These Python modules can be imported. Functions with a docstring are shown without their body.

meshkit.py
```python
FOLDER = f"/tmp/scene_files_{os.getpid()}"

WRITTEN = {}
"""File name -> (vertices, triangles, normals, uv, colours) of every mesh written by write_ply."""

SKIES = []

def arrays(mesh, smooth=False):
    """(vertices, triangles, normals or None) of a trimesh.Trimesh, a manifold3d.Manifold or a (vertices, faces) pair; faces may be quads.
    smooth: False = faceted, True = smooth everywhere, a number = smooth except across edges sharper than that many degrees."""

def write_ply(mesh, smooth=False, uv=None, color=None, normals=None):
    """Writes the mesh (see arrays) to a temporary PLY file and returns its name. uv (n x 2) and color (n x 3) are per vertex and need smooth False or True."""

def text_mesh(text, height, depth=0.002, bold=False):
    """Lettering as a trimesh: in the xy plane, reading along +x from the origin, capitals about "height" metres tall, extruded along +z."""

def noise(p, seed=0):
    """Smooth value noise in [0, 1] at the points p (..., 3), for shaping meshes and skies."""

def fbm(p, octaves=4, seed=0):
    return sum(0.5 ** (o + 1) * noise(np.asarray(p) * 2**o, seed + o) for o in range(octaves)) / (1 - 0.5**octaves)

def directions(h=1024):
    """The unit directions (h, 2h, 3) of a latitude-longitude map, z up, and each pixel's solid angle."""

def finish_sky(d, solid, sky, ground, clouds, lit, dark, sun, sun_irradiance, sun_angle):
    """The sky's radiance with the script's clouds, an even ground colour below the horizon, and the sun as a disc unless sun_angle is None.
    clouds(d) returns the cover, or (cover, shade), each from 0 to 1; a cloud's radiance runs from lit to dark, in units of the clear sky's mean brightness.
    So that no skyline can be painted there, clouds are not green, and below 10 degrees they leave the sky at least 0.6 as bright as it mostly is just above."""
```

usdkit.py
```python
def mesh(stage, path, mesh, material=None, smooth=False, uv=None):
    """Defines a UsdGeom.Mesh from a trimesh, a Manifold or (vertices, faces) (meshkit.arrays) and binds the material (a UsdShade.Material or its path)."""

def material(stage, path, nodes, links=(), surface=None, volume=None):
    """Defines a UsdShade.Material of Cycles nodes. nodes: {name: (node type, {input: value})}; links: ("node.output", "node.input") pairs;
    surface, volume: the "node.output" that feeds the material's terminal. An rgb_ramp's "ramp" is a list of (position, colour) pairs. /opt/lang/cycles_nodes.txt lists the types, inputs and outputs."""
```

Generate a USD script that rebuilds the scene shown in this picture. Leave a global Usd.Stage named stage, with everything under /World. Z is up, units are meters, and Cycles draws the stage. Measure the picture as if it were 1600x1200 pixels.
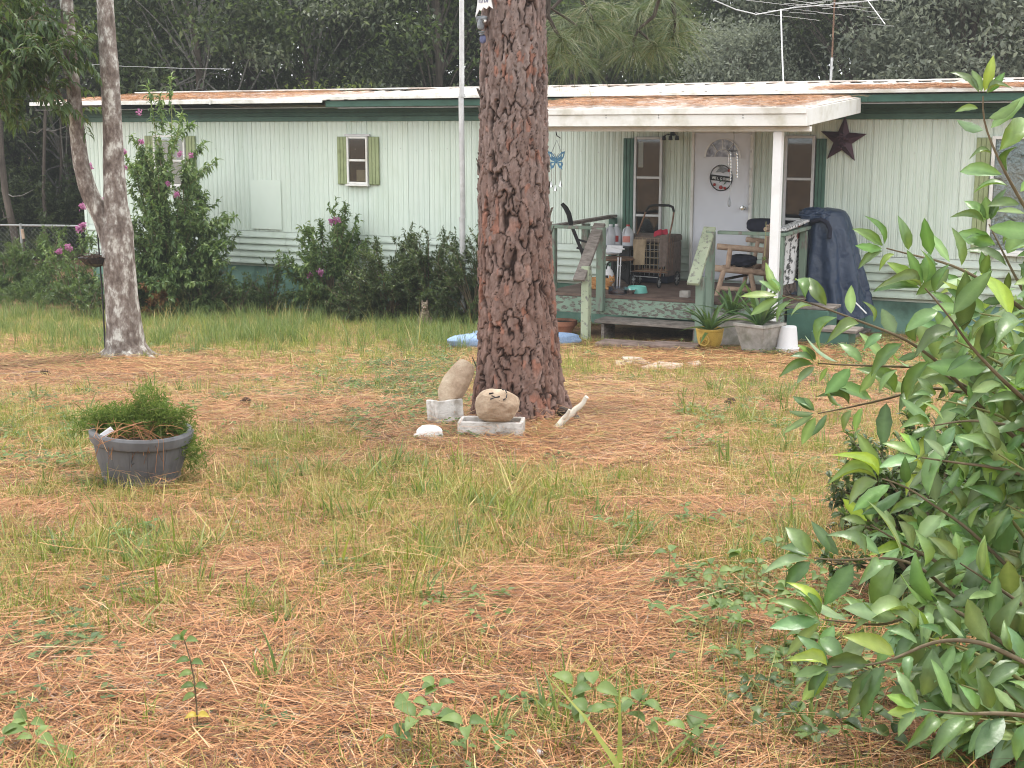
import math, random, re
import numpy as np, trimesh, usdkit, meshkit
from pxr import Usd, UsdGeom, UsdLux, UsdShade, Sdf, Gf, Vt
from scipy.spatial import cKDTree

# ------------------------------------------------------------------ camera, sky, sun, exposure
stage = Usd.Stage.CreateInMemory()
UsdGeom.SetStageUpAxis(stage, UsdGeom.Tokens.z)
UsdGeom.Xform.Define(stage, '/World')
UsdGeom.Scope.Define(stage, '/World/Looks')
FPX, HZ, ZC = 2133.0, 204.0, 2.70                 # focal length in photo pixels, horizon row, camera height above the house's ground
PITCH = math.atan((600 - HZ) / FPX)
EXPOSURE = 1.36
SUN_EL, SUN_AZ = math.radians(74), math.radians(205)   # azimuth as atan2(x, y) of the direction towards the sun
cam = UsdGeom.Camera.Define(stage, '/World/camera')
cam.CreateHorizontalApertureAttr(36.0); cam.CreateVerticalApertureAttr(27.0)
cam.CreateFocalLengthAttr(36.0 * FPX / 1600)
cam.CreateClippingRangeAttr(Gf.Vec2f(0.05, 2000)); cam.CreateExposureAttr(EXPOSURE)
cx = UsdGeom.Xformable(cam); cx.AddTranslateOp().Set(Gf.Vec3d(0, 0, ZC)); cx.AddRotateXOp().Set(90 - math.degrees(PITCH))

sun = UsdLux.DistantLight.Define(stage, '/World/sun')
sun.CreateIntensityAttr(0.40); sun.CreateAngleAttr(11.0); sun.CreateNormalizeAttr(True); sun.CreateColorAttr(Gf.Vec3f(1.0, 0.95, 0.88))
sx = UsdGeom.Xformable(sun)
sx.AddRotateZOp().Set(-math.degrees(SUN_AZ) + 180); sx.AddRotateXOp().Set(-(90 - math.degrees(SUN_EL)))
dome = UsdLux.DomeLight.Define(stage, '/World/sky')
dome.GetPrim().SetCustomDataByKey('kind', 'structure')
skym = usdkit.material(stage, '/World/Looks/sky', {
    'co': ('texture_coordinate', {}),
    's': ('sky_texture', {'sky_type': 'single_scattering', 'sun_disc': False, 'sun_elevation': SUN_EL, 'sun_rotation': SUN_AZ}),
    'n': ('noise_texture', {'scale': 2.2, 'detail': 5.0, 'roughness': 0.55}),
    'r': ('rgb_ramp', {'ramp': [(0.25, (8.2, 8.5, 8.8)), (0.75, (11.5, 11.5, 11.4))]}),
    'm': ('mix_color', {'fac': 0.88, 'use_clamp': False}),
    'b': ('background_shader', {'strength': 0.088})},
    [('co.generated', 'n.vector'), ('n.fac', 'r.fac'), ('s.color', 'm.a'), ('r.color', 'm.b'), ('m.result', 'b.color')], surface='b.background')
UsdShade.MaterialBindingAPI.Apply(dome.GetPrim()).Bind(skym)

# ------------------------------------------------------------------ geometry of the place
CP, SP = math.cos(PITCH), math.sin(PITCH)
SLOPE, Z0 = 0.0722, ZC - 1.267                     # the yard falls away from the camera towards the house
U2 = np.array([4217.0, -2169.0]); U2 /= np.linalg.norm(U2)      # along the house front, to the right
N2 = np.array([U2[1], -U2[0]])                                    # out of the house front, towards the camera
P0 = np.array([-1.89, 20.2])                                      # house origin on the front wall
CAMP = np.array([0, 0, ZC])

def ray(px, py):
    a, b = (px - 800) / FPX, (600 - py) / FPX
    return np.array([a, CP + SP * b, -SP + CP * b])
def AY(px, py, y):                                 # a point of the photo's line of sight at world y
    r = ray(px, py); return CAMP + r * (y / r[1])
def AD(px, py, t):
    return CAMP + ray(px, py) * t
def gz(x, y):
    x, y = np.asarray(x, float), np.asarray(y, float)
    base = Z0 - SLOPE * np.maximum(y, -2.5)
    k = 0.05
    base = np.where(y < 40, 0.5 * (base + np.sqrt(base * base + k * k)) - 0.012, 0.0)
    p = np.stack([x * 0.9, y * 0.9, x * 0], -1)
    return base + 0.045 * (meshkit.fbm(p + 31.7, 3, 5) - 0.5)
def G(px, py, dz=0.0):
    r = ray(px, py); t = 5.0
    lo, hi = 1.0, 120.0
    for _ in range(50):
        t = (lo + hi) / 2; P = CAMP + r * t
        if P[2] > gz(P[0], P[1]) + dz: lo = t
        else: hi = t
    return CAMP + r * t
def H(u, d, z):                                    # house coordinates: along, out, up
    return np.array([P0[0] + U2[0] * u + N2[0] * d, P0[1] + U2[1] * u + N2[1] * d, z])
def Hm(a):
    a = np.asarray(a, float)
    return np.stack([P0[0] + U2[0] * a[:, 0] + N2[0] * a[:, 1], P0[1] + U2[1] * a[:, 0] + N2[1] * a[:, 1], a[:, 2]], 1)
def HP(px, py, d=0.0):                             # photo point on the plane at distance d in front of the wall -> (u, z)
    r = ray(px, py); Q = P0 + N2 * d; t = (Q @ N2) / (r[:2] @ N2); P = CAMP + r * t
    return (P[:2] - P0) @ U2, P[2]
def HPT(px, py, d=0.0):
    u, z = HP(px, py, d); return H(u, d, z)
def to_px(P):
    P = np.atleast_2d(P); q = P - CAMP
    t = q[:, 1] * CP - q[:, 2] * SP; up = q[:, 1] * SP + q[:, 2] * CP
    return 800 + FPX * q[:, 0] / t, 600 - FPX * up / t, t
HOUSE_ANG = math.atan2(U2[1], U2[0])

# ------------------------------------------------------------------ mesh building
def unit(v):
    v = np.asarray(v, float); return v / (np.linalg.norm(v, axis=-1, keepdims=True) + 1e-12)
_s = np.array([[i, j, k] for i in (-1, 1) for j in (-1, 1) for k in (-1, 1)], float)
def _chamfer_template():
    v = []
    for s in _s:
        for ax in range(3):
            v.append((s, ax))
    p = np.array([s * np.where(np.arange(3) == ax, 1.0, 0.8) for s, ax in v])
    h = trimesh.convex.convex_hull(p)
    idx = cKDTree(p).query(h.vertices)[1]
    return np.array([s for s, _ in v]), np.array([a for _, a in v]), idx[h.faces]
_CS, _CA, _CF = _chamfer_template()
def cbox(size, ch=0.004):
    hs = np.asarray(size, float) / 2; ch = min(ch, hs.min() * 0.6)
    inset = np.full((24, 3), ch); inset[np.arange(24), _CA] = 0
    return _CS * (hs - inset), _CF
class B:
    def __init__(s): s.v, s.f, s.n = [], [], 0
    def add(s, v, f):
        v = np.asarray(v, float); f = np.asarray(f, int)
        if f.shape[1] == 4: f = np.vstack([f[:, [0, 1, 2]], f[:, [0, 2, 3]]])
        s.v.append(v); s.f.append(f + s.n); s.n += len(v); return s
    def box(s, c, size, rot=None, ch=0.004):
        v, f = cbox(size, ch)
        if rot is not None: v = v @ np.asarray(rot).T
        return s.add(v + np.asarray(c, float), f)
    def hbox(s, u0, u1, d0, d1, z0, z1, ch=0.004):     # box in house coordinates
        v, f = cbox((u1 - u0, d1 - d0, z1 - z0), ch)
        v = v + np.array([(u0 + u1) / 2, (d0 + d1) / 2, (z0 + z1) / 2])
        return s.add(Hm(v), f[:, ::-1])
    def bar(s, p, q, w, h, up=(0, 0, 1), ch=0.004):
        p, q = np.asarray(p, float), np.asarray(q, float); x = q - p; L = np.linalg.norm(x); x = x / L
        up = np.asarray(up, float); up = up if abs(unit(up) @ x) < .98 else np.array([1.0, .3, 0]); y = np.cross(up, x); y /= np.linalg.norm(y); z = np.cross(x, y)
        v, f = cbox((L, w, h), ch)
        return s.add(v @ np.stack([x, y, z]) + (p + q) / 2, f)
    def tube(s, pts, r, sides=8, caps=True, seed=None, rough=0.0):
        p = np.asarray(pts, float); n = len(p); r = np.broadcast_to(r, (n,)).astype(float)
        t = unit(np.gradient(p, axis=0))
        a = np.array([0, 0, 1.0]) if abs(t[0, 2]) < 0.9 else np.array([1.0, 0, 0])
        A = []
        for i in range(n):
            a = a - t[i] * (a @ t[i]); a = a / np.linalg.norm(a); A.append(a)
        A = np.array(A); Bn = np.cross(t, A); th = np.arange(sides) * 2 * math.pi / sides
        rr = r[:, None] * np.ones(sides)
        if rough:
            rg = np.random.default_rng(seed or 0); rr = rr * (1 + rough * (rg.random((n, sides)) - 0.5))
        v = p[:, None] + rr[..., None] * (np.cos(th)[None, :, None] * A[:, None] + np.sin(th)[None, :, None] * Bn[:, None])
        i, j = np.meshgrid(np.arange(n - 1), np.arange(sides), indexing='ij')
        f = np.stack([i * sides + j, i * sides + (j + 1) % sides, (i + 1) * sides + (j + 1) % sides, (i + 1) * sides + j], -1).reshape(-1, 4)
        v = v.reshape(-1, 3); s.add(v, f)
        if caps:
            for k, fl in ((0, True), (n - 1, False)):
                ring = v[k * sides:(k + 1) * sides]; c = ring.mean(0)
                idx = np.arange(sides); ff = np.stack([np.full(sides, sides), idx, (idx + 1) % sides], 1)
                s.add(np.vstack([ring, c]), ff[:, ::-1] if fl else ff)
        return s
    def lathe(s, prof, n=24, c=(0, 0, 0), tilt=None):
        pr = np.asarray(prof, float); m = len(pr); th = np.arange(n) * 2 * math.pi / n
        v = np.stack([pr[:, None, 0] * np.cos(th), pr[:, None, 0] * np.sin(th), np.repeat(pr[:, 1:2], n, 1)], -1).reshape(-1, 3)
        i, j = np.meshgrid(np.arange(m - 1), np.arange(n), indexing='ij')
        f = np.stack([i * n + j, i * n + (j + 1) % n, (i + 1) * n + (j + 1) % n, (i + 1) * n + j], -1).reshape(-1, 4)
        if tilt is not None: v = v @ np.asarray(tilt).T
        return s.add(v + np.asarray(c, float), f)
    def prism(s, poly, depth, M=None, c=(0, 0, 0)):     # 2D outline in xy, extruded along z, then turned by the 3x3 M (columns = axes)
        from shapely.geometry import Polygon
        pg = poly if hasattr(poly, 'exterior') else Polygon(poly)
        m = trimesh.creation.extrude_polygon(pg, depth, engine='earcut')
        v = np.array(m.vertices)
        if M is not None: v = v @ np.asarray(M).T
        return s.add(v + np.asarray(c, float), np.array(m.faces))
    def tm(s, m, M=None, c=(0, 0, 0)):
        v = np.array(m.vertices)
        if M is not None: v = v @ np.asarray(M).T
        return s.add(v + np.asarray(c, float), np.array(m.faces))
    def mesh(s): return np.vstack(s.v), np.vstack(s.f)
HA = np.stack([np.array([U2[0], U2[1], 0]), np.array([0, 0, 1.0]), np.array([N2[0], N2[1], 0])], 1)   # columns: right, up, out of the wall
def rotz(a): return np.array([[math.cos(a), -math.sin(a), 0], [math.sin(a), math.cos(a), 0], [0, 0, 1.0]])
def rotx(a): return np.array([[1.0, 0, 0], [0, math.cos(a), -math.sin(a)], [0, math.sin(a), math.cos(a)]])
def roty(a): return np.array([[math.cos(a), 0, math.sin(a)], [0, 1.0, 0], [-math.sin(a), 0, math.cos(a)]])

def join(*ms):
    o, vs, fs = 0, [], []
    for v, f in ms: vs.append(v); fs.append(f + o); o += len(v)
    return np.vstack(vs), np.vstack(fs)

# ------------------------------------------------------------------ prims
COUNT = {}; LOC = {}
def _path(parent, name):
    k = (parent, name); n = COUNT.get(k, 0); COUNT[k] = n + 1
    return f'{parent}/{name}' + (f'_{n:03d}' if n else '')
def _tag(p, label=None, cat=None, group=None, kind=None):
    for k, v in (('label', label), ('category', cat), ('group', group), ('kind', kind)):
        if v: p.SetCustomDataByKey(k, v)
    return p
def _loc(path): return LOC.get('/'.join(path.split('/')[:3]), np.zeros(3))
LEAFY = set()
def add_tone(me, v, f):
    """One random tone for every separate piece (leaf, blade, needle) of a mesh, kept as the primvar 'tone'."""
    n = len(v); lo, hi = f.min(1), f.max(1); c = np.zeros(n + 1); np.add.at(c, lo, 1); np.add.at(c, hi, -1)
    isl = np.r_[0, np.cumsum(np.cumsum(c)[:n - 1] == 0)]
    t = np.random.default_rng(n).random(isl[-1] + 1)[isl]
    UsdGeom.PrimvarsAPI(me).CreatePrimvar('tone', Sdf.ValueTypeNames.FloatArray, 'vertex').Set(Vt.FloatArray.FromNumpy(t.astype(np.float32)))
def obj(name, geo, m, parent=None, smooth=False, label=None, cat=None, group=None, kind=None, colors=None, local=False):
    """ONE Mesh prim; geo holds world coordinates (made relative to the thing's base here) unless local."""
    par = '/World' if parent is None else (parent if isinstance(parent, str) else str(parent.GetPath()))
    path = _path(par, name)
    v, f = geo.mesh() if isinstance(geo, B) else (geo if isinstance(geo, tuple) else (np.array(geo.vertices), np.array(geo.faces)))
    v = np.asarray(v, float)
    if par != '/World' and not local: v = v - _loc(path)
    loc = None
    if par == '/World' and kind is None:                # a thing that is one mesh: its origin at its base
        loc = np.array([*(v.min(0) + v.max(0))[:2] / 2, v[:, 2].min()]); v = v - loc; LOC[path] = loc
    me = usdkit.mesh(stage, path, (v, f), MT(m), smooth=smooth)
    if loc is not None: UsdGeom.Xformable(me).AddTranslateOp().Set(Gf.Vec3d(*map(float, loc)))
    if m in LEAFY and not smooth: add_tone(me, v, np.asarray(f))
    elif m in LEAFY:
        UsdGeom.PrimvarsAPI(me).CreatePrimvar('tone', Sdf.ValueTypeNames.FloatArray, 'constant').Set(Vt.FloatArray([float(np.random.default_rng(abs(hash((len(v), round(float(v[0].sum()), 4)))) % 2**32).random())]))
    if colors is not None:
        pv = UsdGeom.PrimvarsAPI(me).CreatePrimvar('tint', Sdf.ValueTypeNames.Color3fArray, 'vertex')
        pv.Set(Vt.Vec3fArray.FromNumpy(np.asarray(colors, np.float32)))
    return _tag(me.GetPrim(), label, cat, group, kind)
def thing(name, label, cat, loc, group=None, rz=0.0, kind=None):
    path = _path('/World', name); x = UsdGeom.Xform.Define(stage, path)
    x.AddTranslateOp().Set(Gf.Vec3d(*map(float, loc)))
    if rz: x.AddRotateZOp().Set(math.degrees(rz))
    LOC[path] = np.asarray(loc, float)
    return _tag(x.GetPrim(), label, cat, group, kind)
def copy_of(src, loc, rz, scale, label, cat, group=None):
    base = re.sub(r'_\d{3}$', '', src.GetName())
    path = _path('/World', base); x = UsdGeom.Xform.Define(stage, path)
    x.AddTranslateOp().Set(Gf.Vec3d(*map(float, loc))); x.AddRotateZOp().Set(math.degrees(rz)); x.AddScaleOp().Set(Gf.Vec3f(*map(float, np.broadcast_to(scale, 3))))
    p = x.GetPrim(); p.GetReferences().AddInternalReference(src.GetPath()); p.SetInstanceable(True)
    return _tag(p, label, cat, group)
def instancer(name, label, cat, protos, idx, pos, yaw, scale, tilt=None, kind='stuff'):
    path = _path('/World', name); pi = UsdGeom.PointInstancer.Define(stage, path)
    rel = pi.CreatePrototypesRel()
    for nm, geo, m in protos:
        p = _path(path, nm); me = usdkit.mesh(stage, p, geo, MT(m)); rel.AddTarget(p)
        if m in LEAFY: add_tone(me, np.asarray(geo[0]), np.asarray(geo[1]))
    n = len(pos)
    q = np.zeros((n, 4)); q[:, 0] = np.cos(yaw / 2); q[:, 3] = np.sin(yaw / 2)
    if tilt is not None:                               # ground tilt about x and y
        a = tilt / 2; q2 = np.zeros((n, 4)); q2[:, 0] = np.cos(np.linalg.norm(a, axis=1)); q2[:, 1:3] = a
        w1, x1, y1, z1 = q2.T; w2, x2, y2, z2 = q.T
        q = np.stack([w1*w2-x1*x2-y1*y2-z1*z2, w1*x2+x1*w2+y1*z2-z1*y2, w1*y2-x1*z2+y1*w2+z1*x2, w1*z2+x1*y2-y1*x2+z1*w2], 1)
        q /= np.linalg.norm(q, axis=1, keepdims=True)
    pi.CreateProtoIndicesAttr(Vt.IntArray.FromNumpy(idx.astype(np.int32)))
    pi.CreatePositionsAttr(Vt.Vec3fArray.FromNumpy(pos.astype(np.float32)))
    pi.CreateOrientationsAttr(Vt.QuathArray([Gf.Quath(*map(float, r)) for r in q]))
    pi.CreateScalesAttr(Vt.Vec3fArray.FromNumpy((np.ones((n, 3)) * np.asarray(scale).reshape(n, -1)).astype(np.float32)))
    return _tag(pi.GetPrim(), label, cat, None, kind)
# ------------------------------------------------------------------ materials
MATS, MADE = {}, {}
def MT(name):
    if name not in MADE: MADE[name] = MATS[name](f'/World/Looks/{name}')
    return MADE[name]
def surf(name, ramp, scale=6.0, rough=0.6, bump=None, stretch=(1, 1, 1), spec=0.3, metallic=0.0, detail=6.0, nrough=0.6, ramp2=None, scale2=40.0, mix2=0.5, coat=0.0, distortion=0.0, rough_var=0.0):
    """Colour from noise through a ramp; a second, finer noise optionally mixed over; bump = (scale, distance in metres)."""
    def make(path):
        n = {'g': ('geometry', {}), 'mp': ('mapping', {'scale': stretch}), 'n': ('noise_texture', {'scale': scale, 'detail': detail, 'roughness': nrough, 'distortion': distortion}),
             'r': ('rgb_ramp', {'ramp': ramp}), 'p': ('principled_bsdf', {'roughness': rough, 'specular_ior_level': spec, 'metallic': metallic, 'coat_weight': coat})}
        l = [('g.position', 'mp.vector'), ('mp.vector', 'n.vector'), ('n.fac', 'r.fac')]
        out = 'r.color'
        if ramp2:
            n |= {'n2': ('noise_texture', {'scale': scale2, 'detail': 4.0, 'roughness': 0.6}), 'r2': ('rgb_ramp', {'ramp': ramp2}), 'm2': ('mix', {'mix_type': 'multiply', 'fac': mix2})}
            l += [('mp.vector', 'n2.vector'), ('n2.fac', 'r2.fac'), (out, 'm2.color1'), ('r2.color', 'm2.color2')]; out = 'm2.color'
        l.append((out, 'p.base_color'))
        if rough_var:
            n |= {'rv': ('map_range', {'from_min': 0.3, 'from_max': 0.7, 'to_min': rough - rough_var, 'to_max': rough + rough_var})}; l += [('n.fac', 'rv.value'), ('rv.result', 'p.roughness')]
        if bump:
            n |= {'nb': ('noise_texture', {'scale': bump[0], 'detail': 6.0, 'roughness': 0.6}), 'b': ('bump', {'strength': 1.0, 'distance': bump[1]})}
            l += [('mp.vector', 'nb.vector'), ('nb.fac', 'b.height'), ('b.normal', 'p.normal')]
        return usdkit.material(stage, path, n, l, surface='p.BSDF')
    MATS[name] = make
def peel(name, paint, wood, edge=(0.42, 0.55), scale=9.0, stretch=(1, 1, 1), rough=0.7):
    """Flaking paint: threshold noise between paint and bare weathered wood, paint slightly proud."""
    def make(path):
        n = {'g': ('geometry', {}), 'mp': ('mapping', {'scale': stretch}), 'n': ('noise_texture', {'scale': scale, 'detail': 8.0, 'roughness': 0.65}),
             'k': ('rgb_ramp', {'ramp': [(edge[0], (0, 0, 0)), (edge[1], (1, 1, 1))]}),
             'n1': ('noise_texture', {'scale': 3.0, 'detail': 5.0}), 'rp': ('rgb_ramp', {'ramp': paint}), 'n2': ('noise_texture', {'scale': 30.0, 'detail': 5.0, 'roughness': 0.7}), 'rw': ('rgb_ramp', {'ramp': wood}),
             'm': ('mix_color', {}), 'b': ('bump', {'strength': 0.8, 'distance': 0.003}), 'p': ('principled_bsdf', {'roughness': rough, 'specular_ior_level': 0.25})}
        l = [('g.position', 'mp.vector'), ('mp.vector', 'n.vector'), ('n.fac', 'k.fac'), ('mp.vector', 'n1.vector'), ('mp.vector', 'n2.vector'), ('n1.fac', 'rp.fac'), ('n2.fac', 'rw.fac'),
             ('k.color', 'm.fac'), ('rw.color', 'm.a'), ('rp.color', 'm.b'), ('m.result', 'p.base_color'), ('n.fac', 'b.height'), ('b.normal', 'p.normal')]
        return usdkit.material(stage, path, n, l, surface='p.BSDF')
    MATS[name] = make
def leaf(name, ramp, trans=0.35, rough=0.45, spec=0.4, pos_scale=0.7, tcol=(0.25, 0.38, 0.06), pos_mix=0.35):
    """Leaves: a tone for every leaf (island), broad patches by place, light shining through."""
    LEAFY.add(name)
    def make(path):
        n = {'at': ('attribute', {'attribute': 'tone'}), 'g': ('geometry', {}), 'n': ('noise_texture', {'scale': pos_scale, 'detail': 2.0}), 'a': ('mix_float', {'fac': pos_mix}), 'r': ('rgb_ramp', {'ramp': ramp}),
             'p': ('principled_bsdf', {'roughness': rough, 'specular_ior_level': spec}), 'tm': ('mix', {'mix_type': 'mix', 'fac': 0.5, 'color2': tcol}), 't': ('translucent_bsdf', {}), 'm': ('mix_closure', {'fac': trans})}
        l = [('g.position', 'n.vector'), ('at.fac', 'a.a'), ('n.fac', 'a.b'), ('a.result', 'r.fac'), ('r.color', 'p.base_color'), ('r.color', 'tm.color1'), ('tm.color', 't.color'), ('p.BSDF', 'm.closure1'), ('t.BSDF', 'm.closure2')]
        return usdkit.material(stage, path, n, l, surface='m.closure')
    MATS[name] = make
def tinted(name, rough=0.8, bump=None, spec=0.2, ramp2=None, scale2=30.0, stretch=(1, 1, 1)):
    """Colour from the mesh's own primvar 'tint'."""
    def make(path):
        n = {'a': ('attribute', {'attribute': 'tint'}), 'g': ('geometry', {}), 'mp': ('mapping', {'scale': stretch}), 'p': ('principled_bsdf', {'roughness': rough, 'specular_ior_level': spec})}
        l = [('g.position', 'mp.vector')]; out = 'a.color'
        if ramp2:
            n |= {'n2': ('noise_texture', {'scale': scale2, 'detail': 5.0, 'roughness': 0.7}), 'r2': ('rgb_ramp', {'ramp': ramp2}), 'm2': ('mix', {'mix_type': 'multiply', 'fac': 0.8})}
            l += [('mp.vector', 'n2.vector'), ('n2.fac', 'r2.fac'), (out, 'm2.color1'), ('r2.color', 'm2.color2')]; out = 'm2.color'
        l.append((out, 'p.base_color'))
        if bump:
            n |= {'nb': ('noise_texture', {'scale': bump[0], 'detail': 6.0, 'roughness': 0.65}), 'b': ('bump', {'distance': bump[1]})}
            l += [('mp.vector', 'nb.vector'), ('nb.fac', 'b.height'), ('b.normal', 'p.normal')]
        return usdkit.material(stage, path, n, l, surface='p.BSDF')
    MATS[name] = make
def pane(name, tint=(0.9, 0.95, 0.95), ior=1.5, rough=0.02):
    MATS[name] = lambda path: usdkit.material(stage, path, {'f': ('fresnel', {'IOR': ior}), 't': ('transparent_bsdf', {'color': tint}), 'g': ('glossy_bsdf', {'roughness': rough, 'color': (0.95, 0.95, 0.95)}), 'm': ('mix_closure', {})},
        [('f.fac', 'm.fac'), ('t.BSDF', 'm.closure1'), ('g.BSDF', 'm.closure2')], surface='m.closure')

def flat(c, k=0.14): return [(0.3, tuple(x * (1 - k) for x in c)), (0.7, tuple(min(0.9, x * (1 + k)) for x in c))]
GRIME = [(0.30, (0.62, 0.62, 0.56)), (0.48, (0.95, 0.95, 0.93)), (0.7, (1, 1, 1))]
surf('siding', [(0.3, (0.59, 0.68, 0.60)), (0.7, (0.645, 0.72, 0.645))], 1.2, 0.42, (60, 0.0006), spec=0.4, ramp2=[(0.33, (0.84, 0.86, 0.80)), (0.5, (0.97, 0.975, 0.96)), (0.7, (1, 1, 1))], scale2=2.2, mix2=0.55, stretch=(1, 1, 0.35))
surf('siding_b', [(0.3, (0.575, 0.665, 0.59)), (0.7, (0.625, 0.70, 0.63))], 1.2, 0.42, (60, 0.0006), spec=0.4, ramp2=[(0.33, (0.78, 0.82, 0.75)), (0.5, (0.97, 0.97, 0.96)), (0.7, (1, 1, 1))], scale2=2.6, mix2=0.55, stretch=(1, 1, 0.3))
surf('siding_mildew', [(0.3, (0.55, 0.65, 0.55)), (0.7, (0.60, 0.69, 0.59))], 1.2, 0.5, (60, 0.0006), ramp2=[(0.38, (0.45, 0.42, 0.36)), (0.5, (0.95, 0.95, 0.93)), (0.7, (1, 1, 1))], scale2=3.4, mix2=0.9)
surf('trim_dark', [(0.3, (0.035, 0.095, 0.07)), (0.7, (0.055, 0.13, 0.098))], 2.0, 0.5, (50, 0.0005), ramp2=GRIME, scale2=5, mix2=0.7, stretch=(1, 1, 2))
surf('trim_mid', [(0.3, (0.055, 0.125, 0.095)), (0.7, (0.085, 0.17, 0.13))], 2.0, 0.5, (50, 0.0005), ramp2=GRIME, scale2=5, mix2=0.7)
surf('shutter_olive', [(0.3, (0.25, 0.30, 0.15)), (0.7, (0.31, 0.355, 0.19))], 3.0, 0.55, (40, 0.0005), ramp2=GRIME, scale2=7, mix2=0.6)
surf('skirt', [(0.3, (0.14, 0.26, 0.21)), (0.7, (0.20, 0.33, 0.27))], 3.0, 0.7, (18, 0.004), ramp2=[(0.3, (0.35, 0.38, 0.33)), (0.52, (0.9, 0.95, 0.92)), (0.7, (1, 1, 1))], scale2=2.5, mix2=0.9)
surf('white_metal', [(0.3, (0.66, 0.65, 0.62)), (0.7, (0.76, 0.76, 0.74))], 2.0, 0.45, (50, 0.0005), ramp2=[(0.3, (0.70, 0.68, 0.58)), (0.5, (0.97, 0.97, 0.95)), (0.7, (1, 1, 1))], scale2=4.0, mix2=0.8)
surf('white_paint', [(0.3, (0.72, 0.72, 0.72)), (0.7, (0.79, 0.79, 0.80))], 2.0, 0.4, (40, 0.0004), ramp2=GRIME, scale2=3, mix2=0.3)
surf('door_paint', [(0.3, (0.66, 0.68, 0.74)), (0.7, (0.72, 0.74, 0.79))], 2.0, 0.4, (40, 0.0004))
surf('roof_metal', [(0.3, (0.55, 0.52, 0.49)), (0.7, (0.72, 0.70, 0.68))], 1.6, 0.45, (50, 0.0006), ramp2=[(0.38, (0.62, 0.50, 0.42)), (0.55, (0.97, 0.95, 0.92)), (0.7, (1, 1, 1))], scale2=3.5, mix2=0.8)
surf('alu', [(0.3, (0.42, 0.42, 0.42)), (0.7, (0.54, 0.54, 0.54))], 6.0, 0.45, (60, 0.0004), metallic=0.35)
surf('pole_metal', [(0.3, (0.42, 0.42, 0.42)), (0.7, (0.60, 0.60, 0.60))], 4.0, 0.5, (60, 0.0005), metallic=0.25, ramp2=GRIME, scale2=12, mix2=0.5)
surf('soffit', flat((0.22, 0.225, 0.21)), 3.0, 0.7)
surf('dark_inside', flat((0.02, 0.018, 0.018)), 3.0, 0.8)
surf('dark_backing', [(0.35, (0.018, 0.015, 0.018)), (0.65, (0.055, 0.04, 0.045))], 3.0, 0.9)  # sheet behind panes; unlit room and dark reflection put into its colour
surf('blind', flat((0.55, 0.57, 0.60)), 3.0, 0.6)
surf('black_metal', flat((0.018, 0.018, 0.02)), 20.0, 0.45, (80, 0.0004), spec=0.5)
surf('rust_metal', [(0.35, (0.10, 0.055, 0.035)), (0.65, (0.24, 0.14, 0.09))], 18.0, 0.6, (60, 0.0006))
peel('paint_peel', [(0.3, (0.17, 0.25, 0.19)), (0.7, (0.24, 0.32, 0.25))], [(0.3, (0.075, 0.065, 0.055)), (0.7, (0.19, 0.17, 0.15))], (0.45, 0.51), 13.0, (1, 1, 2.2))
peel('paint_worn', [(0.3, (0.14, 0.195, 0.15)), (0.7, (0.20, 0.26, 0.205))], [(0.3, (0.10, 0.09, 0.075)), (0.7, (0.24, 0.22, 0.19))], (0.40, 0.47), 7.0, (1, 1, 0.4))
peel('paint_pale', [(0.3, (0.29, 0.34, 0.235)), (0.7, (0.40, 0.435, 0.31))], [(0.3, (0.12, 0.12, 0.10)), (0.7, (0.28, 0.28, 0.24))], (0.40, 0.45), 16.0, (1, 1, 1))
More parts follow.
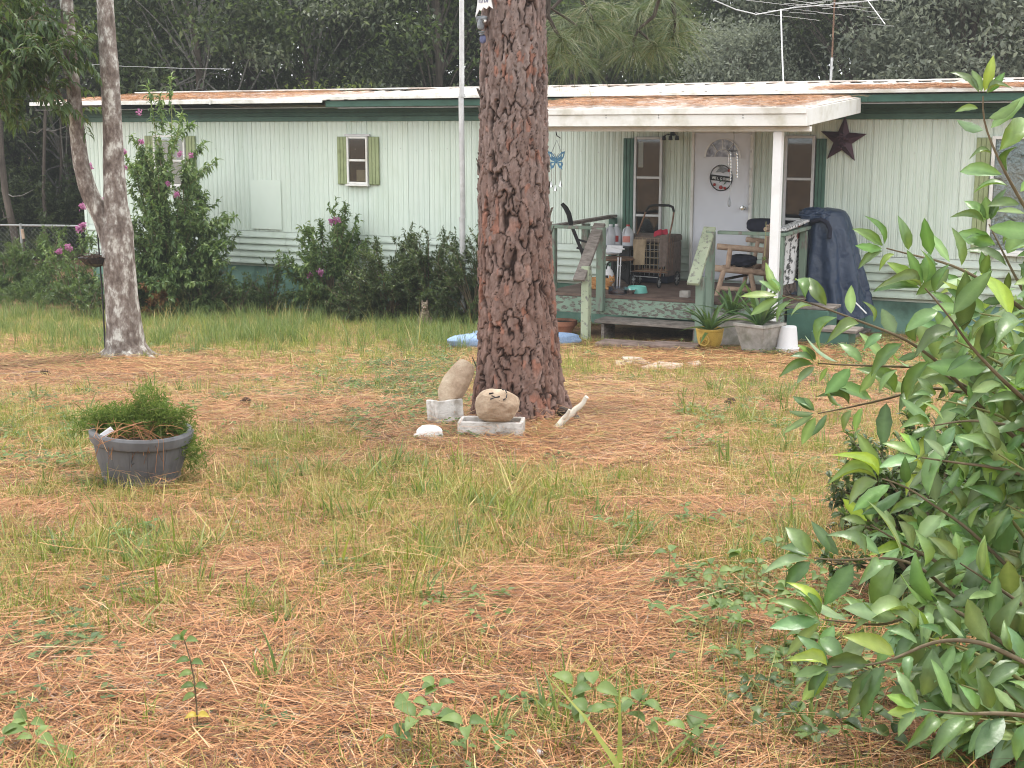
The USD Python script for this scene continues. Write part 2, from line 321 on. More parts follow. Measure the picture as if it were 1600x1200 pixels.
surf('wood_grey', [(0.3, (0.13, 0.11, 0.095)), (0.7, (0.27, 0.235, 0.21))], 4.0, 0.8, (40, 0.002), stretch=(2, 2, 9), ramp2=[(0.3, (0.6, 0.6, 0.58)), (0.6, (1, 1, 1))], scale2=8)
surf('deck_wood', [(0.3, (0.085, 0.055, 0.045)), (0.7, (0.18, 0.125, 0.10))], 3.0, 0.7, (35, 0.0015), stretch=(1, 1, 1), ramp2=[(0.3, (0.65, 0.62, 0.6)), (0.6, (1, 1, 1))], scale2=9)
surf('log_wood', [(0.3, (0.32, 0.215, 0.15)), (0.7, (0.54, 0.40, 0.30))], 5.0, 0.75, (30, 0.003), ramp2=[(0.3, (0.55, 0.5, 0.48)), (0.55, (1, 1, 1))], scale2=14)
surf('pine_litter', [(0.30, (0.06, 0.036, 0.022)), (0.46, (0.19, 0.105, 0.055)), (0.6, (0.34, 0.19, 0.095)), (0.8, (0.28, 0.175, 0.10))], 26.0, 0.9, (60, 0.01), detail=8.0, nrough=0.75, ramp2=[(0.3, (0.5, 0.55, 0.42)), (0.6, (1, 1, 1))], scale2=1.3, mix2=0.8)
tinted('pine_bark', 0.85, (60, 0.006), 0.15, [(0.32, (0.55, 0.52, 0.52)), (0.62, (1.1, 1.08, 1.08))], 34.0, (1, 1, 0.4))
tinted('needle', 0.6, None, 0.3)
tinted('blade', 0.55, None, 0.3)
surf('grey_bark', [(0.32, (0.085, 0.065, 0.054)), (0.46, (0.185, 0.15, 0.13)), (0.53, (0.27, 0.24, 0.215)), (0.60, (0.52, 0.51, 0.47))], 11.0, 0.85, (30, 0.006), stretch=(1, 1, 0.55), detail=8.0, nrough=0.68, ramp2=[(0.3, (0.55, 0.5, 0.47)), (0.55, (1, 1, 1))], scale2=34, mix2=0.9)
surf('dark_bark', [(0.3, (0.035, 0.028, 0.022)), (0.7, (0.11, 0.09, 0.075))], 6.0, 0.9, (20, 0.01), stretch=(1, 1, 0.3))
surf('dead_branch', [(0.3, (0.10, 0.095, 0.085)), (0.7, (0.25, 0.24, 0.22))], 9.0, 0.85, (30, 0.003))
surf('twig', [(0.3, (0.10, 0.075, 0.045)), (0.7, (0.20, 0.16, 0.10))], 9.0, 0.8)
surf('green_twig', [(0.3, (0.18, 0.18, 0.07)), (0.7, (0.30, 0.30, 0.12))], 9.0, 0.6)
leaf('leaf_forest', [(0.05, (0.018, 0.028, 0.013)), (0.5, (0.042, 0.060, 0.028)), (0.8, (0.085, 0.105, 0.05)), (0.97, (0.15, 0.165, 0.085))], 0.3, 0.5, 0.4)
leaf('leaf_grey', [(0.05, (0.05, 0.062, 0.042)), (0.5, (0.095, 0.11, 0.075)), (0.8, (0.16, 0.175, 0.115)), (0.97, (0.25, 0.26, 0.17))], 0.3, 0.5, 0.4)
leaf('leaf_bright', [(0.1, (0.09, 0.125, 0.03)), (0.5, (0.17, 0.21, 0.05)), (0.9, (0.29, 0.32, 0.08))], 0.35, 0.5, 0.35)
leaf('leaf_mid', [(0.05, (0.028, 0.055, 0.018)), (0.5, (0.065, 0.11, 0.035)), (0.95, (0.15, 0.20, 0.065))], 0.3, 0.42, 0.45)
leaf('leaf_myrtle', [(0.05, (0.045, 0.09, 0.028)), (0.5, (0.115, 0.19, 0.06)), (0.95, (0.28, 0.36, 0.12))], 0.35, 0.4, 0.5)
leaf('leaf_azalea', [(0.05, (0.022, 0.042, 0.016)), (0.5, (0.062, 0.092, 0.036)), (0.95, (0.17, 0.21, 0.08))], 0.25, 0.4, 0.5)
leaf('leaf_rust', [(0.1, (0.22, 0.09, 0.04)), (0.5, (0.33, 0.14, 0.06)), (0.9, (0.20, 0.16, 0.06))], 0.3)
leaf('leaf_pecan', [(0.1, (0.025, 0.048, 0.015)), (0.5, (0.05, 0.088, 0.028)), (0.9, (0.10, 0.15, 0.045))], 0.22, 0.45, 0.4)
def laurel(name, c1, c2, trans=0.22):
    """Glossy laurel leaf with a paler midrib drawn from the leaf's own tint."""
    def make(path):
        n = {'a': ('attribute', {'attribute': 'tint'}), 'g': ('geometry', {}), 'nz': ('noise_texture', {'scale': 30.0, 'detail': 3.0}), 'r': ('rgb_ramp', {'ramp': [(0.3, (0.8, 0.85, 0.8)), (0.7, (1.1, 1.05, 1.1))]}),
             'm': ('mix', {'mix_type': 'multiply', 'fac': 0.8}), 'p': ('principled_bsdf', {'roughness': 0.38, 'specular_ior_level': 0.5}), 'tm': ('mix', {'mix_type': 'multiply', 'fac': 1.0, 'color2': (1.7, 1.6, 0.7)}), 't': ('translucent_bsdf', {}),
             'x': ('mix_closure', {'fac': trans}), 'bn': ('noise_texture', {'scale': 60.0, 'detail': 2.0}), 'b': ('bump', {'distance': 0.0012})}
        l = [('g.position', 'nz.vector'), ('nz.fac', 'r.fac'), ('a.color', 'm.color1'), ('r.color', 'm.color2'), ('m.color', 'p.base_color'), ('m.color', 'tm.color1'), ('tm.color', 't.color'), ('g.position', 'bn.vector'), ('bn.fac', 'b.height'), ('b.normal', 'p.normal'),
             ('p.BSDF', 'x.closure1'), ('t.BSDF', 'x.closure2')]
        return usdkit.material(stage, path, n, l, surface='x.closure')
    MATS[name] = make
laurel('leaf_laurel', None, None)
leaf('leaf_strap', [(0.1, (0.03, 0.075, 0.025)), (0.5, (0.06, 0.13, 0.04)), (0.9, (0.13, 0.21, 0.06))], 0.25, 0.35, 0.5)
leaf('leaf_fern', [(0.05, (0.055, 0.10, 0.018)), (0.5, (0.12, 0.18, 0.035)), (0.85, (0.22, 0.27, 0.06)), (0.97, (0.40, 0.30, 0.14))], 0.3, 0.6, 0.2, pos_scale=5.0)
leaf('leaf_weed', [(0.05, (0.07, 0.125, 0.035)), (0.5, (0.13, 0.20, 0.06)), (0.95, (0.24, 0.32, 0.10))], 0.3, 0.5, 0.35)
leaf('leaf_clover', [(0.05, (0.045, 0.085, 0.03)), (0.5, (0.085, 0.14, 0.05)), (0.95, (0.16, 0.22, 0.08))], 0.3, 0.5, 0.3)
leaf('petal', [(0.05, (0.34, 0.09, 0.23)), (0.5, (0.45, 0.17, 0.33)), (0.95, (0.62, 0.36, 0.50))], 0.4, 0.6, 0.2, tcol=(0.6, 0.25, 0.45))
leaf('pine_green', [(0.05, (0.07, 0.105, 0.05)), (0.5, (0.135, 0.175, 0.09)), (0.8, (0.21, 0.215, 0.125)), (0.97, (0.30, 0.23, 0.145))], 0.2, 0.5, 0.35, pos_mix=0.15)
surf('sandstone', [(0.32, (0.28, 0.19, 0.125)), (0.5, (0.42, 0.31, 0.22)), (0.66, (0.52, 0.42, 0.31))], 7.0, 0.75, (28, 0.010), ramp2=[(0.3, (0.7, 0.68, 0.62)), (0.6, (1, 1, 1))], scale2=22)
surf('white_block', [(0.3, (0.46, 0.43, 0.40)), (0.7, (0.62, 0.59, 0.56))], 9.0, 0.85, (60, 0.003), ramp2=[(0.34, (0.50, 0.46, 0.40)), (0.52, (1, 1, 1))], scale2=9, mix2=.8)
surf('white_rock', [(0.3, (0.72, 0.70, 0.67)), (0.7, (0.82, 0.81, 0.80))], 6.0, 0.8, (40, 0.004))
surf('driftwood', [(0.3, (0.48, 0.42, 0.34)), (0.7, (0.66, 0.62, 0.54))], 12.0, 0.8, (40, 0.002), stretch=(1, 1, 1))
surf('concrete', [(0.3, (0.24, 0.22, 0.20)), (0.7, (0.38, 0.36, 0.33))], 9.0, 0.9, (70, 0.003), ramp2=[(0.35, (0.5, 0.52, 0.42)), (0.55, (1, 1, 1))], scale2=6, mix2=0.8)
surf('paver', [(0.3, (0.17, 0.12, 0.10)), (0.7, (0.30, 0.22, 0.19))], 9.0, 0.9, (70, 0.003), ramp2=[(0.35, (0.55, 0.55, 0.45)), (0.55, (1, 1, 1))], scale2=9)
surf('flagstone', [(0.3, (0.38, 0.31, 0.26)), (0.7, (0.54, 0.47, 0.41))], 7.0, 0.8, (50, 0.003))
surf('terracotta', flat((0.42, 0.19, 0.12), 0.2), 7.0, 0.75, (50, 0.001), ramp2=GRIME, scale2=8)
surf('tub_grey', [(0.3, (0.075, 0.076, 0.084)), (0.7, (0.155, 0.155, 0.165))], 8.0, 0.5, (50, 0.0012), stretch=(1, 1, 0.2), ramp2=[(0.3, (0.7, 0.66, 0.62)), (0.55, (1, 1, 1))], scale2=9, spec=0.45)
surf('pot_yellow', [(0.3, (0.42, 0.27, 0.05)), (0.7, (0.52, 0.35, 0.08))], 5.0, 0.3, spec=0.5, ramp2=GRIME, scale2=9, mix2=0.5)
surf('plastic_white', flat((0.70, 0.70, 0.72), 0.05), 4.0, 0.4)
surf('plastic_teal', flat((0.16, 0.50, 0.43), 0.08), 4.0, 0.35, spec=0.5)
surf('plastic_black', flat((0.012, 0.012, 0.014)), 9.0, 0.4, spec=0.5)
surf('rubber', flat((0.02, 0.02, 0.02)), 9.0, 0.75)
surf('soil', flat((0.06, 0.045, 0.032), 0.4), 40.0, 0.95, (60, 0.01))
surf('cloth_blue', [(0.3, (0.17, 0.26, 0.42)), (0.7, (0.30, 0.40, 0.56))], 55.0, 0.85, (80, 0.002))
surf('tarp', [(0.3, (0.012, 0.024, 0.052)), (0.7, (0.022, 0.040, 0.080))], 2.0, 0.36, (16, 0.011), spec=0.5, detail=4.0)
surf('cloth_red', flat((0.42, 0.03, 0.06), 0.2), 20.0, 0.85, (60, 0.002))
surf('cloth_navy', flat((0.018, 0.02, 0.035), 0.3), 20.0, 0.85, (60, 0.002))
surf('cloth_brown', flat((0.13, 0.10, 0.085), 0.3), 20.0, 0.9, (60, 0.002))
surf('crate_tan', flat((0.26, 0.20, 0.13), 0.2), 8.0, 0.75)
surf('star_metal', [(0.3, (0.045, 0.022, 0.032)), (0.7, (0.09, 0.045, 0.058))], 8.0, 0.5, (40, 0.001), metallic=0.2)
surf('blue_metal', [(0.3, (0.045, 0.12, 0.20)), (0.7, (0.10, 0.24, 0.36))], 30.0, 0.45)
surf('chrome', flat((0.62, 0.62, 0.62), 0.05), 4.0, 0.2, metallic=1.0)
surf('foil', flat((0.62, 0.62, 0.63), 0.08), 6.0, 0.22, (9, 0.05), metallic=0.9, stretch=(1, 1, 1))
surf('mask_grey', [(0.3, (0.10, 0.11, 0.12)), (0.7, (0.30, 0.32, 0.34))], 30.0, 0.6, (60, 0.003))
surf('sign_white', flat((0.74, 0.74, 0.73), 0.05), 9.0, 0.6)
surf('ink', flat((0.10, 0.11, 0.20)), 9.0, 0.6)
surf('ink_black', flat((0.02, 0.02, 0.022)), 9.0, 0.6)
surf('orange_fur', [(0.35, (0.30, 0.13, 0.045)), (0.6, (0.50, 0.27, 0.11))], 24.0, 0.95, (90, 0.004), stretch=(1, 1, 3))
surf('dark_fur', flat((0.035, 0.027, 0.02), 0.4), 24.0, 0.95, (90, 0.004))
surf('tabby_fur', [(0.36, (0.065, 0.05, 0.036)), (0.47, (0.15, 0.12, 0.09)), (0.6, (0.27, 0.22, 0.165))], 22.0, 0.95, (90, 0.004), stretch=(1, 1, 2.6), distortion=0.8)
surf('fur_pale', flat((0.36, 0.30, 0.24), 0.15), 30.0, 0.95, (90, 0.003))
surf('eye', flat((0.10, 0.13, 0.03)), 9.0, 0.2, spec=0.6)
surf('cone_brown', flat((0.10, 0.065, 0.045), 0.3), 20.0, 0.85)
surf('brick_red', flat((0.22, 0.085, 0.06), 0.2), 20.0, 0.85, (60, 0.002))
surf('stick_grey', flat((0.20, 0.15, 0.13), 0.3), 20.0, 0.85, (50, 0.003))
surf('print_red', flat((0.36, 0.05, 0.05)), 9.0, 0.5)
surf('wire_grey', flat((0.30, 0.31, 0.31)), 9.0, 0.5, metallic=0.4)
surf('fan_pane', [(0.35, (0.06, 0.06, 0.08)), (0.5, (0.22, 0.24, 0.30)), (0.65, (0.5, 0.52, 0.58))], 14.0, 0.15, spec=0.6)
pane('glass'); pane('jug_plastic', (0.86, 0.88, 0.90), 1.9, 0.25); pane('tub_clear', (0.80, 0.82, 0.90), 1.7, 0.2)
surf('blanket_edge', [(0.42, (0.06, 0.06, 0.06)), (0.55, (0.66, 0.66, 0.66))], 30.0, .9)
surf('white_strip', flat((0.7, 0.7, 0.7)), 9.0, .5)
leaf('leaf_yellow', [(0.1, (0.50, 0.36, 0.05)), (0.9, (0.58, 0.44, 0.08))], 0.3)
leaf('grass_green', [(0.03, (0.07, 0.11, 0.018)), (0.4, (0.165, 0.22, 0.04)), (0.75, (0.28, 0.31, 0.075)), (0.97, (0.50, 0.42, 0.16))], 0.3, 0.5, 0.3, pos_mix=.15, tcol=(.35,.45,.04))
leaf('grass_lush', [(0.03, (0.05, 0.085, 0.022)), (0.4, (0.115, 0.17, 0.05)), (0.75, (0.22, 0.27, 0.09)), (0.97, (0.46, 0.41, 0.20))], 0.3, 0.5, 0.3, pos_mix=.25)
leaf('grass_straw', [(0.03, (0.16, 0.15, 0.04)), (0.35, (0.34, 0.285, 0.09)), (0.75, (0.52, 0.415, 0.165)), (0.97, (0.66, 0.55, 0.30))], 0.2, 0.6, 0.25, pos_mix=.15, tcol=(.5, .4, .1))
leaf('needle_litter', [(0.03, (0.06, 0.028, 0.014)), (0.25, (0.20, 0.08, 0.032)), (0.55, (0.40, 0.175, 0.072)), (0.85, (0.55, 0.29, 0.135)), (0.97, (0.62, 0.43, 0.27))], 0.05, 0.55, 0.3, pos_mix=.12, tcol=(.5, .28, .12))
leaf('needle_grey', [(0.05, (0.08, 0.055, 0.042)), (0.5, (0.27, 0.185, 0.14)), (0.95, (0.50, 0.40, 0.33))], 0.05, 0.6, 0.3, pos_mix=.12, tcol=(.3, .25, .2))
leaf('leaf_pale', [(0.05, (0.085, 0.10, 0.078)), (0.5, (0.15, 0.17, 0.13)), (0.8, (0.23, 0.25, 0.185)), (0.97, (0.33, 0.34, 0.25))], 0.4, 0.5, 0.4, tcol=(.4, .45, .3))  # paler leaves for the right-hand trees, lens glare put into the colour
# ------------------------------------------------------------------ ground
def graded(a, b, lo, hi, step, n_out):
    mid = np.arange(lo, hi + 1e-6, step); g = (np.linspace(0, 1, n_out + 1)[1:]) ** 2.2
    return np.concatenate([(lo - g * (lo - a))[::-1], mid, hi + g * (b - hi)])
gx, gy = graded(-160, 160, -11, 12, 0.16, 16), graded(-60, 190, 1.5, 24, 0.16, 16)
XX, YY = np.meshgrid(gx, gy, indexing='ij'); ZZ = gz(XX, YY); nx_, ny_ = XX.shape
ii, jj = np.meshgrid(np.arange(nx_ - 1), np.arange(ny_ - 1), indexing='ij')
obj('ground', (np.stack([XX, YY, ZZ], -1).reshape(-1, 3), np.stack([ii * ny_ + jj, (ii + 1) * ny_ + jj, (ii + 1) * ny_ + jj + 1, ii * ny_ + jj + 1], -1).reshape(-1, 4)), 'pine_litter', smooth=True, kind='structure')

# ------------------------------------------------------------------ the mobile home
UL, UR, BACK = -5.86, 10.6, -4.2
house = thing('mobile_home', 'long pale mint green mobile home with dark green trim and low metal roof', 'mobile home', H(0, 0, 0))
obj('wall', B().hbox(UL + .02, UR, BACK, -.03, .62, 3.0, .002), 'siding', house)
obj('end_wall', B().hbox(UL, UL + .018, BACK, -.012, .62, 3.0, .002), 'siding_b', house)
# vertical ribbed panels
def rib_panel(u0, u1, z0, z1, pitch=0.0875, dep=0.013):
    pu, pd = [], []
    n = int(round((u1 - u0) / pitch)); pt = (u1 - u0) / n
    for k in range(n):
        a = u0 + k * pt
        for x, d in ((0.02, 0), (0.10, 0.0), (0.17, dep), (0.60, dep + .002), (0.67, 0.003), (0.80, 0.003), (0.86, 0.008), (0.93, 0.008)):
            pu.append(a + x * pt); pd.append(d)
    pu.append(u1 - .001); pd.append(0)
    pu, pd = np.array(pu), np.array(pd); m = len(pu)
    v = np.vstack([np.stack([pu, pd, np.full(m, z0)], 1), np.stack([pu, pd, np.full(m, z1)], 1), [[pu[0], -.03, z0], [pu[0], -.03, z1], [pu[-1], -.03, z0], [pu[-1], -.03, z1]]])
    i = np.arange(m - 1); f = np.stack([i, i + m, i + 1 + m, i + 1], 1)
    f = np.vstack([f, [[2 * m, 2 * m + 1, m, 0]], [[m - 1, 2 * m - 1, 2 * m + 3, 2 * m + 2]]])
    return Hm(v), f
rg = np.random.default_rng(3)
edges = np.arange(UL, UR, 0.35)
for k, a in enumerate(edges):
    b_ = min(a + 0.35, UR)
    if b_ - a < 0.1: continue
    jit = rg.uniform(-.0015, .0015)
    v, f = rib_panel(a, b_ - .0003, 1.171, 2.834, dep=.0045 if a < 2.4 else .0075)
    v = v + np.array([*(N2 * jit), 0])
    obj('siding_panel', (v, f), 'siding' if k % 3 else 'siding_b', house)
# horizontal lap strips below
ROWH = (1.168 - .657) / 5
segs = [UL, HP(376, 390)[0], HP(448, 390)[0], 1.2, 3.6, HP(1340, 440)[0], UR]
for s0, s1 in zip(segs[:-1], segs[1:]):
    for r in range(5):
        z0 = .657 + r * ROWH; z1 = z0 + ROWH - .002
        prof = [(0.004, z0), (0.026, z0 + .010), (0.028, z0 + .030), (0.012, z0 + .060), (0.002, z0 + ROWH * .80), (0.0, z1), (-.03, z1), (-.03, z0)]
        a, b_ = s0 + .003, s1 - .003; m = len(prof)
        v = np.array([(a, d, z) for d, z in prof] + [(b_, d, z) for d, z in prof]); i = np.arange(m)
        f = np.stack([i, i + m, (i + 1) % m + m, (i + 1) % m], 1)[:, ::-1]
        obj('siding_strip', (Hm(v), f), 'siding_mildew' if s0 == segs[-2] and r < 4 else ('siding' if r % 2 else 'siding_b'), house)
# skirting under the home
sk = np.linspace(UL + .05, UR, 15)
for k in range(14):
    obj('skirting_panel', B().hbox(sk[k], sk[k + 1] - .004, -.075, -.045 + .004 * (k % 2), -.25, .662, .003), 'skirt', house)
obj('skirting_panel', B().hbox(UL + .03, UL + .05, BACK, -.08, -.25, .655, .003), 'skirt', house)
obj('corner_trim', B().hbox(UL - .012, UL + .045, -.012, .022, .64, 2.83, .004), 'siding', house)
# frieze, soffit, fascia
obj('frieze_board', B().hbox(UL - .02, UR, -.02, .030, 2.836, 2.905, .003), 'trim_mid', house)
obj('frieze_board', B().hbox(UL - .02, UR, -.02, .024, 2.907, 2.965, .003), 'trim_dark', house)
obj('frieze_board', B().hbox(UL - .02, UR, -.02, .036, 2.967, 3.022, .003), 'trim_dark', house)  # topmost strip kept dark, eave shadow put into its colour
obj('soffit', B().hbox(UL - .6, UR, .038, .395, 3.024, 3.034, .002), 'soffit', house)
obj('fascia_board', B().hbox(-.69, 3.2, .397, .425, 3.036, 3.122, .003), 'trim_dark', house)
obj('fascia_board', B().hbox(3.204, 7.1, .397, .425, 3.036, 3.122, .003), 'trim_dark', house)
obj('fascia_board', B().hbox(7.104, UR, .397, .425, 3.036, 3.122, .003), 'trim_dark', house)
obj('gutter_strip', B().hbox(-.5, UR, .36, .394, 3.014, 3.0235, .002), 'alu', house)
# roof sheets: ribbed metal, low gable
RIDGE, ZE, ZR = -2.1, 3.150, 3.335
def roof_sheet(u0, u1, dA, zA, dB, zB, pitch=.30, dep=.022, sag=0.0, thick=.006):
    n = max(1, int(round((u1 - u0) / pitch))); pt = (u1 - u0) / n; pu, pz = [], []
    for k in range(n):
        a = u0 + k * pt
        for x, z in ((0, 0), (.38, 0), (.44, dep), (.56, dep), (.62, 0)): pu.append(a + x * pt); pz.append(z)
    pu.append(u1); pz.append(0); pu, pz = np.array(pu), np.array(pz); m = len(pu)
    st = np.linspace(0, 1, 5); v = []
    for lay in (0, -thick):
        for s in st:
            v.append(np.stack([pu, np.full(m, dA + (dB - dA) * s), zA + (zB - zA) * s + pz + lay - sag * math.sin(math.pi * s)], 1))
    v = np.vstack(v); i, j = np.meshgrid(np.arange(4), np.arange(m - 1), indexing='ij')
    top = np.stack([i * m + j, i * m + j + 1, (i + 1) * m + j + 1, (i + 1) * m + j], -1).reshape(-1, 4)
    o = 5 * m; bot = (top + o)[:, ::-1]; j = np.arange(m - 1)
    e1 = np.stack([j, j + o, j + 1 + o, j + 1], 1)
    e2 = np.stack([j + 4 * m, j + 1 + 4 * m, j + 1 + 4 * m + o, j + 4 * m + o], 1)
    f = np.vstack([top, bot, e1, e2])
    return Hm(v), f[:, ::-1]
rs = np.arange(-6.47, UR + .3, .90)
for k, a in enumerate(rs):
    lift = (-.012 if a < -.8 else .012) + rg.uniform(-.006, .006)
    over = (.47 if a < -.8 else .445) + rg.uniform(-.02, .02)
    obj('roof_sheet', roof_sheet(a, a + .91, over, ZE + lift, RIDGE, ZR + lift + .001 * (k % 2)), 'roof_metal', house)
    obj('roof_sheet', roof_sheet(a, a + .91, BACK - .35, ZE + lift, RIDGE - .01, ZR + lift), 'roof_metal', house)
obj('ridge_cap', B().hbox(-6.47, UR + .2, RIDGE - .13, RIDGE + .13, ZR + .018, ZR + .040, .01), 'roof_metal', house)
obj('eave_edge', B().hbox(-6.47, -.70, .48, .497, 3.094, 3.150, .004), 'white_metal', house)
obj('eave_edge', B().hbox(-.688, UR, .447, .475, 3.138, 3.176, .003), 'white_metal', house)
for uu in (-5.95, -4.6, -2.75):
    obj('eave_bracket', B().hbox(uu, uu + .035, .498, .515, 3.085, 3.175, .004), 'white_metal', house)
obj('gable_end', B().prism([(BACK, 3.0), (.2, 3.0), (.2, 3.13), (RIDGE, 3.31), (BACK - .2, 3.12)], .02, np.stack([np.array([N2[0], N2[1], 0]), np.array([0, 0, 1.]), np.array([-U2[0], -U2[1], 0])], 1), H(UL, 0, 0)), 'siding_b', house)
# screws and stains stay in the material; a few visible screw heads on the panels
sb = B()
for u in np.arange(UL + .2, UR, .26):
    c = H(u, .016, 2.43 + .02 * math.sin(u * 7)); sb.tube([c, c + np.array([*N2, 0]) * .006], .006, 6)
obj('siding_screws', sb, 'alu', house, kind='stuff')
# the loose flap of siding left of the middle window
obj('patch_panel', B().hbox(HP(393, 300)[0], HP(440, 300)[0], .0165, .022, HP(420, 358)[1], HP(420, 281)[1], .002), 'siding', house)

def window(u0, u1, z0, z1, sashes, inside, frame='alu', fw=.045, out=.045, extra=None, glass='glass', base=.018):
    fr = B()
    for a, b_ in ((u0, u0 + fw), (u1 - fw, u1)): fr.hbox(a, b_, base, base + out, z0, z1, .004)
    for a, b_ in ((z0, z0 + fw), (z1 - fw, z1)): fr.hbox(u0 + fw, u1 - fw, base, base + out - .002, a, b_, .004)
    w = obj('window', fr, frame, house)
    obj('backing', B().hbox(u0 + fw * .5, u1 - fw * .5, base - .002, base + .004, z0 + fw * .5, z1 - fw * .5, .001), inside, w)  # flat sheet behind the pane; a dark one paints the unlit room
    zs = np.linspace(z0 + fw, z1 - fw, sashes + 1)
    for z in zs[1:-1]: obj('sash_rail', B().hbox(u0 + fw, u1 - fw, base + .004, base + out - .008, z - .016, z + .016, .003), frame, w)
    for a, b_ in zip(zs[:-1], zs[1:]):
        ga = a + (.017 if a > zs[0] else 0); gb = b_ - (.017 if b_ < zs[-1] else 0)
        if glass: obj('pane', B().hbox(u0 + fw + .001, u1 - fw - .001, base + .024, base + .027, ga, gb, .0005), glass, w)
    obj('sill', B().hbox(u0 - .02, u1 + .02, base, base + out + .02, z0 - .03, z0 - .001, .004), frame, w)
    return w
def shutter(u0, u1, z0, z1, m):
    s = obj('shutter', B().hbox(u0, u1, .017, .030, z0, z1, .003), m, house)
    w = (u1 - u0)
    for k in range(3): obj('shutter_board', B().hbox(u0 + w * k / 3 + .004, u0 + w * (k + 1) / 3 - .004, .0305, .040, z0 + .008, z1 - .008, .004), m, s)
uA, uB = HP(545, 250)[0], HP(577, 250)[0]
w1 = window(uA, uB, 1.925, 2.615, 2, 'dark_inside', 'white_metal', .03)
obj('head_trim', B().hbox(uA - .04, uB + .04, .017, .05, 2.617, 2.65, .004), 'alu', w1)
obj('box_on_sill', B().hbox(uA + .15, uB - .04, .0235, .032, 1.96, 2.13, .003), 'crate_tan', w1)
shutter(HP(529, 250)[0], uA - .012, 1.915, 2.612, 'shutter_olive'); shutter(uB + .012, HP(594, 250)[0], 1.915, 2.612, 'shutter_olive')
w2 = window(-4.29, -3.65, 1.83, 2.63, 2, 'blind', 'white_metal', .035)
for z in np.arange(1.88, 2.59, .035): obj('blind_slat', B().hbox(-4.25, -3.69, .0225, .030, z, z + .022, .002), 'blind', w2)
shutter(-4.48, -4.30, 1.83, 2.62, 'shutter_olive'); shutter(-3.64, -3.45, 1.83, 2.62, 'shutter_olive')
uA, uB = HP(993, 250)[0], HP(1037, 250)[0]
w3 = window(uA, uB, 1.06, 2.62, 3, 'dark_backing', 'alu', .035)
obj('curtain_strip', B().hbox(uA + .05, uA + .12, .0225, .03, 2.22, 2.55, .003), 'blind', w3)
shutter(HP(975, 250)[0], uA - .01, 1.06, 2.60, 'trim_mid')
uA, uB = HP(1227, 260)[0], HP(1274, 260)[0]
window(uA, uB, 1.06, 2.64, 3, 'dark_backing', 'alu', .035)
shutter(uB + .01, HP(1291, 260)[0], 1.06, 2.60, 'trim_mid')
uA = HP(1549, 260)[0]
w5 = window(uA, uA + 1.15, 1.27, 2.64, 1, 'foil', 'white_metal', .04, glass='glass')
xs, zs_ = np.meshgrid(np.linspace(uA + .045, uA + 1.105, 50), np.linspace(1.315, 2.595, 56), indexing='ij')
pp = np.stack([xs * 5, zs_ * 4, xs * 0], -1); dd = .024 + .018 * np.abs(meshkit.fbm(pp + meshkit.fbm(pp * 1.7, 3, 2)[..., None] * 2.2, 3, 9) - .5) * 2
i, j = np.meshgrid(np.arange(49), np.arange(55), indexing='ij')
obj('foil_sheet', (Hm(np.stack([xs, dd, zs_], -1).reshape(-1, 3)), np.stack([i * 56 + j, i * 56 + j + 1, (i + 1) * 56 + j + 1, (i + 1) * 56 + j], -1).reshape(-1, 4)), 'foil', w5)
shutter(HP(1522, 300)[0], uA - .012, 1.26, 2.62, 'shutter_olive')
# front door
uA, uB = HP(1083, 300)[0], HP(1176, 300)[0]; DZ0, DZ1 = .785, 2.70
door = obj('door', B().hbox(uA + .03, uB - .03, .02, .06, DZ0, DZ1 - .03, .004), 'door_paint', house)
fr = B(); fr.hbox(uA - .01, uA + .028, .014, .075, DZ0 - .02, DZ1, .004); fr.hbox(uB - .028, uB + .01, .014, .075, DZ0 - .02, DZ1, .004); fr.hbox(uA + .0285, uB - .0285, .014, .073, DZ1 - .028, DZ1, .004)
obj('door_frame', fr, 'white_metal', house)
hb = B()
for z in np.arange(DZ0 + .1, DZ1, .22): hb.hbox(uB - .022, uB - .006, .076, .082, z, z + .03, .002)
obj('door_hinges', hb, 'alu', house)
cu, cz = HP(1129, 247, .06); cr = abs(HP(1158, 247, .06)[0] - cu)
th = np.linspace(0, math.pi, 25)
outer = [(cr * math.cos(a), cr * 1.02 * math.sin(a)) for a in th]; inner = [((cr - .03) * math.cos(a), (cr - .03) * 1.02 * math.sin(a) + .02) for a in th][::-1]
lun = obj('fanlight', B().prism(outer + inner, .018, HA, H(cu, .0605, cz)), 'white_paint', door)
obj('fanlight_glass', B().prism([((cr - .025) * math.cos(a), (cr - .025) * math.sin(a) + .015) for a in th], .006, HA, H(cu, .0605, cz)), 'fan_pane', door)
mb = B()
for a in (52, 90, 128): mb.bar(H(cu + .10 * math.cos(math.radians(a)), .072, cz + .10 * math.sin(math.radians(a))), H(cu + (cr - .02) * math.cos(math.radians(a)), .072, cz + (cr - .02) * math.sin(math.radians(a))), .010, .010)
mb.tube([H(cu + .10 * math.cos(a), .072, cz + .02 + .09 * math.sin(a)) for a in np.linspace(0, math.pi, 13)], .005, 6)
obj('fanlight_bars', mb, 'white_paint', door)
ku, kz = HP(1162, 325, .06)
obj('knob', B().lathe([(0, 0), (.028, 0), (.028, .008), (.012, .012), (.012, .035), (.03, .045), (.034, .06), (.024, .075), (0, .078)], 16, H(ku, .0605, kz), HA), 'chrome', door)
# wall lamp by the door
lu, lz = HP(1052, 211)
lb = B().hbox(lu - .03, lu + .03, .017, .04, lz - .01, lz + .04, .006)
for dx in (-.09, 0, .09):
    lb.tube([H(lu, .04, lz), H(lu + dx * .6, .08, lz + .01), H(lu + dx, .10, lz - .02)], .007, 6); lb.lathe([(0, .02), (.02, .02), (.028, -.03), (.022, -.035), (0, -.03)], 10, H(lu + dx, .10, lz - .03))
obj('wall_lamp', lb, 'black_metal', house)

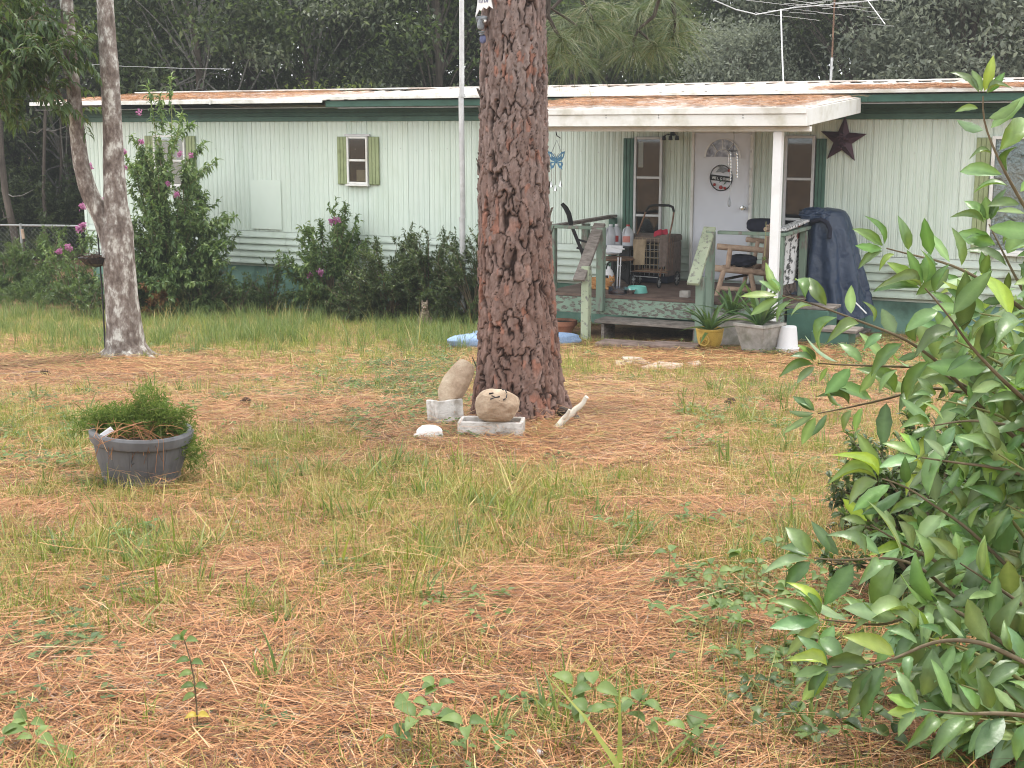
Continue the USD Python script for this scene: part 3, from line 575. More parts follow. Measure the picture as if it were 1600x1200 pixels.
# ------------------------------------------------------------------ porch canopy
DF = 2.78
cL, cR = 3.30, HP(1258, 185, DF)[0]
zb, zt = HP(1258, 197, DF)[1], HP(1255, 170, DF)[1]
can = thing('porch_canopy', 'white metal porch canopy on a white post, pine needles on its ribbed roof', 'porch canopy', H(5, 1.4, .4))
# front fascia with a lip
obj('front_fascia', B().hbox(cL, cR, DF - .03, DF, zb, zt - .052, .004), 'white_metal', can)
obj('fascia_lip', B().hbox(cL - .01, cR + .012, DF - .02, DF + .014, zt - .05, zt + .018, .005), 'white_metal', can)
ZB = 3.085
def sloped(u0, u1, z_lo, z_hi, d_front=DF, d_back=.40):
    rise = ZB - zt
    v, f = cbox((u1 - u0, d_front - d_back, 1), .003)
    v = v + np.array([(u0 + u1) / 2, (d_front + d_back) / 2, 0])
    s = (d_front - v[:, 1]) / (d_front - d_back)
    v[:, 2] = np.where(v[:, 2] > 0, z_hi + v[:, 2] - .5, z_lo + v[:, 2] + .5) + rise * s
    return Hm(v), f[:, ::-1]
cR2 = cR + .02
obj('side_fascia', sloped(cR - .01, cR2, zb, zt), 'white_metal', can)
obj('side_fascia', sloped(cL - .03, cL, zb, zt), 'white_metal', can)
obj('ceiling', sloped(cL + .005, cR - .015, zb + .06, zb + .075, DF - .035, .43), 'soffit', can)
n = 8; w = (cR - cL + .02) / n
for k in range(n):
    a = cL - .02 + k * w
    obj('roof_sheet', roof_sheet(a, a + w + .003, DF - .01, zt + .004 + .002 * (k % 2), .44, ZB + .004 + .002 * (k % 2), .2, .020), 'roof_metal', can)
bu0, bu1 = cL + .1, HP(1267, 200, 2.6)[0]
obj('beam', B().hbox(bu0, bu1, 2.55, 2.64, 2.69, zb - .002, .004), 'white_metal', can)
pu = HP(1213, 330, 2.6)[0]
pz = float(gz(*H(pu, 2.6, 0)[:2])) - .05
def post_tilt(u_top, u_bot, d, z0, z1, w):
    v, f = cbox((w, w, z1 - z0), .006); v[:, 2] += (z0 + z1) / 2
    s = (v[:, 2] - z0) / (z1 - z0); v[:, 0] += u_bot + (u_top - u_bot) * s; v[:, 1] += d
    return Hm(v), f[:, ::-1]
obj('post', post_tilt(HP(1217, 207, 2.6)[0], HP(1207, 475, 2.6)[0], 2.6, pz, 2.688, .095), 'white_paint', can)
obj('post', post_tilt(cL + .25, cL + .25, 2.6, float(gz(*H(cL + .25, 2.6, 0)[:2])) - .05, 2.688, .095), 'white_paint', can)
sb = B()
for px in (947, 1029, 1161):
    for py in (180, 184):
        c = HPT(px, py, DF + .001); sb.tube([c, c + np.array([*N2, 0]) * .004], .006, 6)
obj('fascia_screws', sb, 'black_metal', can)

# ------------------------------------------------------------------ porch deck with rails and step
DZ, DD = .75, 2.0
dL, dR = HP(857, 452, DD)[0] - .02, HP(1222, 420, DD)[0]
deck = thing('porch_deck', 'weathered wooden porch deck with flaking green railings and one step', 'porch', H(5, 1, .3))
nb = 14; bw = DD / nb
for k in range(nb):
    jit = rg.uniform(-.003, .003)
    obj('deck_board', B().hbox(dL - .03 + rg.uniform(-.012, .012), dR + .03 + rg.uniform(-.012, .012), .03 + k * bw + .004, .03 + (k + 1) * bw - .002, DZ - .035 + jit, DZ + jit, .004), 'deck_wood', deck)
obj('rim_board', B().hbox(dL, dR, DD - .01, DD + .028, .515, .712, .004), 'paint_peel', deck)
obj('rim_board', B().hbox(dL, dL + .035, .05, DD - .012, .515, .712, .004), 'paint_peel', deck)
obj('rim_board', B().hbox(dR - .035, dR, .05, DD - .012, .515, .712, .004), 'paint_peel', deck)
nu, ru = HP(916, 460, 2.55)[0], HP(1094, 490, 2.55)[0]
obj('step_tread', B().hbox(nu + .03, ru - .02, DD + .035, DD + .20, .462, .498, .005), 'wood_grey', deck)
obj('step_tread', B().hbox(nu + .03, ru - .02, DD + .206, DD + .38, .458, .496, .005), 'wood_grey', deck)
for uu in (nu + .13, ru - .13): obj('stringer', B().hbox(uu - .02, uu + .02, DD + .03, DD + .36, .15, .455, .004), 'wood_grey', deck)
def post(u, d, z0, z1, w=.09, m='paint_worn', label=None): return obj('post', B().hbox(u - w / 2, u + w / 2, d - w / 2, d + w / 2, z0, z1, .006), m, deck, label=label)
def gzh(u, d): return float(gz(*H(u, d, 0)[:2]))
RZ = 1.565
pL = HP(938, 400, DD + .05)[0]; pR = HP(1111, 400, DD + .05)[0]
post(dL + .05, DD - .05, DZ + .002, RZ - .04); post(pL + .02, DD + .075, .56, RZ - .002); post(pR, DD + .075, .56, RZ - .002)
post(dR - .05, DD - .05, gzh(dR, DD) - .05, RZ - .04)
post(nu, 2.55, gzh(nu, 2.55) - .05, HP(905, 415, 2.55)[1], .095, 'paint_pale'); post(ru, 2.55, gzh(ru, 2.55) - .05, HP(1085, 432, 2.55)[1], .095, 'paint_worn')
obj('rail', B().hbox(dL, pL - .03, DD - .09, DD - .005, RZ - .038, RZ, .005), 'paint_worn', deck)
obj('rail', B().hbox(pR + .05, dR + .02, DD - .09, DD - .005, RZ - .038, RZ, .005), 'paint_worn', deck)
obj('rail', B().bar(H(dL + .03, DD - .1, RZ - .02), H(dL + .06, .06, RZ + .005), .09, .04), 'wood_grey', deck)
obj('rail', B().bar(H(dR - .03, DD - .1, RZ - .02), H(dR - .03, .06, RZ + .005), .09, .04), 'paint_worn', deck)
obj('baluster', B().hbox(dL + .02, dL + .11, .95, 1.04, DZ + .002, RZ - .04, .005), 'paint_worn', deck)
obj('baluster', B().hbox(dL + .02, dL + .11, .06, .15, DZ + .002, RZ - .02, .005), 'trim_mid', deck)
obj('baluster', B().hbox(dR - .08, dR, .95, 1.04, DZ + .002, RZ - .04, .005), 'paint_worn', deck)
# sloping hand rails
def hand(u_top, u_bot, m, z_bot):
    obj('hand_rail', B().bar(H(u_top, DD + .03, RZ + .035), H(u_bot, 2.70, z_bot), .14, .04, up=(0, 0, 1)), m, deck)
hand(pL - .02, nu - .03, 'wood_grey', HP(902, 438, 2.7)[1]); hand(pR - .03, ru - .04, 'paint_pale', HP(1080, 444, 2.7)[1])
# ------------------------------------------------------------------ leaves and plants
def frames(dirs, ups):
    x = unit(dirs); y = unit(np.cross(ups, x)); z = np.cross(x, y); return x, y, z
def place(tv, tf, cen, x, y, z, sx, sy, sz=None):
    """Copies of a template at many frames, as one mesh (each copy an island)."""
    sz = sx if sz is None else sz; n, k = len(cen), len(tv)
    v = cen[:, None] + x[:, None] * (tv[None, :, 0:1] * np.reshape(sx, (-1, 1, 1))) + y[:, None] * (tv[None, :, 1:2] * np.reshape(sy, (-1, 1, 1))) + z[:, None] * (tv[None, :, 2:3] * np.reshape(sz, (-1, 1, 1)))
    f = tf[None] + (np.arange(n) * k)[:, None, None]
    return v.reshape(-1, 3), f.reshape(-1, tf.shape[1])
# templates: along +x from 0 to 1, half-width 0.5 in y
T4 = np.array([[0, 0, 0], [.45, .5, .06], [1, 0, -.08], [.45, -.5, .06]]); F4 = np.array([[0, 1, 2], [0, 2, 3]])
def leaf_template(n=5, droop=.18, fold=.12, shape=1.0, mid=.42):
    s = np.linspace(0, 1, n + 1); w = 0.5 * np.sin(np.pi * s ** (math.log(.5) / math.log(mid))) ** shape; w[0] = w[-1] = 0
    v = [];
    for a, b_ in zip(s, w):
        zc = .10 * math.sin(a * math.pi) - droop * a * a
        v += [[a, b_, zc + fold * b_], [a, 0, zc], [a, -b_, zc + fold * b_]]
    f = []
    for k in range(n):
        o = 3 * k
        for q in ((o, o + 1, o + 4, o + 3), (o + 1, o + 2, o + 5, o + 4)): f += [[q[0], q[3], q[2]], [q[0], q[2], q[1]]]
    return np.array(v), np.array(f)
TL, FL = leaf_template(4)
TB, FB = leaf_template(6, .22, .25, .9, .45)
TLa, FLa = leaf_template(3, .25, .15, .9, .4)
def rdir(r, n): return unit(r.normal(size=(n, 3)))
def curve(p, q, sag, r, n=7, wob=.06):
    s = np.linspace(0, 1, n)[:, None]; p, q = np.asarray(p, float), np.asarray(q, float); L = np.linalg.norm(q - p)
    w = np.cumsum(r.normal(size=(n, 3)), 0) * wob * L / n; w -= s * w[-1]
    return p + (q - p) * s + w * 1.0 + np.array([0, 0, 1.0]) * (sag * L * np.sin(np.pi * s))
def bushy(seed, base, hgt, rad, n_stem, n_twig, n_leaf, L, W, low=.15, top_bias=1.0, tw=.30, lean=(0, 0), template=(T4, F4), stem_r=.012, droop=.2, twig_r=.003, shape=.75):
    """Stems from the base into an egg-shaped crown, twigs on the stems, leaves along twigs. Returns (stems B, leaf mesh, twig tips)."""
    r = np.random.default_rng(seed); base = np.asarray(base, float); S = B(); cen, dr, tips = [], [], []
    for k in range(n_stem):
        a = r.uniform(0, 2 * math.pi); el = r.uniform(low, 1) ** top_bias
        rr = rad * math.sqrt(max(0, 1 - (2 * el - 1) ** 2 * shape)) * r.uniform(.45, 1)
        tip = base + np.array([math.cos(a) * rr + lean[0] * el, math.sin(a) * rr + lean[1] * el, hgt * el])
        st = curve(base + r.normal(size=3) * np.array([.06, .06, 0]) * rad, tip, .10, r, 7)
        S.tube(st, np.linspace(stem_r, stem_r * .25, 7), 5, caps=False)
        for t in range(n_twig):
            i = r.uniform(.35, 1) * 6; i0 = min(int(i), 5); p = st[i0] + (st[i0 + 1] - st[i0]) * (i - i0)
            out = unit(p - base - np.array([0, 0, hgt * .3])); d = unit(out + rdir(r, 1)[0] * .8 + np.array([0, 0, .35]))
            ln = tw * hgt * r.uniform(.4, 1); q = p + d * ln; tp = curve(p, q, -.05, r, 4); S.tube(tp, np.linspace(twig_r, twig_r * .4, 4), 3, caps=False); tips.append(q)
            s = np.sort(r.random(n_leaf)); idx = s * 3; i0 = np.minimum(idx.astype(int), 2); pts = tp[i0] + (tp[i0 + 1] - tp[i0]) * (idx - i0)[:, None]
            cen.append(pts); dr.append(unit(d * .6 + rdir(r, n_leaf) * .9 - np.array([0, 0, droop])))
    cen, dr = np.vstack(cen), np.vstack(dr); n = len(cen)
    x, y, z = frames(dr, np.array([0, 0, 1.0]) + rdir(r, n) * .5)
    sc = r.uniform(.6, 1.15, n)
    return S, place(*template, cen, x, y, z, L * sc, W * sc), np.array(tips)
def shrub(name, label, cat, seed, base, hgt, rad, n_stem, n_twig, n_leaf, L, W, m='leaf_mid', group=None, wood='twig', **k):
    t = thing(name, label, cat, base, group)
    S, lv, tips = bushy(seed, base, hgt, rad, n_stem, n_twig, n_leaf, L, W, **k)
    obj('stems', S, wood, t); obj('foliage', lv, m, t, kind='stuff')
    return t, tips
def blossom(t, P, seed, size=.07):
    r = np.random.default_rng(seed); n = 46
    c = P + np.clip(r.normal(size=(n, 3)) * .26, -.5, .5) * size; x, y, z = frames(rdir(r, n), rdir(r, n))
    obj('flower_cluster', place(T4, F4, c, x, y, z, r.uniform(.6, .9, n) * size * .62, r.uniform(.6, .9, n) * size * .6), 'petal', t)

# ------------------------------------------------------------------ the big pine
PB = G(810, 652); PY = PB[1]
def pine_axis(z):
    pz = np.array([PB[2] - .1, AY(808, 500, PY)[2], AY(803, 300, PY)[2], AY(803, 0, PY)[2], 9.0]); px = np.array([AY(812, 640, PY)[0], AY(808, 500, PY)[0], AY(803, 300, PY)[0], AY(802, 0, PY)[0], AY(801, 0, PY)[0] + .05])
    rr = np.array([.315, .262, .232, .212, .15])
    return np.interp(z, pz, px), np.interp(z, pz, rr)
pine = thing('pine_tree', 'thick pine trunk with reddish flaking bark in the middle of the yard', 'tree', (PB[0], PB[1], PB[2]))
def bark_trunk(z0, z1, dz, nth, seed):
    r = np.random.default_rng(seed); z = np.arange(z0, z1, dz); th = np.arange(nth) * 2 * math.pi / nth
    Z, TH = np.meshgrid(z, th, indexing='ij'); ax, rad = pine_axis(Z); R0 = .23
    flare = .07 * np.exp(-np.maximum(Z - PB[2], 0) / .22) * (1 + .35 * np.sin(TH * 5 + 1.3) + .2 * np.sin(TH * 3))
    rad = rad + flare * .8
    def cells(cw, chh, sd, warp):
        q = np.random.default_rng(sd); nu = int(round(2 * math.pi * R0 / cw)); cw2 = 2 * math.pi * R0 / nu; nv = int((z1 - z0) / chh) + 3
        gu, gv = np.meshgrid(np.arange(-2, nu + 2), np.arange(-1, nv), indexing='ij'); jit = q.random((nu, nv + 1, 2)); tone = q.random((nu, nv + 1)); hgt = q.random((nu, nv + 1))
        wu = np.mod(gu, nu); pts = np.stack([gu + jit[wu, gv, 0], gv + jit[wu, gv, 1] + .5 * (wu % 2)], -1).reshape(-1, 2)
        P = np.stack([np.cos(TH) * 2.5, np.sin(TH) * 2.5, Z * 6], -1)
        uu = TH * R0 / cw2 + warp * (meshkit.fbm(P * 1.6, 3, sd) - .5); vv = (Z - z0) / chh + warp * 1.2 * (meshkit.fbm(P * 1.6 + 9, 3, sd + 4) - .5)
        d, i = cKDTree(pts).query(np.stack([uu, vv], -1).reshape(-1, 2), k=2)
        return (d[:, 1] - d[:, 0]).reshape(Z.shape), tone[wu, gv].reshape(-1)[i[:, 0]].reshape(Z.shape), hgt[wu, gv].reshape(-1)[i[:, 0]].reshape(Z.shape)
    e1, t1, h1 = cells(.058, .25, seed + 1, 1.3); e2, t2, h2 = cells(.024, .07, seed + 2, 1.2)
    P3 = np.stack([np.cos(TH) * R0, np.sin(TH) * R0, Z * .55], -1)
    fine = meshkit.fbm(P3 * 45, 4, 11); broad = meshkit.fbm(P3 * 7, 3, 17)
    wide = np.clip((meshkit.fbm(P3 * np.array([16, 16, 9]), 3, 41) - .30) * 3.2, .12, 1.3); pl1 = np.clip(e1 / (.21 * wide), 0, 1); pl1 = pl1 * pl1 * (3 - 2 * pl1); pl2 = np.clip(e2 / .13, 0, 1)
    disp = -.030 * (1 - pl1) * np.clip(wide, .2, 1) + .018 * (h1 - .5) * pl1 + pl1 * (-.006 * (1 - pl2) + .013 * (h2 - .5) * pl2) + .010 * (fine - .5)
    rr = rad + disp
    v = np.stack([ax + rr * np.cos(TH), PY + rr * np.sin(TH), Z], -1).reshape(-1, 3)
    n, m = Z.shape; i, j = np.meshgrid(np.arange(n - 1), np.arange(m), indexing='ij')
    f = np.stack([i * m + j, i * m + (j + 1) % m, (i + 1) * m + (j + 1) % m, (i + 1) * m + j], -1).reshape(-1, 4)
    low = np.clip((3.0 - Z) / 1.6, 0, 1)[..., None]; grey = np.array([.29, .235, .215]) * (1 - low) + np.array([.265, .185, .158]) * low; brown = np.array([.17, .12, .104]) * (1 - low) + np.array([.17, .098, .076]) * low; red, crev = np.array([.30, .125, .078]), np.array([.036, .022, .018])
    mixv = np.clip(.55 * t2 + .35 * t1 + .6 * (broad - .5), 0, 1)[..., None]
    col = grey * mixv + brown * (1 - mixv)
    redm = np.clip(((t2 > .90) | ((t1 > .86) & (t2 > .3))) * 1.0 * np.clip((broad - .42) * 5, 0, .8), 0, 1)[..., None]
    # freshly shed plates are redder lower down and on the left side
    col = col * (1 - .85 * redm) + red * .85 * redm
    col = col * (.8 + .5 * fine[..., None]); inn = np.clip(1 - pl1 * 1.3, 0, 1)[..., None]
    col = col * (1 - inn) + crev * inn
    return v, f, col.reshape(-1, 3)
v, f, c = bark_trunk(PB[2] - .12, 3.95, .0065, 240, 21)
obj('trunk', (v, f), 'pine_bark', pine, smooth=True, colors=c)
v, f, c = bark_trunk(3.94, 9.0, .03, 60, 22)
obj('upper_trunk', (v, f), 'pine_bark', pine, smooth=True, colors=c)
# loose bark scales on the trunk's edge
fb = B(); r = np.random.default_rng(5)
for k in range(46):
    z = r.uniform(1.1, 3.8); a = r.choice([0, math.pi]) + r.normal() * .35; ax, rad = pine_axis(z)
    c0 = np.array([ax + (rad + .004) * math.cos(a), PY + (rad + .004) * math.sin(a), z]); n = np.array([math.cos(a), math.sin(a), 0]); tz = np.array([0, 0, 1.0]) + n * r.uniform(.1, .45)
    fb.bar(c0, c0 + unit(tz) * r.uniform(.03, .075), r.uniform(.02, .045), .004, up=n, ch=.002)
obj('bark_scales', fb, 'dark_bark', pine, kind='stuff')
rt = B(); p0 = AY(868, 650, PY - .18)
rt.tube([AY(868, 648, PY - .12), AY(880, 640, PY - .2), AY(892, 643, PY - .26), AY(902, 653, PY - .3), AY(908, 664, PY - .32)], [.03, .026, .022, .018, .01], 7)
obj('root', rt, 'dark_bark', pine)
# a drooping bough with needle tufts behind the trunk on the right
lim = B(); BY = PY + .75
def bough(pts, r0, r1): lim.tube([AY(a, b_, BY + c) for a, b_, c in pts], np.linspace(r0, r1, len(pts)), 7)
top = np.array([PB[0], PY + .1, 4.6])
lim.tube([top, AY(900, -120, BY), AY(905, -40, BY), AY(910, 5, BY), AY(932, 40, BY)], [.035, .03, .022, .016, .008], 7)
lim.tube([top, AY(960, -160, BY + .2), AY(1040, -60, BY + .2), AY(1052, 5, BY + .2), AY(1056, 40, BY + .2), AY(1052, 55, BY + .2)], [.04, .034, .026, .018, .013, .008], 7)
bough([(905, -30, .0), (862, 14, -.1), (890, 32, -.1), (905, 44, -.1)], .016, .007)
bough([(1040, -40, .1), (1022, 25, .1), (998, 45, .1), (990, 62, .1), (990, 78, .1)], .016, .007)
bough([(998, 48, .1), (1012, 60, .1), (1023, 72, .1)], .010, .006)
bough([(858, -20, -.3), (856, 25, -.35), (870, 52, -.35), (876, 60, -.35)], .020, .008)
obj('limb', lim, 'dark_bark', pine)
def tuft(P, seed, n=150, L=.31):
    r = np.random.default_rng(seed); s = np.linspace(0, 1, 5)
    d0 = rdir(r, n); d0[:, 2] = np.abs(d0[:, 2]) * .6 - .25; d0 = unit(d0); ln = L * r.uniform(.7, 1.1, n); dr = r.uniform(.35, 1.15, n)
    pts = P + (r.normal(size=(n, 3)) * .012)[:, None] + d0[:, None] * (s[None, :, None] * ln[:, None, None]) - np.array([0, 0, 1.0]) * (s[None, :, None] ** 2 * (ln * dr * .75)[:, None, None])
    side = unit(np.cross(d0, r.normal(size=(n, 3))))[:, None] * (np.array([.0016, .0016, .0015, .0012, .0003])[None, :, None])
    v = np.stack([pts + side, pts - side], 2).reshape(n, -1, 3); k = np.arange(4); q = np.stack([2 * k, 2 * k + 1, 2 * k + 3, 2 * k + 2], 1)
    return v.reshape(-1, 3), (q[None] + (np.arange(n) * 10)[:, None, None]).reshape(-1, 4)
spots = [(932, 40, 0), (905, 44, -.1), (990, 78, .1), (1023, 72, .1), (1052, 55, .2), (876, 60, -.35), (1058, 30, .2), (920, 12, 0), (968, 55, .15), (955, 10, .3), (1030, -6, .1), (880, 30, .1), (1000, 15, .3), (865, 85, -.1), (900, 92, .2)]
for k, (a, b_, c) in enumerate(spots): obj('needle_cluster', tuft(AY(a, b_, BY + c), 60 + k, 170 if k < 6 else 130), 'pine_green', pine)
# high crown out of sight above
lb = B(); r = np.random.default_rng(8); cl = []
for k in range(16):
    a = r.uniform(0, 6.28); z = r.uniform(6.2, 8.9); q = np.array([PB[0] + math.cos(a) * r.uniform(1.2, 2.3), PY + math.sin(a) * r.uniform(1.2, 2.3), z + .3]); p = np.array([PB[0], PY, z - .2])
    lb.tube(curve(p, q, .05, r), np.linspace(.05, .012, 7), 5)
    for j in range(6): cl.append(p + (q - p) * r.uniform(.5, 1.05) + r.normal(size=3) * .2)
obj('limb', lb, 'dark_bark', pine)
vs, fs, o = [], [], 0
for k, c in enumerate(cl):
    v, f = tuft(c, 900 + k, 60); vs.append(v); fs.append(f + o); o += len(v)
obj('crown', (np.vstack(vs), np.vstack(fs)), 'pine_green', pine, kind='stuff')

# ------------------------------------------------------------------ the forked tree on the left
FBp = G(197, 556); FY = FBp[1]
ft = thing('forked_tree', 'pale lichen mottled tree forking low into two trunks at the left', 'tree', FBp)
def rough_tube(keys, sides=40, seed=0, amp=.05, step=.04):
    k = np.array(keys, float); d = np.r_[0, np.cumsum(np.linalg.norm(np.diff(k[:, :3], axis=0), axis=1))]; s = np.arange(0, d[-1], step)
    p = np.stack([np.interp(s, d, k[:, i]) for i in range(3)], 1)
    for _ in range(6): p[1:-1] = (p[:-2] + 2 * p[1:-1] + p[2:]) / 4
    rr = np.interp(s, d, k[:, 3]); b_ = B(); b_.tube(p, rr, sides); v, f = b_.mesh()
    cen = np.repeat(p, sides, 0); cen = np.vstack([cen, np.repeat(p[:1], sides + 1, 0), np.repeat(p[-1:], sides + 1, 0)])
    q = v * np.array([14, 14, 6.0]); v = v + unit(v - cen) * (amp * np.repeat(np.r_[rr, rr[0], rr[-1]], [*([sides] * len(rr)), sides + 1, sides + 1])[:, None] * 2 * (meshkit.fbm(q + seed, 4, 3) - .5)[:, None])
    return v, f
def K(px, py, w, dy=0):
    P = AY(px, py, FY + dy); return [*P, w / 2 / FPX * (FY + dy) * 1.0]
tr = [K(200, 575, 92), K(199, 553, 80), K(197, 540, 62), K(193, 500, 53), K(188, 440, 50), K(184, 390, 50), K(183, 362, 50), K(183, 345, 40), K(182, 325, 22)]
v1, f1 = rough_tube(tr, 48, 1, .07)
v2, f2 = rough_tube([K(186, 365, 44), K(181, 320, 37), K(178, 270, 33), K(176, 200, 29), K(172, 120, 28), K(166, 40, 26), K(161, -60, 24), K(150, -330, 20), K(150, -600, 12)], 40, 2, .06)
v3, f3 = rough_tube([K(176, 372, 40, .02), K(158, 335, 30, .02), K(138, 300, 27, .0), K(125, 250, 24, -.03), K(118, 180, 22, -.05), K(113, 120, 21, -.08), K(108, 60, 20, -.1), K(102, -20, 19, -.1), K(80, -250, 16, -.2), K(60, -500, 9, -.3)], 40, 3, .07)
obj('trunk', (np.vstack([v1, v2, v3]), np.vstack([f1, f2 + len(v1), f3 + len(v1) + len(v2)])), 'grey_bark', ft, smooth=True)
rb = B(); r = np.random.default_rng(4)
for a, ln in ((2.9, .3), (-.4, .42), (-1.2, .3), (-2.2, .28), (.3, .3)):
    p = FBp + np.array([math.cos(a) * .16, math.sin(a) * .16, .06]); q = FBp + np.array([math.cos(a) * (.2 + ln), math.sin(a) * (.2 + ln), 0]); q[2] = float(gz(q[0], q[1])) - .015
    rb.tube(curve(p, q, -.12, r, 6), np.linspace(.05, .014, 6), 8)
obj('root', rb, 'grey_bark', ft, smooth=True)
lb = B(); cen, dr = [], []
def spray(pts, n, seed, spread=.12, L=.1):
    r = np.random.default_rng(seed); p = np.array([AY(a, b_, FY + c) for a, b_, c in pts]); lb.tube(p, np.linspace(.012, .004, len(p)), 5, caps=False)
    for k in range(n):
        s = r.uniform(.15, 1) * (len(p) - 1); i = min(int(s), len(p) - 2); q = p[i] + (p[i + 1] - p[i]) * (s - i) + r.normal(size=3) * spread
        d = unit(r.normal(size=3) * .7 + np.array([0, 0, -.55])); e = q + d * r.uniform(.18, .34); lb.tube([q, (q + e) / 2 + [0, 0, .01], e], .0022, 3, caps=False)
        m = 11; t = np.linspace(.1, 1, m)[:, None]; sd = unit(np.cross(d, [0, 0, 1.0]) + 1e-6) * np.where(np.arange(m) % 2, 1, -1)[:, None]
        cen.append(q + (e - q) * t); dr.append(unit(d * .55 + sd * .8 + np.array([0, 0, -.35]) + r.normal(size=(m, 3)) * .15))
spray([(96, 150, -.1), (50, 70, -.3), (10, 30, -.4), (-40, 10, -.5)], 50, 1, .17)
spray([(70, 10, -.1), (45, 30, -.4), (10, 70, -.5), (-20, 110, -.6)], 50, 2, .17)
spray([(80, 60, -.1), (62, 70, -.5), (35, 95, -.7), (5, 130, -.8)], 44, 3, .14)
spray([(98, 158, -.1), (80, 140, -.25), (45, 128, -.3), (10, 125, -.4)], 26, 4, .12)
spray([(112, 75, -.1), (122, 65, -.3), (136, 58, -.4)], 6, 5, .05)
spray([(90, -40, -.2), (30, -30, -.3), (-40, 0, -.4)], 50, 6, .25)
cen, dr = np.vstack(cen), np.vstack(dr); n = len(cen); r = np.random.default_rng(9); x, y, z = frames(dr, np.array([0, 0, 1.0]) + rdir(r, n) * .4)
obj('branch', lb, 'twig', ft, kind='stuff'); obj('foliage', place(TLa, FLa, cen, x, y, z, r.uniform(.10, .16, n), r.uniform(.028, .044, n)), 'leaf_pecan', ft, kind='stuff')

# ------------------------------------------------------------------ shrubs along the house
CM = 'crape myrtles with pink flowers by the house'
b0 = G(268, 488)
m1, tips = shrub('crape_myrtle', 'tall shrub with pink flowers covering the left window of the home', 'shrub', 31, b0, 2.35, .98, 56, 12, 26, .10, .044, 'leaf_myrtle', droop=.35, template=(TLa, FLa), top_bias=1.15, low=.08, stem_r=.016, tw=.17)
r = np.random.default_rng(77)
S, lv, _ = bushy(32, b0 + np.array([.10, -.15, 0]), 1.45, 1.05, 46, 11, 26, .095, .042, droop=.45, template=(TLa, FLa), low=.05, tw=.24)
obj('stems', S, 'twig', m1); obj('foliage', lv, 'leaf_myrtle', m1, kind='stuff')
sp = B(); cc, dd = [], []
for (x0, y0, x1, y1) in ((262, 300, 268, 118), (255, 260, 228, 128), (270, 250, 285, 175), (280, 270, 322, 222), (285, 300, 340, 250), (240, 270, 205, 210), (262, 230, 300, 195), (300, 360, 372, 340), (230, 320, 196, 245), (255, 210, 250, 150)):
    p, q = AY(x0, y0, b0[1] - .25 + r.normal() * .15), AY(x1, y1, b0[1] - .3 + r.normal() * .2); tp = curve(p, q, .04, r, 9); sp.tube(tp, np.linspace(.007, .002, 9), 4, caps=False)
    n = 84; s = r.uniform(.05, 1, n) * 8; i = np.minimum(s.astype(int), 7); P = tp[i] + (tp[i + 1] - tp[i]) * (s - i)[:, None]; d = unit(q - p)
    cc.append(P); dd.append(unit(d * .4 + rdir(r, n) - np.array([0, 0, .25])))
cc, dd = np.vstack(cc), np.vstack(dd); x, y, z = frames(dd, np.array([0, 0, 1.0]) + rdir(r, len(cc)) * .4)
obj('stems', sp, 'green_twig', m1); obj('foliage', place(TLa, FLa, cc, x, y, z, r.uniform(.08, .14, len(cc)), r.uniform(.028, .045, len(cc))), 'leaf_myrtle', m1, kind='stuff')
for k, (a, b_) in enumerate([(218, 175), (194, 237), (221, 222), (281, 241), (298, 243), (262, 287), (195, 262), (276, 304)]): blossom(m1, AY(a, b_, b0[1] - .75), 200 + k, .062)
b0 = G(118, 480)
m2, _ = shrub('crape_myrtle', 'small shrub with pink flowers at the left corner of the home', 'shrub', 33, b0, 1.15, .5, 16, 7, 16, .08, .032, 'leaf_myrtle', template=(TLa, FLa), droop=.3)
for k, (a, b_) in enumerate([(124, 358), (107, 387), (92, 393), (130, 352)]): blossom(m2, AY(a, b_, b0[1] - .4), 240 + k, .085)
b1 = np.array([*AY(150, 300, b0[1] - .4)[:2], 0])
for k, (a, b_) in enumerate([(140, 260), (160, 315), (128, 322)]): blossom(m1, AY(a, b_, 20.2), 250 + k, .08)
b0 = G(515, 492)
m3, _ = shrub('crape_myrtle', 'middle shrub with a few pink flowers against the pale siding', 'shrub', 35, b0, 1.55, .64, 42, 10, 18, .085, .034, 'leaf_myrtle', template=(TLa, FLa), droop=.2, tw=.18)
sp = B(); cc, dd = [], []
for (x0, y0, x1, y1) in ((520, 380, 524, 310), (505, 400, 482, 345), (535, 400, 562, 345), (500, 420, 465, 372), (540, 420, 575, 372)):
    p, q = AY(x0, y0, b0[1] - .2), AY(x1, y1, b0[1] - .2); tp = curve(p, q, .04, r, 9); sp.tube(tp, np.linspace(.006, .002, 9), 4, caps=False)
    n = 30; s = r.uniform(.1, 1, n) * 8; i = np.minimum(s.astype(int), 7); cc.append(tp[i] + (tp[i + 1] - tp[i]) * (s - i)[:, None]); dd.append(unit(unit(q - p) * .4 + rdir(r, n)))
cc, dd = np.vstack(cc), np.vstack(dd); x, y, z = frames(dd, np.array([0, 0, 1.0]) + rdir(r, len(cc)) * .4)
obj('stems', sp, 'green_twig', m3); obj('foliage', place(TLa, FLa, cc, x, y, z, r.uniform(.07, .11, len(cc)), r.uniform(.026, .04, len(cc))), 'leaf_myrtle', m3, kind='stuff')
for k, (a, b_) in enumerate([(518, 346), (527, 344), (500, 426), (482, 428)]): blossom(m3, AY(a, b_, b0[1] - .5), 260 + k, .075)
def GH(px, d):
    u, _ = HP(px, 480, d); P = H(u, d, 0); P[2] = float(gz(P[0], P[1])); return P
AZ = dict(template=(T4, F4), droop=.05, low=.1, tw=.22)
shrub('azalea_bush', 'dense dark green azalea bush left of the sitting cat', 'shrub', 41, GH(605, .85), 1.12, .68, 60, 10, 22, .060, .025, 'leaf_azalea', **AZ)
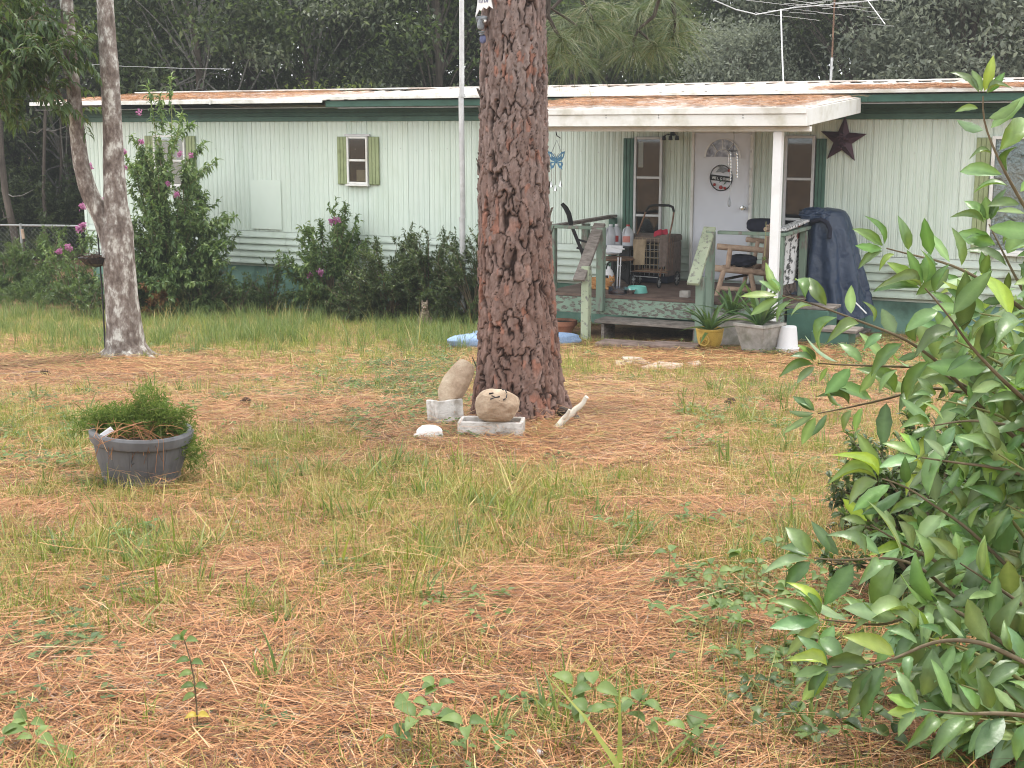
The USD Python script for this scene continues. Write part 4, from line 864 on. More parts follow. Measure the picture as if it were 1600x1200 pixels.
shrub('azalea_bush', 'dense dark green azalea bush behind the sitting cat', 'shrub', 42, GH(668, .75), 1.22, .66, 60, 10, 22, .060, .025, 'leaf_azalea', **AZ)
shrub('azalea_bush', 'dense dark green azalea bush behind the metal pole beside the pine trunk', 'shrub', 43, GH(742, .78), 1.32, .66, 60, 10, 22, .060, .025, 'leaf_azalea', **AZ)
shrub('azalea_bush', 'low dark green bush in front of the middle pink flowered shrub', 'shrub', 44, GH(556, 1.0), .62, .50, 36, 7, 16, .055, .022, 'leaf_azalea', **AZ)
shrub('azalea_bush', 'low dark bush under the tall pink flowered shrub', 'shrub', 49, G(320, 492), .72, .62, 36, 7, 16, .06, .026, 'leaf_azalea', **AZ)
shrub('young_shrub', 'thin young shrub against the teal skirting between the two pink flowered shrubs', 'shrub', 45, G(424, 490), .85, .38, 16, 6, 12, .07, .028, 'leaf_mid', tw=.25)
shrub('young_shrub', 'bushy low shrub with yellow tips beside the tall pink flowered shrub', 'shrub', 46, G(372, 492), .62, .40, 20, 6, 12, .06, .026, 'leaf_myrtle', tw=.25)
shrub('rusty_shrub', 'small shrub with rusty orange leaves beside the forked tree', 'shrub', 47, G(262, 492) + [0, -.3, 0], .52, .30, 14, 5, 10, .085, .035, 'leaf_rust', tw=.3)
shrub('young_shrub', 'leafy low growth below the corner of the home behind the forked tree', 'shrub', 48, G(135, 496), .50, .55, 26, 6, 14, .07, .03, 'leaf_mid', tw=.3)
shrub('fern_clump', 'feathery green clump behind the wire fence at the left', 'shrub', 50, G(72, 452), .95, .75, 26, 8, 26, .09, .02, 'leaf_mid', tw=.3)
shrub('fern_clump', 'low bushy clump at the far left edge in front of the fence', 'shrub', 51, G(12, 462), .75, .7, 26, 8, 20, .09, .025, 'leaf_mid', tw=.3)

# ------------------------------------------------------------------ the wood behind the home
WOOD = 'trees of the wood behind the home'
def crown_tree(seed, hgt, spread, low, m, n_clump=150, per=150, L=.14, W=.07, trunk_r=.13, bark='dark_bark', bare=0):
    r = np.random.default_rng(seed); S = B(); p = [np.zeros(3)]
    for k in range(8): p.append(p[-1] + np.array([r.normal() * .14, r.normal() * .14, hgt / 9]))
    p = np.array(p); S.tube(p, np.linspace(trunk_r, trunk_r * .3, 9), 9, rough=.15, seed=seed)
    cen = []; Lb = B()
    for k in range(n_clump):
        a = r.uniform(0, 6.283); e = low + (1 - low) * r.random() ** .9; w = spread * (.35 + .65 * math.sin(math.pi * min(1, (e - low) / (1 - low) * .8 + .2))) * r.uniform(.35, 1.0) ** .6
        c = np.array([math.cos(a) * w, math.sin(a) * w, hgt * e]); i = min(8, max(1, int(e * 8 - r.uniform(.5, 2))))
        if k % 3 == 0: Lb.tube(curve(p[i], c, .08, r, 6), np.linspace(.028, .005, 6), 4, caps=False)
        q = r.normal(size=(per, 3)) * np.array([.34, .34, .20]) * r.uniform(.7, 1.25); q[:, 2] -= .25 * (q[:, 0] ** 2 + q[:, 1] ** 2)
        cen.append(c + q)
    for k in range(bare):
        a = r.uniform(0, 6.283); i = r.integers(2, 8); q = p[i] + np.array([math.cos(a), math.sin(a), r.uniform(-.3, .4)]) * r.uniform(.8, 1.6) * spread * .6
        cv = curve(p[i], q, -.1, r, 8, .2); Lb.tube(cv, np.linspace(.020, .004, 8), 5, caps=False)
        for j in range(4): i2 = r.integers(2, 8); Lb.tube(curve(cv[i2], cv[i2] + unit(rdir(r, 1)[0] + [0, 0, -.3]) * r.uniform(.3, .9), -.1, r, 5, .2), np.linspace(.010, .003, 5), 4, caps=False)
    cen = np.vstack(cen); n = len(cen); d = unit(rdir(r, n) - np.array([0, 0, .35])); x, y, z = frames(d, np.array([0, 0, 1.0]) + rdir(r, n) * .7); sc = r.uniform(.6, 1.25, n)
    return S, Lb, place(T4, F4, cen, x, y, z, L * sc, W * sc), bark, m
def make_tree(name, label, args, loc, rz, sc, group=None):
    t = thing(name, label, 'tree', loc, group, rz); x = UsdGeom.Xformable(t)
    x.AddScaleOp().Set(Gf.Vec3f(sc, sc, sc))
    S, Lb, lv, bark, m = crown_tree(*args[0], **args[1])
    obj('trunk', S, bark, t, local=True); obj('branch', Lb, 'dead_branch' if args[1].get('bare') else 'dark_bark', t, local=True); obj('crown', lv, m, t, local=True, kind='stuff')
    return t
KIND = {
 'oak_tree': (((301, 8.5, 2.4, .10, 'leaf_forest'), {}), 'dark leafy oak'),
 'grey_tree': (((302, 8.0, 2.5, .06, 'leaf_grey'), dict(bare=5)), 'grey green tree with bare twigs'),
 'bare_tree': (((303, 8.5, 2.3, .30, 'leaf_forest'), dict(bare=18, n_clump=130)), 'sparse tree with grey dead branches'),
 'glare_pale_tree': (((306, 7.5, 2.6, .04, 'leaf_pale'), dict(n_clump=170)), 'pale grey green leafy tree'),
 'slender_tree': (((304, 11.0, 1.9, .45, 'leaf_forest'), dict(n_clump=90, trunk_r=.16)), 'tall slender tree with a high crown'),
 'yellow_green_tree': (((305, 5.2, 1.7, .12, 'leaf_bright'), dict(n_clump=70, per=70)), 'low yellow green tree')}  # low tree with yellow green leaf colour throughout
def at(px, y): return np.array([*AY(px, 300, y)[:2], 0.0])
SITE = [ # kind, photo column, distance, scale, what singles it out
 ('bare_tree', 335, 29.0, 1.0, 'arching above the left roof'),
 ('bare_tree', 120, 30.5, 1.05, 'bare twigs hanging behind the forked tree'),
 ('oak_tree', 20, 33.0, 1.1, 'dark crown at the far left edge'),
 ('oak_tree', 205, 33.5, 1.1, 'dark crown behind the forked tree and the tall pink flowered shrub'),
 ('grey_tree', 470, 29.5, .95, 'crown above the roof over the small window'),
 ('yellow_green_tree', 512, 27.6, .72, 'bright leaves above the small window with olive shutters'),
 ('oak_tree', 590, 32.0, 1.1, 'dark crown left of the metal pole'),
 ('oak_tree', 700, 30.0, 1.0, 'dark crown behind the metal pole'),
 ('slender_tree', 410, 31.0, 1.0, 'above the roof left of the small window'),
 ('grey_tree', 800, 33.0, 1.1, 'crown hidden behind the big pine trunk'),
 ('yellow_green_tree', 892, 26.6, .42, 'bright leaves low over the porch roof beside the pine trunk'),
 ('oak_tree', 930, 30.0, .95, 'dark crown behind the hanging pine needles'),
 ('grey_tree', 1060, 33.0, .95, 'crown with gaps of sky left of the antenna'),
 ('glare_pale_tree', 1150, 27.5, .62, 'pale low crown above the front door'),
 ('grey_tree', 1200, 31.0, 1.0, 'crown behind the thin white pole'),
 ('glare_pale_tree', 1300, 28.5, .95, 'pale crown behind the antenna mast'),
 ('grey_tree', 1400, 31.0, 1.0, 'crown right of the antenna'),
 ('glare_pale_tree', 1500, 26.5, .92, 'large pale crown near the right edge'),
 ('glare_pale_tree', 1625, 27.5, 1.0, 'pale crown at the right edge'),
 ('slender_tree', 1180, 36.0, 1.0, 'seen between antenna and porch'),
]
far = [('oak_tree', x, y, s) for x, y, s in ((-120, 31, 1.1), (90, 39, 1.2), (300, 38, 1.2), (440, 38, 1.2), (640, 38, 1.2), (780, 39, 1.2), (900, 39, 1.2), (1010, 41, 1.0), (1130, 42, 1.0), (1270, 40, 1.15), (1390, 39, 1.2), (1510, 37, 1.2), (1640, 36, 1.2), (1730, 30, 1.1), (-60, 36, 1.1), (180, 45, 1.3), (540, 45, 1.3), (860, 47, 1.3), (1330, 47, 1.3), (1560, 46, 1.3))]
first = {}; r = np.random.default_rng(12)
for kind, px, y, sc, why in SITE:
    lab = f'{KIND[kind][1]}, {why}'
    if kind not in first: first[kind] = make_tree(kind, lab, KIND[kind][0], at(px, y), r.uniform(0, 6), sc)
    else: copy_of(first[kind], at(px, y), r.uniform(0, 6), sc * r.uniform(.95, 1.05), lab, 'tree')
for kind, px, y, sc in far:
    copy_of(first[kind], at(px, y), r.uniform(0, 6), sc, 'dark leafy tree deep in the wood beyond the nearer trees', 'tree', WOOD)
# bare trunks in the dark at the left, behind the fence
def small_trunk(pts, r0, r1, y, lab, nm='forest_trunk'):
    p = np.array([AY(a, b_, y) for a, b_ in pts]); b_ = B().tube(p, np.linspace(r0, r1, len(p)), 9, rough=.12, seed=len(pts))
    t = thing(nm, lab, 'tree', p[0]); obj('trunk', b_, 'dark_bark', t)
    cr = np.random.default_rng(int(pts[0][0]) + 500); tb = B()
    for k in range(7):
        i = cr.integers(1, len(p)); tb.tube(curve(p[i], p[i] + np.array([cr.normal(), cr.normal() * .4, cr.uniform(-.5, .5)]) * .7, -.1, cr, 5, .2), np.linspace(.014, .004, 5), 4)
    obj('branch', tb, 'dead_branch', t)
small_trunk([(38, 440), (30, 400), (18, 345), (8, 300), (2, 240), (-4, 120)], .085, .05, 27.0, 'dark leaning trunk behind the wire fence at the far left')
small_trunk([(72, 430), (71, 350), (68, 300), (70, 200), (75, 80)], .045, .03, 28.5, 'thin pale straight trunk in the dark wood left of the home')
small_trunk([(88, 430), (90, 350), (96, 260), (94, 120)], .04, .03, 30.0, 'thin dark trunk between the pale trunk and the home')
small_trunk([(118, 440), (112, 330), (118, 220), (110, 80)], .05, .035, 31.0, 'dark trunk just left of the corner of the home')
small_trunk([(52, 440), (55, 330), (48, 200), (56, 60)], .05, .03, 33.0, 'slim trunk deep in the wood behind the leaning trunk')
# undergrowth as one mass along the edge of the wood
S, lv, _ = bushy(71, (0, 0, 0), 1.6, 1.1, 40, 8, 18, .10, .045, low=.05, tw=.3)
n = 64; r = np.random.default_rng(14); pos = np.zeros((n, 3)); px = np.linspace(-220, 1820, n) + r.uniform(-20, 20, n)
for k in range(n): pos[k] = at(px[k], (29.5 if px[k] < 60 else 28.6) + r.uniform(0, 5) - max(0, (px[k] - 900) * .0035))
instancer('undergrowth', 'dark bushy undergrowth along the edge of the wood behind the home', 'undergrowth', [('bush', lv, 'leaf_forest')], np.zeros(n, int), pos, r.uniform(0, 6, n), r.uniform(.8, 1.5, n))
r = np.random.default_rng(19); n = 26; a = r.uniform(-17, 17, n); q = r.uniform(-16, -10, n)  # unseen foliage added to darken pane reflections and front light
instancer('added_near_wood', 'leafy wood edge on the near side of the yard, mirrored in the panes', 'wood', [('added_leaf_mass', lv, 'leaf_forest')], np.zeros(n, int), np.stack([a, q, gz(a, q)], 1), r.uniform(0, 6, n), r.uniform(3.2, 5.2, n))
# ------------------------------------------------------------------ things in the yard
def roughen(b_, size, amp, seed=0):
    m = trimesh.Trimesh(*b_.mesh(), process=True).subdivide_to_size(size); v = np.array(m.vertices); n = np.array(m.vertex_normals)
    k = meshkit.fbm(v * 38 + seed, 4, seed) - .5; chip = np.clip(meshkit.fbm(v * 60 + 5, 3, seed + 3) - .62, 0, 1)
    return v + n * (amp * 1.6 * k - amp * 9 * chip)[:, None], np.array(m.faces)
def blob(c, half, axes=None, e=.8, noise=.06, seed=0, freq=3.0, sub=4, facets=0):
    m = trimesh.creation.icosphere(sub); v = np.array(m.vertices); v = np.sign(v) * np.abs(v) ** e; v = v / np.maximum(1, np.abs(v).max())
    n = meshkit.fbm(v * freq + seed * 3.7, 4, seed) - .5; v = v * (1 + noise * 2 * n)[:, None]
    fr_ = np.random.default_rng(seed + 90)
    for d in unit(fr_.normal(size=(facets, 3))):
        lim = np.abs(v @ d).max() * fr_.uniform(.80, .93); over = np.maximum(v @ d - lim, 0); v = v - d * (over * .7)[:, None]
    if facets: v = v * (1 + .035 * (meshkit.fbm(v * 9 + seed, 4, seed + 1) - .5))[:, None]
    v = v * np.asarray(half)
    if axes is not None: v = v @ np.asarray(axes).T
    return v + np.asarray(c, float), np.array(m.faces)
def axes_from(x, up):
    x = unit(x); z = unit(np.asarray(up, float) - x * (np.asarray(up, float) @ x)); return np.stack([x, np.cross(z, x), z], 1)
SY = PY - .30
a, b_ = AY(697, 626, SY), AY(727, 571, SY + .05); c = (a + b_) / 2
obj('leaning_stone', blob(c, (.168, .090, .060), axes_from(b_ - a, (-.35, -.75, .55)), .66, .09, 3, 1.6, sub=5, facets=8), 'sandstone', smooth=True, label='long pale rounded stone leaning against the left of the pine trunk', cat='stone')
def open_block(name, label, cen, w, d, h, wall, yaw, pitch=0.0, roll=0.0):
    R = rotz(yaw) @ rotx(pitch) @ roty(roll); b_ = B()
    for c_, s_ in (((0, -d / 2 + wall / 2, 0), (w, wall, h)), ((0, d / 2 - wall / 2, 0), (w, wall, h)), ((-w / 2 + wall / 2, 0, 0), (wall, d - 2 * wall - .001, h - .001)), ((w / 2 - wall / 2, 0, 0), (wall, d - 2 * wall - .001, h - .001)), ((0, 0, -h / 2 + .012), (w - 2 * wall - .001, d - 2 * wall - .001, .02))):
        b_.box(R @ np.array(c_) + cen, s_, R, .005)
    obj(name, roughen(b_, .012, .0022, 3), 'white_block', label=label, cat='concrete block')
g0 = G(768, 684); open_block('concrete_block', 'white hollow block lying open side up and carrying the marked stone', g0 + np.array([0, .07, .045]), .405, .19, .115, .024, -.10)
st = AY(777, 634, g0[1] + .05)
stone = thing('marked_stone', 'rounded tan stone with dark markings resting on the white block', 'stone', st - [0, 0, .09])
obj('stone', blob(st, (.133, .105, .098), axes_from((1, -.08, -.03), (0, -.15, 1)), .70, .08, 8, 1.7, sub=5, facets=7), 'sandstone', stone, smooth=True)
mk = B()
for (x0, y0, x1, y1, w) in ((764, 617, 771, 616, .012), (766, 624, 781, 620, .008), (784, 611, 787, 613, .006), (789, 612, 792, 616, .006), (792, 618, 791, 622, .006), (786, 625, 790, 623, .006), (777, 627, 781, 626, .005), (768, 619, 773, 621, .007)):
    fr_ = .092; p, q = AY(x0, y0, st[1] - fr_), AY(x1, y1, st[1] - fr_)
    for s in (p, q): s[1] = st[1] - .105 * math.sqrt(max(.05, 1 - (abs(s[0] - st[0]) / .14) ** 3 - (abs(s[2] - st[2]) / .105) ** 2.6)) * .97
    mk.bar(p, q, .006, w, up=(0, -.5, 1), ch=.001)
obj('markings', mk, 'ink_black', stone)
b2 = G(700, 668)
R = rotz(.55) @ rotx(-.12); bb = B(); cc_ = b2 + np.array([.005, .10, .075])
bb.box(R @ np.array([.0, 0, .0]) + cc_, (.20, .035, .175), R, .005); bb.box(R @ np.array([-.085, .075, .0]) + cc_, (.030, .115, .185), R, .005); bb.box(R @ np.array([.085, .075, 0]) + cc_, (.030, .114, .17), R, .005)
obj('concrete_block', roughen(bb, .012, .0022, 5), 'white_block', label='white hollow block standing on edge under the leaning stone', cat='concrete block')
w0 = G(671, 688)
obj('white_rock', join(blob(w0 + [0, .03, .03], (.082, .06, .058), None, .85, .10, 12), blob(w0 + [-.083, .0, .03], (.014, .014, .012), None, .9, .05, 2, sub=2)), 'white_rock', smooth=True, label='small white painted rock on the pine needles left of the blocks', cat='rock')
dy = PY - .62
def stick(name, label, pts, r, y=dy, m='driftwood', cat='stick', extra=None):
    p = np.array([AY(a, b_, y + (c if c else 0)) for a, b_, c in pts]); r_ = np.random.default_rng(len(label)); b_ = B()
    s = np.linspace(0, len(p) - 1, 14); q = np.stack([np.interp(s, np.arange(len(p)), p[:, i]) for i in range(3)], 1); q[1:-1] += r_.normal(size=(12, 3)) * r[0] * .18
    b_.tube(q, np.interp(s, np.arange(len(r)) * (len(p) - 1) / (len(r) - 1), r), 9, rough=.15, seed=3)
    for e in (extra or []): b_.tube([AY(a, b2_, y + c) for a, b2_, c in e], np.linspace(r[0] * .7, r[-1] * .7, len(e)), 7, rough=.2)
    return obj(name, b_, m, smooth=True, label=label, cat=cat)
stick('driftwood', 'bleached forked stick standing up against the pine root', [(859, 684, 0), (866, 672, .02), (880, 658, .05), (894, 647, .08), (907, 634, .1), (917, 620, .1)], (.026, .024, .020, .014), extra=[[(880, 656, .05), (886, 648, .03), (890, 640, .02)]])
stick('driftwood', 'short bleached stick poking up between the block and the forked stick', [(826, 694, 0), (828, 684, .02), (834, 667, .05)], (.020, .012), y=dy - .02)
stick('driftwood', 'small pale twig lying on the needles under the forked stick', [(862, 685, -.02), (876, 684, 0), (890, 688, 0)], (.010, .014), y=dy - .05)
gs = G(55, 585); stick('fallen_stick', 'weathered grey stick lying on the needles at the far left', [(34, 585, 0), (50, 582, 0), (66, 584, 0)], (.012, .022), y=gs[1], m='stick_grey')
def cone(px, py, lab):
    P = G(px, py); b_ = B(); r_ = np.random.default_rng(int(px)); R = rotz(r_.uniform(0, 6)) @ rotx(1.3)
    for k in range(7):
        z = -.045 + k * .014; rr = .032 * math.sin(math.pi * (k + 1) / 8.5)
        for j in range(8):
            a = j * .785 + k * .4; d = np.array([math.cos(a), math.sin(a), .35]); b_.bar(R @ (np.array([0, 0, z])) + P + [0, 0, .03], R @ (d * rr + np.array([0, 0, z])) + P + [0, 0, .03], .013, .006, up=R @ np.array([0, 0, 1.]), ch=.002)
    obj('pine_cone', b_, 'cone_brown', label=lab, cat='pine cone')
cone(72, 587, 'dark pine cone beside the grey stick at the far left'); cone(382, 634, 'dark pine cone on bare needles right of the planter'); cone(1140, 634, 'dark pine cone in the grass right of the pine trunk')
rb_ = G(826, 1133); obj('brick_fragment', blob(rb_ + [0, 0, .012], (.032, .014, .014), rotz(.35), .5, .1, 4, sub=2), 'brick_red', label='small red brick fragment among the needles in the foreground', cat='brick')
for k, (a, b_, s, lab) in enumerate([(133, 795, .016, 'white paper scrap in the grass below the planter'), (572, 1150, .014, 'white scrap on the needles in the bottom middle'), (843, 1183, .012, 'tiny white scrap at the bottom edge'), (370, 820, .014, 'pale scrap in the grass right of the planter')]):
    P = G(a, b_); obj('paper_scrap', blob(P + [0, 0, .012], (s, s * .6, s * .5), rotz(k), .7, .4, k, sub=2), 'plastic_white', label=lab, cat='scrap')

# the tub with its fern
TP = G(211, 762) + np.array([0, .12, 0])
tubR = roty(.06) @ rotx(.03)
tub = thing('planter_tub', 'dark grey half barrel planter tub tilted in the grass', 'planter', TP)
rt_, rb2, hh = .243, .172, .275; ns = 16
for k in range(ns):
    a0, a1 = (k + .008) / ns * 6.2832, (k + .992) / ns * 6.2832; v = []
    for z in np.linspace(0, 1, 5):
        bulge = .012 * math.sin(math.pi * z)
        for off in (0, -.014):
            for a in np.linspace(a0, a1, 4): r_ = rb2 + (rt_ - rb2) * z + bulge + off; v.append([r_ * math.cos(a), r_ * math.sin(a), hh * z])
    v = np.array(v); f = []
    for i in range(4):
        for j in range(3): f += [[i * 8 + j, i * 8 + j + 1, (i + 1) * 8 + j + 1, (i + 1) * 8 + j], [i * 8 + 4 + j + 1, i * 8 + 4 + j, (i + 1) * 8 + 4 + j, (i + 1) * 8 + 4 + j + 1]]
        f += [[i * 8, (i + 1) * 8, (i + 1) * 8 + 4, i * 8 + 4], [i * 8 + 3, i * 8 + 7, (i + 1) * 8 + 7, (i + 1) * 8 + 3]]
    f += [[32 + j, 32 + j + 1, 36 + j + 1, 36 + j] for j in range(3)]
    obj('stave', (v @ tubR.T + TP, np.array(f)), 'tub_grey', tub)
obj('rim_band', B().lathe([(rt_ - .012, hh - .052), (rt_ + .004, hh - .052), (rt_ + .010, hh - .04), (rt_ + .014, hh - .006), (rt_ + .006, hh + .006), (rt_ - .016, hh + .004), (rt_ - .02, hh - .02)], 48, TP, tubR), 'tub_grey', tub, smooth=40)
obj('foot_band', B().lathe([(rb2 + .010, .0), (rb2 + .014, .004), (rb2 + .024, .045), (rb2 + .016, .05)], 48, TP, tubR), 'tub_grey', tub, smooth=40)
obj('soil', B().lathe([(0, hh - .03), (.12, hh - .025), (rt_ - .02, hh - .045)], 24, TP, tubR), 'soil', tub)
hk = TP + tubR @ np.array([.02, -(rt_ + .008), hh - .10]); obj('hook', B().tube([hk + [0, .02, .02], hk + [0, -.008, .0], hk + [.006, -.012, -.012], hk + [.012, -.006, -.006]], .0035, 6), 'black_metal', tub)
obj('plant_tag', B().box(AY(167, 676, TP[1] - .17), (.065, .006, .028), rotz(.2) @ roty(-.6), .002), 'plastic_white', label='white plastic label lying in the planter tub', cat='plant label')
fern = thing('asparagus_fern', 'feathery green fern spilling out of the dark planter tub', 'fern', TP + tubR @ np.array([0, 0, hh]))
r = np.random.default_rng(55); S = B(); cen, dr = [], []
tips_px = [(115, 655), (140, 645), (170, 640), (190, 628), (222, 612), (250, 622), (262, 634), (285, 640), (300, 655), (312, 690), (318, 712), (305, 735), (300, 700), (310, 700), (306, 722), (296, 690), (120, 660), (150, 640), (165, 650), (140, 668), (185, 662), (200, 668), (225, 668), (250, 664), (160, 672), (200, 640), (225, 625), (255, 640), (150, 655), (232, 598), (270, 650), (180, 655), (308, 672), (292, 660), (130, 662), (210, 650), (245, 655), (222, 640)]
for k, (a, b_) in enumerate(tips_px * 2):
    p = TP + tubR @ np.array([r.uniform(-.14, .14), r.uniform(-.12, .14), hh - .03]); q = AY(a + r.normal() * 9, b_ + r.normal() * 7, TP[1] + r.uniform(-.12, .2)); st_ = curve(p, q + [0, 0, -.02], .14, r, 12, .05); S.tube(st_, np.linspace(.0022, .001, 12), 4, caps=False)
    n = 190; s = r.uniform(.12, 1, n) * 11; i = np.minimum(s.astype(int), 10); P = st_[i] + (st_[i + 1] - st_[i]) * (s - i)[:, None] + r.normal(size=(n, 3)) * .020
    cen.append(P); dr.append(unit(rdir(r, n) + np.array([0, 0, .3])))
cen, dr = np.vstack(cen), np.vstack(dr); x, y, z = frames(dr, rdir(r, len(cen)))
obj('stem', S, 'green_twig', fern); obj('fronds', place(T4, F4, cen, x, y, z, r.uniform(.018, .040, len(cen)), np.full(len(cen), .0055)), 'leaf_fern', fern, kind='stuff')
S = B(); dp = []
for k in range(20):
    p = TP + tubR @ np.array([r.uniform(-.2, .2), -.235 + r.uniform(-.01, .03), hh + .01]); p2 = TP + tubR @ np.array([r.uniform(-.22, .2), r.uniform(-.12, .1), hh + r.uniform(.02, .05)])
    q = p + np.array([r.normal() * .04, -.02, -r.uniform(.02, .16)]); S.tube(np.vstack([curve(p2, p, .1, r, 5), curve(p, q, .0, r, 5)[1:]]), .0013, 3, caps=False)
for k in range(70):
    c_ = TP + tubR @ np.array([r.uniform(-.2, .2), r.uniform(-.2, .1), hh + r.uniform(-.03, .05)]); d = rdir(r, 1)[0] * [1, 1, .35] * .07; S.tube([c_ - d, c_ + [0, 0, .008], c_ + d], .0012, 3, caps=False)
obj('dead_fronds', S, 'needle_litter', fern, kind='stuff')

# blue cushions behind the trunk
def cushion(p, q, w, h, lab, seed):
    ax = q - p; L = np.linalg.norm(ax); v, f = blob((p + q) / 2, (L / 2, w / 2, h / 2), axes_from(ax, (0, 0, 1)), .62, .07, seed, 2.2)
    obj('blue_cushion', (v, f), 'cloth_blue', smooth=True, label=lab, cat='cushion')
c1, c2 = G(700, 545), G(905, 538); cushion(c1 + [0, .1, .06], c2 + [0, .1, .05], .34, .17, 'long faded blue cushion lying in the grass behind the pine trunk', 5)
c1, c2 = G(738, 528), G(800, 528); cushion(c1 + [0, .1, .03], c2 + [0, .1, .03], .3, .10, 'second blue cushion lying flat behind the long one', 6)

# flagpole-like metal pole
P = G(724, 505); y = P[1]
pole = thing('metal_pole', 'tall grey metal pole standing left of the pine trunk', 'pole', P)
for (y0, y1, r_) in ((506, 343, .041), (341, 150, .037), (148, -330, .034)): obj('section', B().tube([AY(723.5 if y0 > 300 else 721.5, y0, y), AY(722.5 if y1 > 300 else 720.5, y1, y)], r_, 16), 'pole_metal', pole, smooth=40)
for yy in (342, 149): obj('joint', B().tube([AY(722, yy + 2.5, y), AY(722, yy - 2.5, y)], .044, 16), 'pole_metal', pole, smooth=40)

# pole with the withered basket
P = G(165, 556); y = P[1]
hp = thing('plant_stand', 'thin black metal plant stand holding a bowl of withered stems beside the forked tree', 'plant stand', P)
obj('pole', B().tube([P - [0, 0, .1], AY(160, 460, y), AY(152, 357, y)], .0085, 8), 'black_metal', hp)
bc = AY(150, 403, y)
bw_ = B().lathe([(0, -.085), (.06, -.08), (.12, -.05), (.165, .0), (.172, .012), (.160, .004), (.11, -.04), (.05, -.066), (0, -.07)], 20, bc); v, f = bw_.mesh(); v = v + (meshkit.fbm(v * 18, 3, 2) - .5)[:, None] * .03
obj('bowl', (v, f), 'plastic_black', hp)
r = np.random.default_rng(9); S = B()
for k in range(46): a = r.uniform(0, 6.28); p = bc + np.array([math.cos(a), math.sin(a), 0]) * r.uniform(0, .13); d = np.array([r.normal(), r.normal(), abs(r.normal()) * .5 - .15]) * .09; S.tube(curve(p - d * .5, p + d, .1, r, 4), .003, 4, caps=False)
obj('withered_stems', S, 'cone_brown', hp); S = B()
for k in range(10): a = k * .63; S.tube([bc + np.array([math.cos(a) * .175, math.sin(a) * .175, .01]), bc + np.array([math.cos(a + .1) * .11, math.sin(a + .1) * .11, -.06]), bc + [0, 0, -.095]], .0035, 5)
obj('wire_basket', S, 'black_metal', hp)

# terracotta bowl by the deck
P = G(878, 523) + np.array([0, .15, 0]); tc = thing('terracotta_pot', 'wide terracotta bowl pot on the ground beside the deck', 'flower pot', P)
obj('bowl', B().lathe([(0, 0), (.13, 0), (.175, .10), (.178, .105)], 28, P), 'terracotta', tc, smooth=40); obj('rim', B().lathe([(.180, .106), (.192, .106), (.196, .16), (.182, .163), (.17, .15), (.16, .11)], 28, P), 'terracotta', tc, smooth=40); obj('soil', B().lathe([(0, .14), (.17, .135)], 20, P), 'soil', tc)

# fence at the left
fA, fB_ = G(-160, 437), G(131, 447); fA[2] = fB_[2] = 0; fB_ = H(UL, -1.6, 0); dv = unit(fB_ - fA); FL_ = np.linalg.norm(fB_ - fA)
fence = thing('wire_fence', 'grey chain link fence running from the left to the corner of the home', 'fence', (fA + fB_) / 2)
FHt = 1.02
obj('top_rail', B().tube([fA + [0, 0, FHt], fB_ + [0, 0, FHt]], .018, 8), 'wire_grey', fence)
n = max(2, int(FL_ / 2.2)); posts = [fA + dv * FL_ * k / n for k in range(n + 1)]
for q in posts: obj('fence_post', B().tube([q, q + [0, 0, FHt + .03]], .025, 8), 'wire_grey', fence)
M = B(); sp = .085
def wire(a, b_): 
    nrm = np.array([-dv[1], dv[0], 0]); v = np.array([a - nrm * .0016, a + nrm * .0016, b_ + nrm * .0016, b_ - nrm * .0016]); M.add(v, np.array([[0, 1, 2, 3]])); sd_ = np.array([dv[0], dv[1], 0]) * .0016; M.add(np.array([a - sd_, a + sd_, b_ + sd_, b_ - sd_]), np.array([[0, 1, 2, 3]]))
for k in np.arange(-FHt, FL_, sp):
    a0, a1 = max(k, 0), min(k + FHt, FL_); wire(fA + dv * a0 + [0, 0, a0 - k], fA + dv * a1 + [0, 0, a1 - k]); wire(fA + dv * a0 + [0, 0, FHt - (a0 - k)], fA + dv * a1 + [0, 0, FHt - (a1 - k)])
obj('wire_mesh', M, 'wire_grey', fence, kind='stuff')
P = G(39, 445); wp_ = thing('wooden_stake', 'dark stake with a bare wood top standing at the fence', 'stake', P); obj('stake', B().tube([P, AY(37.5, 372, P[1])], .022, 7, rough=.2), 'dark_bark', wp_); obj('bare_top', B().tube([AY(37, 373, P[1] - .02), AY(34.5, 358, P[1] - .02)], .026, 7, rough=.1), 'log_wood', wp_)

# ------------------------------------------------------------------ cats
import manifold3d as m3
def creature(chains, edge, smooth_n=8):
    parts = []
    def sph(p, r): return m3.Manifold.sphere(float(r), 20).translate([float(q) for q in p])
    for ch in chains:
        for (p, a), (q, b_) in zip(ch[:-1], ch[1:]): parts.append(m3.Manifold.batch_hull([sph(p, a), sph(q, b_)]))
    M_ = m3.Manifold.batch_boolean(parts, m3.OpType.Add).refine_to_length(edge); me = M_.to_mesh(); t = trimesh.Trimesh(me.vert_properties[:, :3], me.tri_verts, process=True)
    trimesh.smoothing.filter_taubin(t, .5, .53, smooth_n); return np.array(t.vertices), np.array(t.faces)
SIT = [[((0, .065, .075), .072), ((0, .03, .13), .064), ((0, -.015, .185), .050), ((0, -.03, .225), .036), ((0, -.045, .268), .043), ((0, -.062, .262), .036)], [((0, -.062, .258), .030), ((0, -.092, .252), .016)]]
for s in (-1, 1):
    SIT += [[((s * .027, -.02, .165), .030), ((s * .027, -.045, .09), .019), ((s * .026, -.052, .045), .0145), ((s * .026, -.066, .014), .0155)],
            [((s * .052, .055, .07), .046), ((s * .060, .012, .05), .034), ((s * .062, -.03, .016), .017)], [((s * .024, -.042, .290), .020), ((s * .030, -.040, .322), .010), ((s * .033, -.038, .338), .003)]]
